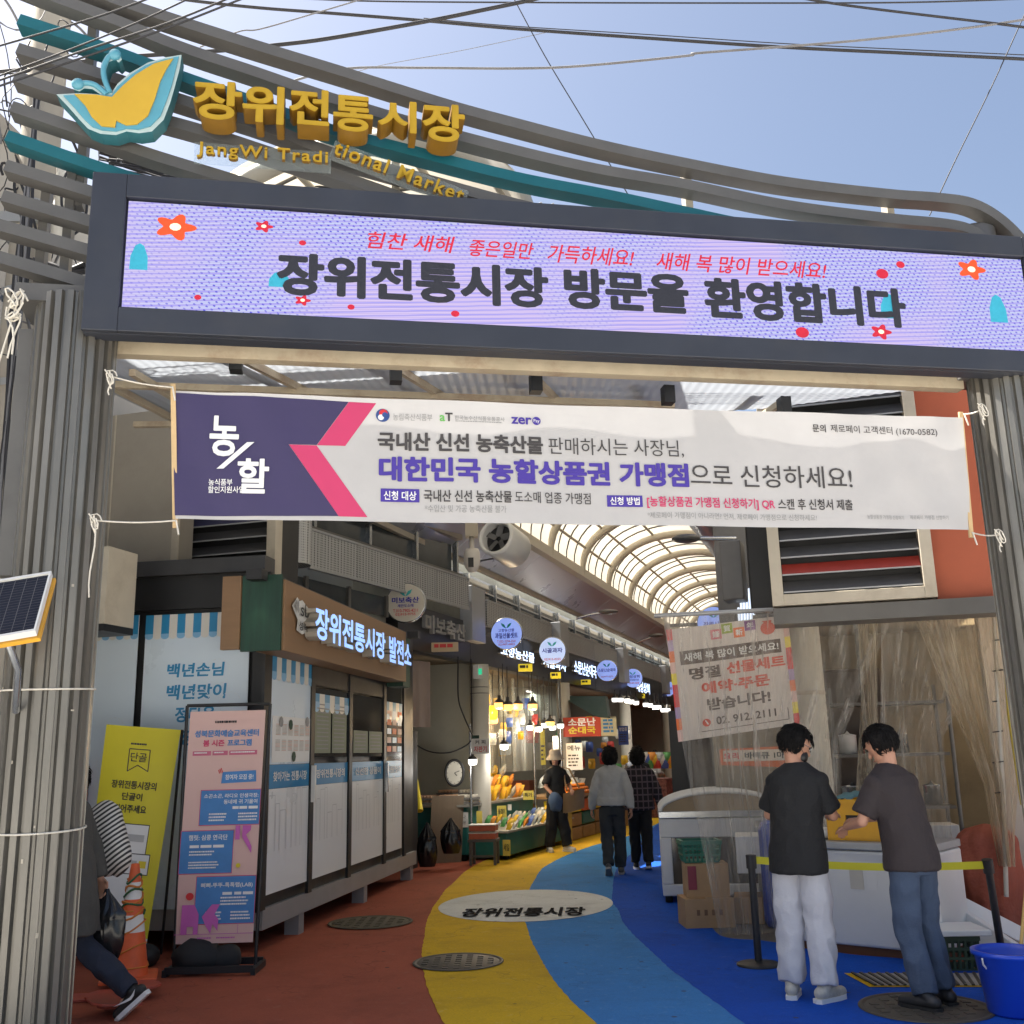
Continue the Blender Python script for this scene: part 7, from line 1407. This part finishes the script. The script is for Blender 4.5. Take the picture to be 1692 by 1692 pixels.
mb = MB(); mb.lathe([(0, 0), (.155, 0), (.165, .015), (.205, .33), (.225, .335), (.225, .36), (.205, .362), (.2, .33), (.155, .02), (0, .02)], bq, bb, 36); link('body', mb, bk)
mb = MB(); mb.tube([bq+V((.215*math.cos(t*.314), .215*math.sin(t*.314)*.3-.1, .33-.12*math.sin(t*.314))) for t in range(11)], .006, M['white'], 6); link('handle', mb, bk)
mb = MB(); st_ = aty(1690, 1510, 7.2); mb.tube([V((bq.x+.03, bq.y+.05, .1)), V((st_.x+.1, 7.25, .8))], .012, mat('bamboo', (.5, .32, .1), .6), 8); link('broom_stick', mb, None, 'yellow wooden stick standing in the blue bucket', 'stick')
mb = MB(); mb.tube([aty(1655, 1000, 9), aty(1668, 1180, 9), aty(1690, 1330, 9)], .02, mat('yellow edge tape', (.55, .42, .05), .5), 6); link('yellow_strip', mb, None, 'thin yellow edge strip on the wall beside the right pillar', 'strip')
# ------------------------------------------------------------------ people
def solid(mb, voxel, it=4, fold=0., fs=(7, 7, 2.2), seed=0., top=9.):
    me = bpy.data.meshes.new('t'); me.from_pydata([tuple(v) for v in mb.v], [], mb.f); me.update()
    o = bpy.data.objects.new('t', me); COL.objects.link(o)
    r = o.modifiers.new('r', 'REMESH'); r.mode = 'VOXEL'; r.voxel_size = voxel
    s = o.modifiers.new('s', 'SMOOTH'); s.factor = .5; s.iterations = it
    dg = bpy.context.evaluated_depsgraph_get(); dg.update(); e = bpy.data.meshes.new_from_object(o.evaluated_get(dg))
    vs = [v.co.copy() for v in e.vertices]; ns = [v.normal.copy() for v in e.vertices]; fcs = [tuple(p.vertices) for p in e.polygons]
    bpy.data.objects.remove(o); bpy.data.meshes.remove(me); bpy.data.meshes.remove(e)
    if fold:
        sd = V((seed, seed*1.7, seed*.3))
        for i, v in enumerate(vs):
            q = V((v.x*fs[0], v.y*fs[1], v.z*fs[2]))+sd
            n_ = mnoise.noise(q)+.5*mnoise.noise(q*2.3); rdg = 1-2*abs(mnoise.noise(q*1.4+V((9, 3, 1))))
            vs[i] = v+ns[i]*fold*(.6*n_+.5*rdg)*max(0., min(1., (top-v.z)/.15))
    return vs, fcs
DM = mat('t', (1, 1, 1))
def cap(mb, a, b, ra, rb):
    a, b = V(a), V(b); n = 6; t = (b-a).normalized(); L_ = (b-a).length
    pts = []; rs_ = []
    for k in range(n): th = math.pi/2*(1-k/n); pts.append(a-t*ra*math.sin(th)); rs_.append(max(.0015, ra*math.cos(th)))
    pts.append(a); rs_.append(ra); pts.append(b); rs_.append(rb)
    for k in range(1, n+1): th = math.pi/2*k/n; pts.append(b+t*rb*math.sin(th)); rs_.append(max(.0015, rb*math.cos(th)))
    mb.tube(pts, 0, DM, 14, True, rs_)
def fru(mb, a, b, ra, rb): mb.tube([V(a), V(b)], 0, DM, 18, True, [ra, rb])
def loft(mb, secs, seg=26, pw=1.):
    vs = []; fs = []
    for z, cx, cy, rx, ry in secs: vs += [V((cx+rx*math.cos(2*math.pi*k/seg), cy+ry*math.sin(2*math.pi*k/seg), z)) for k in range(seg)]
    n = len(secs)
    for i in range(n-1):
        for k in range(seg): k2 = (k+1) % seg; fs.append((i*seg+k, i*seg+k2, (i+1)*seg+k2, (i+1)*seg+k))
    fs.append(tuple(range(seg))[::-1]); fs.append(tuple(range((n-1)*seg, n*seg))); mb.add(vs, fs, DM)
def handprims(mb, w, d, pn, side, curl=.5, s_=1.):
    d = V(d).normalized(); pn = V(pn); pn = (pn-d*pn.dot(d)).normalized(); ac = d.cross(pn)*side; w = V(w)
    k0 = w+d*.035*s_; k1 = w+d*.088*s_
    for f in (-.026, -.009, .009, .026): cap(mb, w+ac*f*.6*s_+d*.01*s_, w+d*.085*s_+ac*f*s_, .0135*s_, .0125*s_)
    for f, L_ in ((-.03, .062), (-.0105, .078), (.0105, .084), (.031, .07)):
        b = w+d*.088*s_+ac*f*s_; dd = (d*math.cos(curl)+pn*math.sin(curl)); m_ = b+dd*L_*.5*s_; d2 = (d*math.cos(curl*2.1)+pn*math.sin(curl*2.1)); e = m_+d2*L_*.5*s_
        cap(mb, b, m_, .0095*s_, .0085*s_); cap(mb, m_, e, .0085*s_, .0068*s_)
    t0 = w+d*.03*s_+ac*.03*s_; t1 = t0+(d*.6+ac*.7+pn*.35).normalized()*.04*s_; t2 = t1+(d*.85+ac*.15+pn*.45).normalized()*.034*s_
    cap(mb, w+d*.015*s_+ac*.016*s_, t0, .014*s_, .0125*s_); cap(mb, t0, t1, .0115*s_, .0095*s_); cap(mb, t1, t2, .0095*s_, .0075*s_)
def person(label, loc, heading, H, top, bottom, shoes, legs, arms, lean=0., leanx=0., turn=0., nod=0., tilt=0., hair='short', vox=.0085, hem=.8, sleeve='short', fit=1., legw=1., haircol=None, group=None, shoulder=1., neck=1.5, coat=None, skin=None):
    S = H/1.72; h = R(heading); fw = V((math.sin(h), math.cos(h), 0)); rt = V((math.cos(h), -math.sin(h), 0)); loc = V(loc); loc.z = .012
    skin = skin or M['skin']
    W = lambda p: loc+(rt*p.x+fw*p.y+V((0, 0, p.z)))*S
    root = thing('person', label, 'person', loc, group)
    def off(z): t = max(0, (z-.93)/.52); return V((leanx*t, lean*t**1.15, 0))
    def sec(z, rx, ry, s_=1.): o_ = off(z); return (z, o_.x, o_.y, rx*s_, ry*s_)
    hc = off(1.5)+V((0, .0, 1.5))+V((leanx*.12, lean*.12+.03*math.sin(nod), .105))
    HM = Matrix.Rotation(-turn, 3, 'Z') @ Matrix.Rotation(-nod, 3, 'X') @ Matrix.Rotation(tilt, 3, 'Y')
    hp = lambda x, y, z: hc+HM @ V((x, y, z))
    def out(name, res, m, parent, smooth=True, **kw):
        vs, fs = res; mb = MB(); mb.add([W(v) for v in vs], fs, m, smooth); return link(name, mb, parent, **kw)
    sh = [V((s_*.163*shoulder, 0, 1.39))+off(1.405) for s_ in (-1, 1)]
    # body
    b = MB(); k_ = .86
    loft(b, [sec(.82, .13, .09, k_), sec(.93, .15, .105, k_), sec(1.08, .135, .095, k_), sec(1.25, .155, .11, k_), sec(1.36, .15, .1, k_), sec(1.43, .11, .075, k_), sec(1.47, .07, .06, k_), sec(1.5, .055, .055)])
    cap(b, off(1.44)+V((0, -.005, 1.42)), hp(0, -.015, -.05), .058, .053)
    b.ell(hp(0, -.005, .02), (.077, .097, .104), DM, 20, 14, HM); b.ell(hp(0, .02, -.055), (.056, .066, .062), DM, 18, 12, HM)
    cap(b, hp(0, .09, .012), hp(0, .108, -.02), .009, .0145); b.ell(hp(0, .086, -.062), (.022, .01, .009), DM, 12, 8, HM); b.ell(hp(0, .078, -.098), (.02, .014, .014), DM, 10, 8, HM)
    for s_ in (-1, 1):
        b.ell(hp(s_*.078, -.012, -.008), (.011, .02, .032), DM, 12, 8, HM); b.ell(hp(s_*.033, .08, .035), (.022, .012, .008), DM, 10, 6, HM)
    for i, (el, wr) in enumerate(arms):
        el, wr = V(el), V(wr); cap(b, sh[i]+V((0, 0, -.025)), el, .041, .036); cap(b, el, wr, .038, .026); d = (wr-el).normalized()
        handprims(b, wr, d, V((0, -.3, -1)) if abs(d.z) < .7 else V(((-1, 1)[1-i]*-1 if False else (1 if i == 0 else -1), .2, 0)), (1 if i == 0 else -1), .55)
    for i, (kn, an, toe) in enumerate(legs):
        hip = V(((-.088, .088)[i], 0, .89)); kn, an = V(kn), V(an); cap(b, hip, kn, .072, .048); cap(b, kn, an, .047, .032); cap(b, an, an+V(toe).normalized()*.1+V((0, 0, -.03)), .03, .024)
    body = out('body', solid(b, vox, 3), skin, root)
    # face marks
    eyem = mat('eye dark', (.02, .015, .012), .25)
    for s_ in (-1, 1):
        mb = MB(); mb.ell(hp(s_*.032, .0865, .018), (.012, .006, .0055), DM, 10, 6, HM); out('eye', (mb.v, mb.f), eyem, root)
        mb = MB(); cap(mb, hp(s_*.016, .089, .041), hp(s_*.05, .079, .042), .0042, .003); out('eyebrow', (mb.v, mb.f), haircol or M['hair'], root)
    mb = MB(); cap(mb, hp(-.018, .093, -.06), hp(.018, .093, -.06), .0035, .0035); out('lips', (mb.v, mb.f), mat('lips', (.3, .1, .08), .5), root)
    # trousers
    t = MB(); loft(t, [sec(.80, .15, .115), sec(.88, .158, .12), sec(.95, .15, .114), sec(1.02, .14, .106)])
    for i, (kn, an, toe) in enumerate(legs):
        hip = V(((-.085, .085)[i], 0, .87)); kn, an = V(kn), V(an); ae = kn+(an-kn)*.97
        fru(t, hip+V((0, 0, .03)), kn, .1, .076*legw); t.ell(kn, (.076*legw,)*3, DM, 14, 10); fru(t, kn, ae, .076*legw, .068*legw)
    out('trousers', solid(t, vox*1.05, 5, .022, (8, 8, 5), H*7, top=hem-.02), bottom, root)
    # top
    t = MB(); f = fit
    zz = [(hem, .19, .145), (hem+.1, .186, .141), (1.0, .176, .134), (1.12, .17, .128), (1.26, .178, .13), (1.35, .188, .122), (1.4, .182, .105), (1.435, .145, .088), (1.465, .1, .076), (1.49, .068, .066)]
    if coat: zz = [(hem, .25, .2), (hem+.25, .215, .17), (1.0, .19, .145)]+zz[3:]
    zz = [q for i, q in enumerate(zz) if i == 0 or q[0] > hem+.05]
    loft(t, [sec(z, rx*f, ry*f) for z, rx, ry in zz])
    for i, (el, wr) in enumerate(arms):
        el, wr = V(el), V(wr); s0_ = sh[i]+V(((.02, -.02)[i], 0, -.03)); t.ell(sh[i]+V((0, 0, -.02)), (.06*f, .062*f, .056*f), DM, 14, 10)
        if sleeve == 'short': fru(t, s0_, sh[i].lerp(el, .84), .066*f, .076*f)
        elif sleeve == 'long': fru(t, s0_, el, .074*f, .058*f); t.ell(el, (.058*f,)*3, DM, 14, 10); fru(t, el, el.lerp(wr, .97), .058*f, .046*f)
    tp = out('coat' if coat else 'top', solid(t, vox*1.05, 5, .015, (7, 7, 5), H*3), top, root)
    # shoes
    for i, (kn, an, toe) in enumerate(legs):
        an, toe = V(an), V(toe).normalized(); side = toe.cross(V((0, 0, 1))).normalized(); upv = side.cross(toe).normalized(); hl = an-upv*.045-toe*.055
        m_, sm = shoes; t = MB(); cap(t, hl+upv*.012, hl+toe*.1+upv*.012, .042, .044); cap(t, hl+toe*.1+upv*.008, hl+toe*.215+upv*-.002, .044, .034); cap(t, hl+toe*.03+upv*.03, an+upv*.012, .042, .044)
        sh_ = out('shoe', solid(t, .007, 3), m_, root)
        ol = [(-.048, 0), (-.035, .036), (.05, .04), (.14, .05), (.21, .042), (.25, .012), (.25, -.012), (.21, -.042), (.14, -.05), (.05, -.04), (-.035, -.036)]
        mb = MB(); mb.prism([hl+toe*a+side*c-upv*.046 for a, c in ol], upv*.03, DM); out('sole', (mb.v, mb.f), sm, sh_, False)
    # hair
    hm = haircol or M['hair']
    if hair in ('short', 'bob', 'big'):
        mb = MB(); cz, rr = ((.03, (.096, .117, .107)) if hair == 'short' else (-.005, (.108, .12, .14)) if hair == 'bob' else (.004, (.118, .128, .142)))
        seg, ring = 48, 34
        mb.ell((0, 0, 0), rr, DM, seg, ring)
        vs = []; loc_ = []
        for v in mb.v:
            q = V((v.x, v.y-.016, v.z+cz)); n_ = mnoise.noise(V((q.x*45, q.y*45, q.z*16)))+.6*mnoise.noise(q*90)
            q += v.normalized()*(.006 if hair == 'short' else .009)*n_
            if q.y > .02 and q.z < .062: q = V((q.x*.62, .02+(q.y-.02)*.15, q.z))
            lim = -.045 if hair == 'short' else -.125
            if q.z < lim: q.z = lim+(q.z-lim)*.12+.004*n_; q.x *= .93; q.y *= .93
            loc_.append((q.copy(), v.normalized())); vs.append(hp(*q))
        hmb = MB(); hmb.add(vs, mb.f, DM, True); hr = random.Random(int(H*1000)+int(heading))
        for _ in range(900 if vox < .009 else 160):
            q, n_ = hr.choice(loc_)
            if q.y > .05 and q.z < .05 or q.z < lim-.002: continue
            d = V((n_.x*.5, -.5*(n_.z > .5)+.3*hr.uniform(-1, 1), -.9)); d = (d-n_*d.dot(n_)).normalized(); L_ = hr.uniform(.025, .055)
            p0 = q-n_*.004; p1 = q+d*L_*.5+n_*.007; p2 = q+d*L_+n_*hr.uniform(.0, .006)
            hmb.tube([hp(*p0), hp(*p1), hp(*p2)], 0, DM, 5, True, [.0045, .0038, .0008])
        out('hair', (hmb.v, hmb.f), hm, root)
    root['_'] = 0; del root['_']
    return dict(root=root, W=W, hp=hp, HM=HM, S=S, sh=sh, out=out, off=off)
blk = mat('black tee', (.012, .012, .013), .85, 0, .12, 8, bump=.25, bscale=60); brn = mat('dark brown tee', (.032, .024, .025), .85, 0, .1, 8, bump=.2, bscale=60)
swt = mat('light grey sweatpants', (.5, .5, .53), .9, 0, .05, 8, bump=.2, bscale=70); jean = mat('blue jeans', (.05, .075, .125), .85, 0, .22, 6, bump=.25, bscale=90); djean = mat('dark jeans', (.018, .024, .045), .85, 0, .2, 6, bump=.25, bscale=90); blkp = mat('black trousers', (.013, .014, .016), .85, 0, .15, 8)
wsh = (mat('cream trainers', (.5, .47, .4), .6, 0, .2, 25, dirt=.4), M['white']); dsh = (M['blackp'], M['rubber']); bwsh = (mat('black trainer', (.015, .015, .016), .5), M['white'])
# man in black tee and grey sweatpants
P1 = gnd(1338, 1652)
a = person('man in black tee, light grey sweatpants and face mask by the belt barrier', P1, 34, 1.72, blk, swt, wsh,
 [((-.1, .02, .49), (-.105, -.02, .085), (-.25, 1, 0)), ((.1, .04, .49), (.125, -.04, .085), (.35, 1, 0))],
 [((-.215, .1, 1.14), (-.06, .32, 1.12)), ((.225, .12, 1.14), (.13, .38, 1.14))], lean=.05, leanx=.02, turn=R(48), nod=R(26), hem=.78, fit=1.03, legw=1.2, vox=.0075, shoulder=.98)
hp = a['hp']; mb = MB(); mb.ell((0, 0, 0), (.062, .045, .052), DM, 20, 14); a['out']('face_mask', ([hp(v.x, v.y+.062, v.z-.055) for v in mb.v], mb.f), M['black'], a['root'])
mb = MB()
for s_ in (-1, 1):
    mb.tube([hp(s_*.062, .06, -.045), hp(s_*.078, .02, -.02), hp(s_*.08, -.015, .015)], .002, DM, 5)
a['out']('mask_strap', (mb.v, mb.f), M['black'], a['root'])
mb = MB()
for s_ in (-1, 1):
    mb.tube([hp(s_*(.035+.024*math.cos(t*.4)), .1-.012*abs(math.cos(t*.4)), .015+.018*math.sin(t*.4)) for t in range(17)], .0022, DM, 5); mb.tube([hp(s_*.059, .09, .02), hp(s_*.078, .02, .02), hp(s_*.082, -.02, .008)], .0022, DM, 5)
mb.tube([hp(-.012, .104, .02), hp(.012, .104, .02)], .0022, DM, 5); a['out']('glasses', (mb.v, mb.f), M['alu'], a['root'])
# man in brown tee and jeans
P2 = gnd(1534, 1668)
person('man in dark brown tee and blue jeans leaning towards the yellow crate', P2, -30, 1.70, brn, jean, dsh,
 [((-.08, .03, .48), (-.07, -.05, .085), (-.15, 1, 0)), ((.12, .05, .49), (.17, .0, .085), (.35, 1, 0))],
 [((-.25, .16, 1.13), (-.13, .40, 1.08)), ((.22, .22, 1.15), (.06, .44, 1.12))], lean=.1, leanx=-.02, turn=R(-14), nod=R(30), hem=.83, fit=1.05, legw=1.02, vox=.0075, shoulder=1.0)
# walker behind the left pillar
coatm = mat('grey wool coat', (.075, .074, .07), .95, 0, .12, 12, bump=.3, bscale=90)
P3 = V((-2.97, 7.12, 0))
w_ = person('person in grey coat and dark jeans striding left behind the left pillar', P3, -84, 1.62, coatm, djean, bwsh,
 [((-.09, .3, .52), (-.09, .36, .1), (0, 1, .12)), ((.09, -.08, .48), (.09, -.46, .17), (0, .72, -.62))],
 [((-.24, .02, 1.14), (-.25, .14, .9)), ((.25, -.02, 1.14), (.25, -.1, .9))], lean=.04, hem=.56, sleeve='long', coat=True, fit=1.08, vox=.0075, hair='bob')
W = w_['W']; stp = bpy.data.materials.new('black and white stripes'); stp.use_nodes = True
_N = stp.node_tree.nodes; _L = stp.node_tree.links; _w = _N.new('ShaderNodeTexWave'); _w.bands_direction = 'Z'; _w.inputs['Scale'].default_value = 11; _w.inputs['Distortion'].default_value = 1.0; _w.inputs['Detail Scale'].default_value = .6; _tc = _N.new('ShaderNodeTexCoord'); _mp = _N.new('ShaderNodeMapping'); _mp.inputs['Rotation'].default_value = (0, R(38), 0); _L.new(_tc.outputs['Object'], _mp.inputs[0]); _L.new(_mp.outputs[0], _w.inputs[0])
_r = _N.new('ShaderNodeValToRGB'); _r.color_ramp.elements[0].position = .45; _r.color_ramp.elements[1].position = .55; _r.color_ramp.elements[0].color = (.02, .02, .022, 1); _r.color_ramp.elements[1].color = (.6, .58, .55, 1); _L.new(_w.outputs[1], _r.inputs[0]); _L.new(_r.outputs[0], _N['Principled BSDF'].inputs[0])
c = aty(176, 1385, 7.48); mb = MB()
mb.ell((0, 0, 0), (.17, .1, .25), DM, 24, 18)
vs = [c+V((v.x+.06*v.z+.05*mnoise.noise(v*5), v.y, v.z-(.03 if v.x > .1 else 0)-.35*v.x)) for v in mb.v]; mb2 = MB(); mb2.add(vs, mb.f, stp, True); link('striped_bag', mb2, None, 'bulging black and white striped cloth bag behind the grey coat', 'bag')
hand = W(V((.25, -.1, .9)))-V((0, 0, .09)); bgm2 = M['blackp']
link('plastic_bag', sackmesh(hand+V((.06, -.02, -.42)), .13, .44, .08, bgm, 8.8), None, 'shiny black plastic bag in the hand of the striding person', 'bag')
an_, to_ = V((.09, -.46, .17)), V((0, .72, -.62)).normalized(); sd_ = to_.cross(V((0, 0, 1))).normalized(); up_ = sd_.cross(to_).normalized(); hl_ = an_-up_*.045-to_*.055; sgn = -1 if sd_.x > 0 else 1
shoe_ = [o for o in w_['root'].children if o.name.startswith('shoe')][1]
pts = [(.0, .035), (.03, .008), (.06, .0), (.1, .012), (.18, .045), (.1, .026), (.06, .018), (.035, .022)]
mb = MB(); mb.prism([W(hl_+to_*a_+up_*b_+sd_*(sgn*.052)) for a_, b_ in pts], (W(sd_*(sgn*.004))-W(V((0, 0, 0)))), M['whitep']); link('side_mark', mb, shoe_)
# woman in the bucket hat
P4 = gnd(922, 1408)
tee = mat('charcoal tee', (.02, .021, .022), .85)
w4 = person('woman in beige bucket hat, black tee and wide black trousers carrying a tan tote', P4, 150, 1.62, tee, blkp, (M['white'], M['white']),
 [((.1-.2, .06, .49), (-.14, .1, .085), (-.3, 1, 0)), ((.1, -.02, .49), (.13, -.08, .085), (.3, 1, 0))],
 [((-.25, .06, 1.13), (-.16, .26, 1.06)), ((.24, .04, 1.12), (.2, .22, .98))], turn=R(38), nod=R(6), hair='bob', hem=.92, legw=1.3, vox=.0105)
hatm = mat('beige hat', (.36, .31, .25), .9, 0, .08, 20); hp = w4['hp']; mb = MB(); mb.lathe([(.175, -.035), (.17, -.03), (.115, .035), (.11, .06), (.1, .115), (.07, .135), (0, .138)], (0, 0, .03), DM, 28); w4['out']('bucket_hat', ([hp(v.x, v.y, v.z) for v in mb.v], mb.f), hatm, w4['root'])
W = w4['W']; tan = mat('tan canvas', (.36, .24, .12), .85, 0, .08, 12); mb = MB()
mb.grid(lambda u, v: W(V((-.42+.42*u, .2+.05*math.sin(u*3)+.03*v, .74+.34*v-.08*u))), 8, 8, tan); mb.grid(lambda u, v: W(V((-.42+.42*u, .27+.05*math.sin(u*3)+.03*v, .74+.34*v-.08*u))), 8, 8, tan)
mb.tube([W(V((-.36, .22, 1.08))), W(V((-.22, .12, 1.42))), W(V((-.16, .0, 1.46))), W(V((-.1, .2, 1.05)))], .016, tan, 6); link('tote_bag', mb, None, 'tan canvas tote bag hanging from the shoulder of the woman in the hat', 'bag')
mb = MB(); mb.ell(W(V((.2, .3, .86))), (.12, .09, .16), mat('denim jacket', (.06, .1, .18), .9, 0, .2, 9), 18, 12, jit=.25); link('folded_jacket', mb, None, 'folded blue denim jacket over the arm of the woman in the hat', 'jacket')
# walking pair
P5 = gnd(1016, 1446)
person('woman in light grey sweatshirt and dark trousers walking away', P5, 8, 1.65, mat('grey sweatshirt', (.42, .43, .43), .9, 0, .05, 10, bump=.2), mat('slate trousers', (.03, .036, .042), .85), (mat('grey trainers', (.08, .08, .085), .6), M['grey']),
 [((-.09, -.02, .47), (-.07, -.2, .13), (0, .8, -.5)), ((.09, .05, .49), (.09, .05, .085), (0, 1, 0))],
 [((-.25, -.02, 1.12), (-.29, .06, .88)), ((.25, -.03, 1.12), (.27, -.06, .88))], hair='big', hem=.93, sleeve='long', fit=1.12, legw=1.05, vox=.0105)
P6 = gnd(1062, 1437)
plaid = bpy.data.materials.new('dark plaid'); plaid.use_nodes = True
_N = plaid.node_tree.nodes; _L = plaid.node_tree.links; _tc = _N.new('ShaderNodeTexCoord'); _col = None
for ax_, sc_ in (('X', 4.2), ('Z', 3.6)):
    _w = _N.new('ShaderNodeTexWave'); _w.bands_direction = ax_; _w.inputs['Scale'].default_value = sc_; _L.new(_tc.outputs['Object'], _w.inputs[0]); _r = _N.new('ShaderNodeMapRange'); _r.inputs[1].default_value = .8; _r.inputs[2].default_value = .95; _L.new(_w.outputs[1], _r.inputs[0])
    _x = _N.new('ShaderNodeMix'); _x.data_type = 'RGBA'; _L.new(_r.outputs[0], _x.inputs[0]); _x.inputs[7].default_value = (.12, .09, .11, 1)
    if _col is None: _x.inputs[6].default_value = (.016, .014, .02, 1)
    else: _L.new(_col, _x.inputs[6])
    _col = _x.outputs[2]
_L.new(_col, _N['Principled BSDF'].inputs[0]); _N['Principled BSDF'].inputs['Roughness'].default_value = .9
person('woman in dark plaid shirt and black trousers walking away on the right', P6, 6, 1.63, plaid, blkp, bwsh,
 [((-.09, .04, .49), (-.09, .03, .085), (0, 1, 0)), ((.09, .0, .48), (.09, -.1, .1), (0, .95, -.2))],
 [((-.25, .0, 1.12), (-.27, .1, .9)), ((.27, -.04, 1.12), (.31, -.02, .9))], hair='big', hem=.84, sleeve='long', fit=1.2, legw=1.0, vox=.0105)
P7 = gnd(1030, 1400); P7 = V((2.15, 19.2, 0))
w7 = person('man in dark jacket and grey cap coming towards the camera behind the walking pair', P7, 200, 1.68, mat('navy jacket', (.014, .018, .028), .8), blkp, dsh,
 [((-.09, .04, .49), (-.09, .03, .085), (0, 1, 0)), ((.09, .0, .48), (.09, -.05, .085), (0, 1, 0))],
 [((-.25, .0, 1.12), (-.27, .1, .9)), ((.25, -.0, 1.12), (.28, .05, .9))], hair='short', hem=.86, sleeve='long', fit=1.15, vox=.0115, nod=R(8), turn=R(20))
hp = w7['hp']; mb = MB(); mb.ell((0, -.01, .055), (.092, .11, .075), DM, 20, 12); mb.obox((-.07, .06, .045), (.14, 0, 0), (0, .1, -.02), (0, 0, .008), DM); w7['out']('cap', ([hp(*v) for v in mb.v], mb.f), mat('grey cap', (.09, .09, .095), .9), w7['root'])
q = aty(1076, 1262, 28.5)
person('vendor in pale grey top working behind a far stall', V((q.x, 28.5, 0)), 60, 1.6, mat('pale vendor top', (.34, .35, .36), .9), blkp, dsh,
 [((-.09, .04, .49), (-.09, .03, .085), (0, 1, 0)), ((.09, .0, .48), (.09, -.05, .085), (0, 1, 0))],
 [((-.24, .08, 1.13), (-.15, .28, 1.08)), ((.24, .08, 1.13), (.15, .28, 1.08))], hair='big', hem=.86, sleeve='long', fit=1.1, vox=.014, lean=.12, nod=R(20))
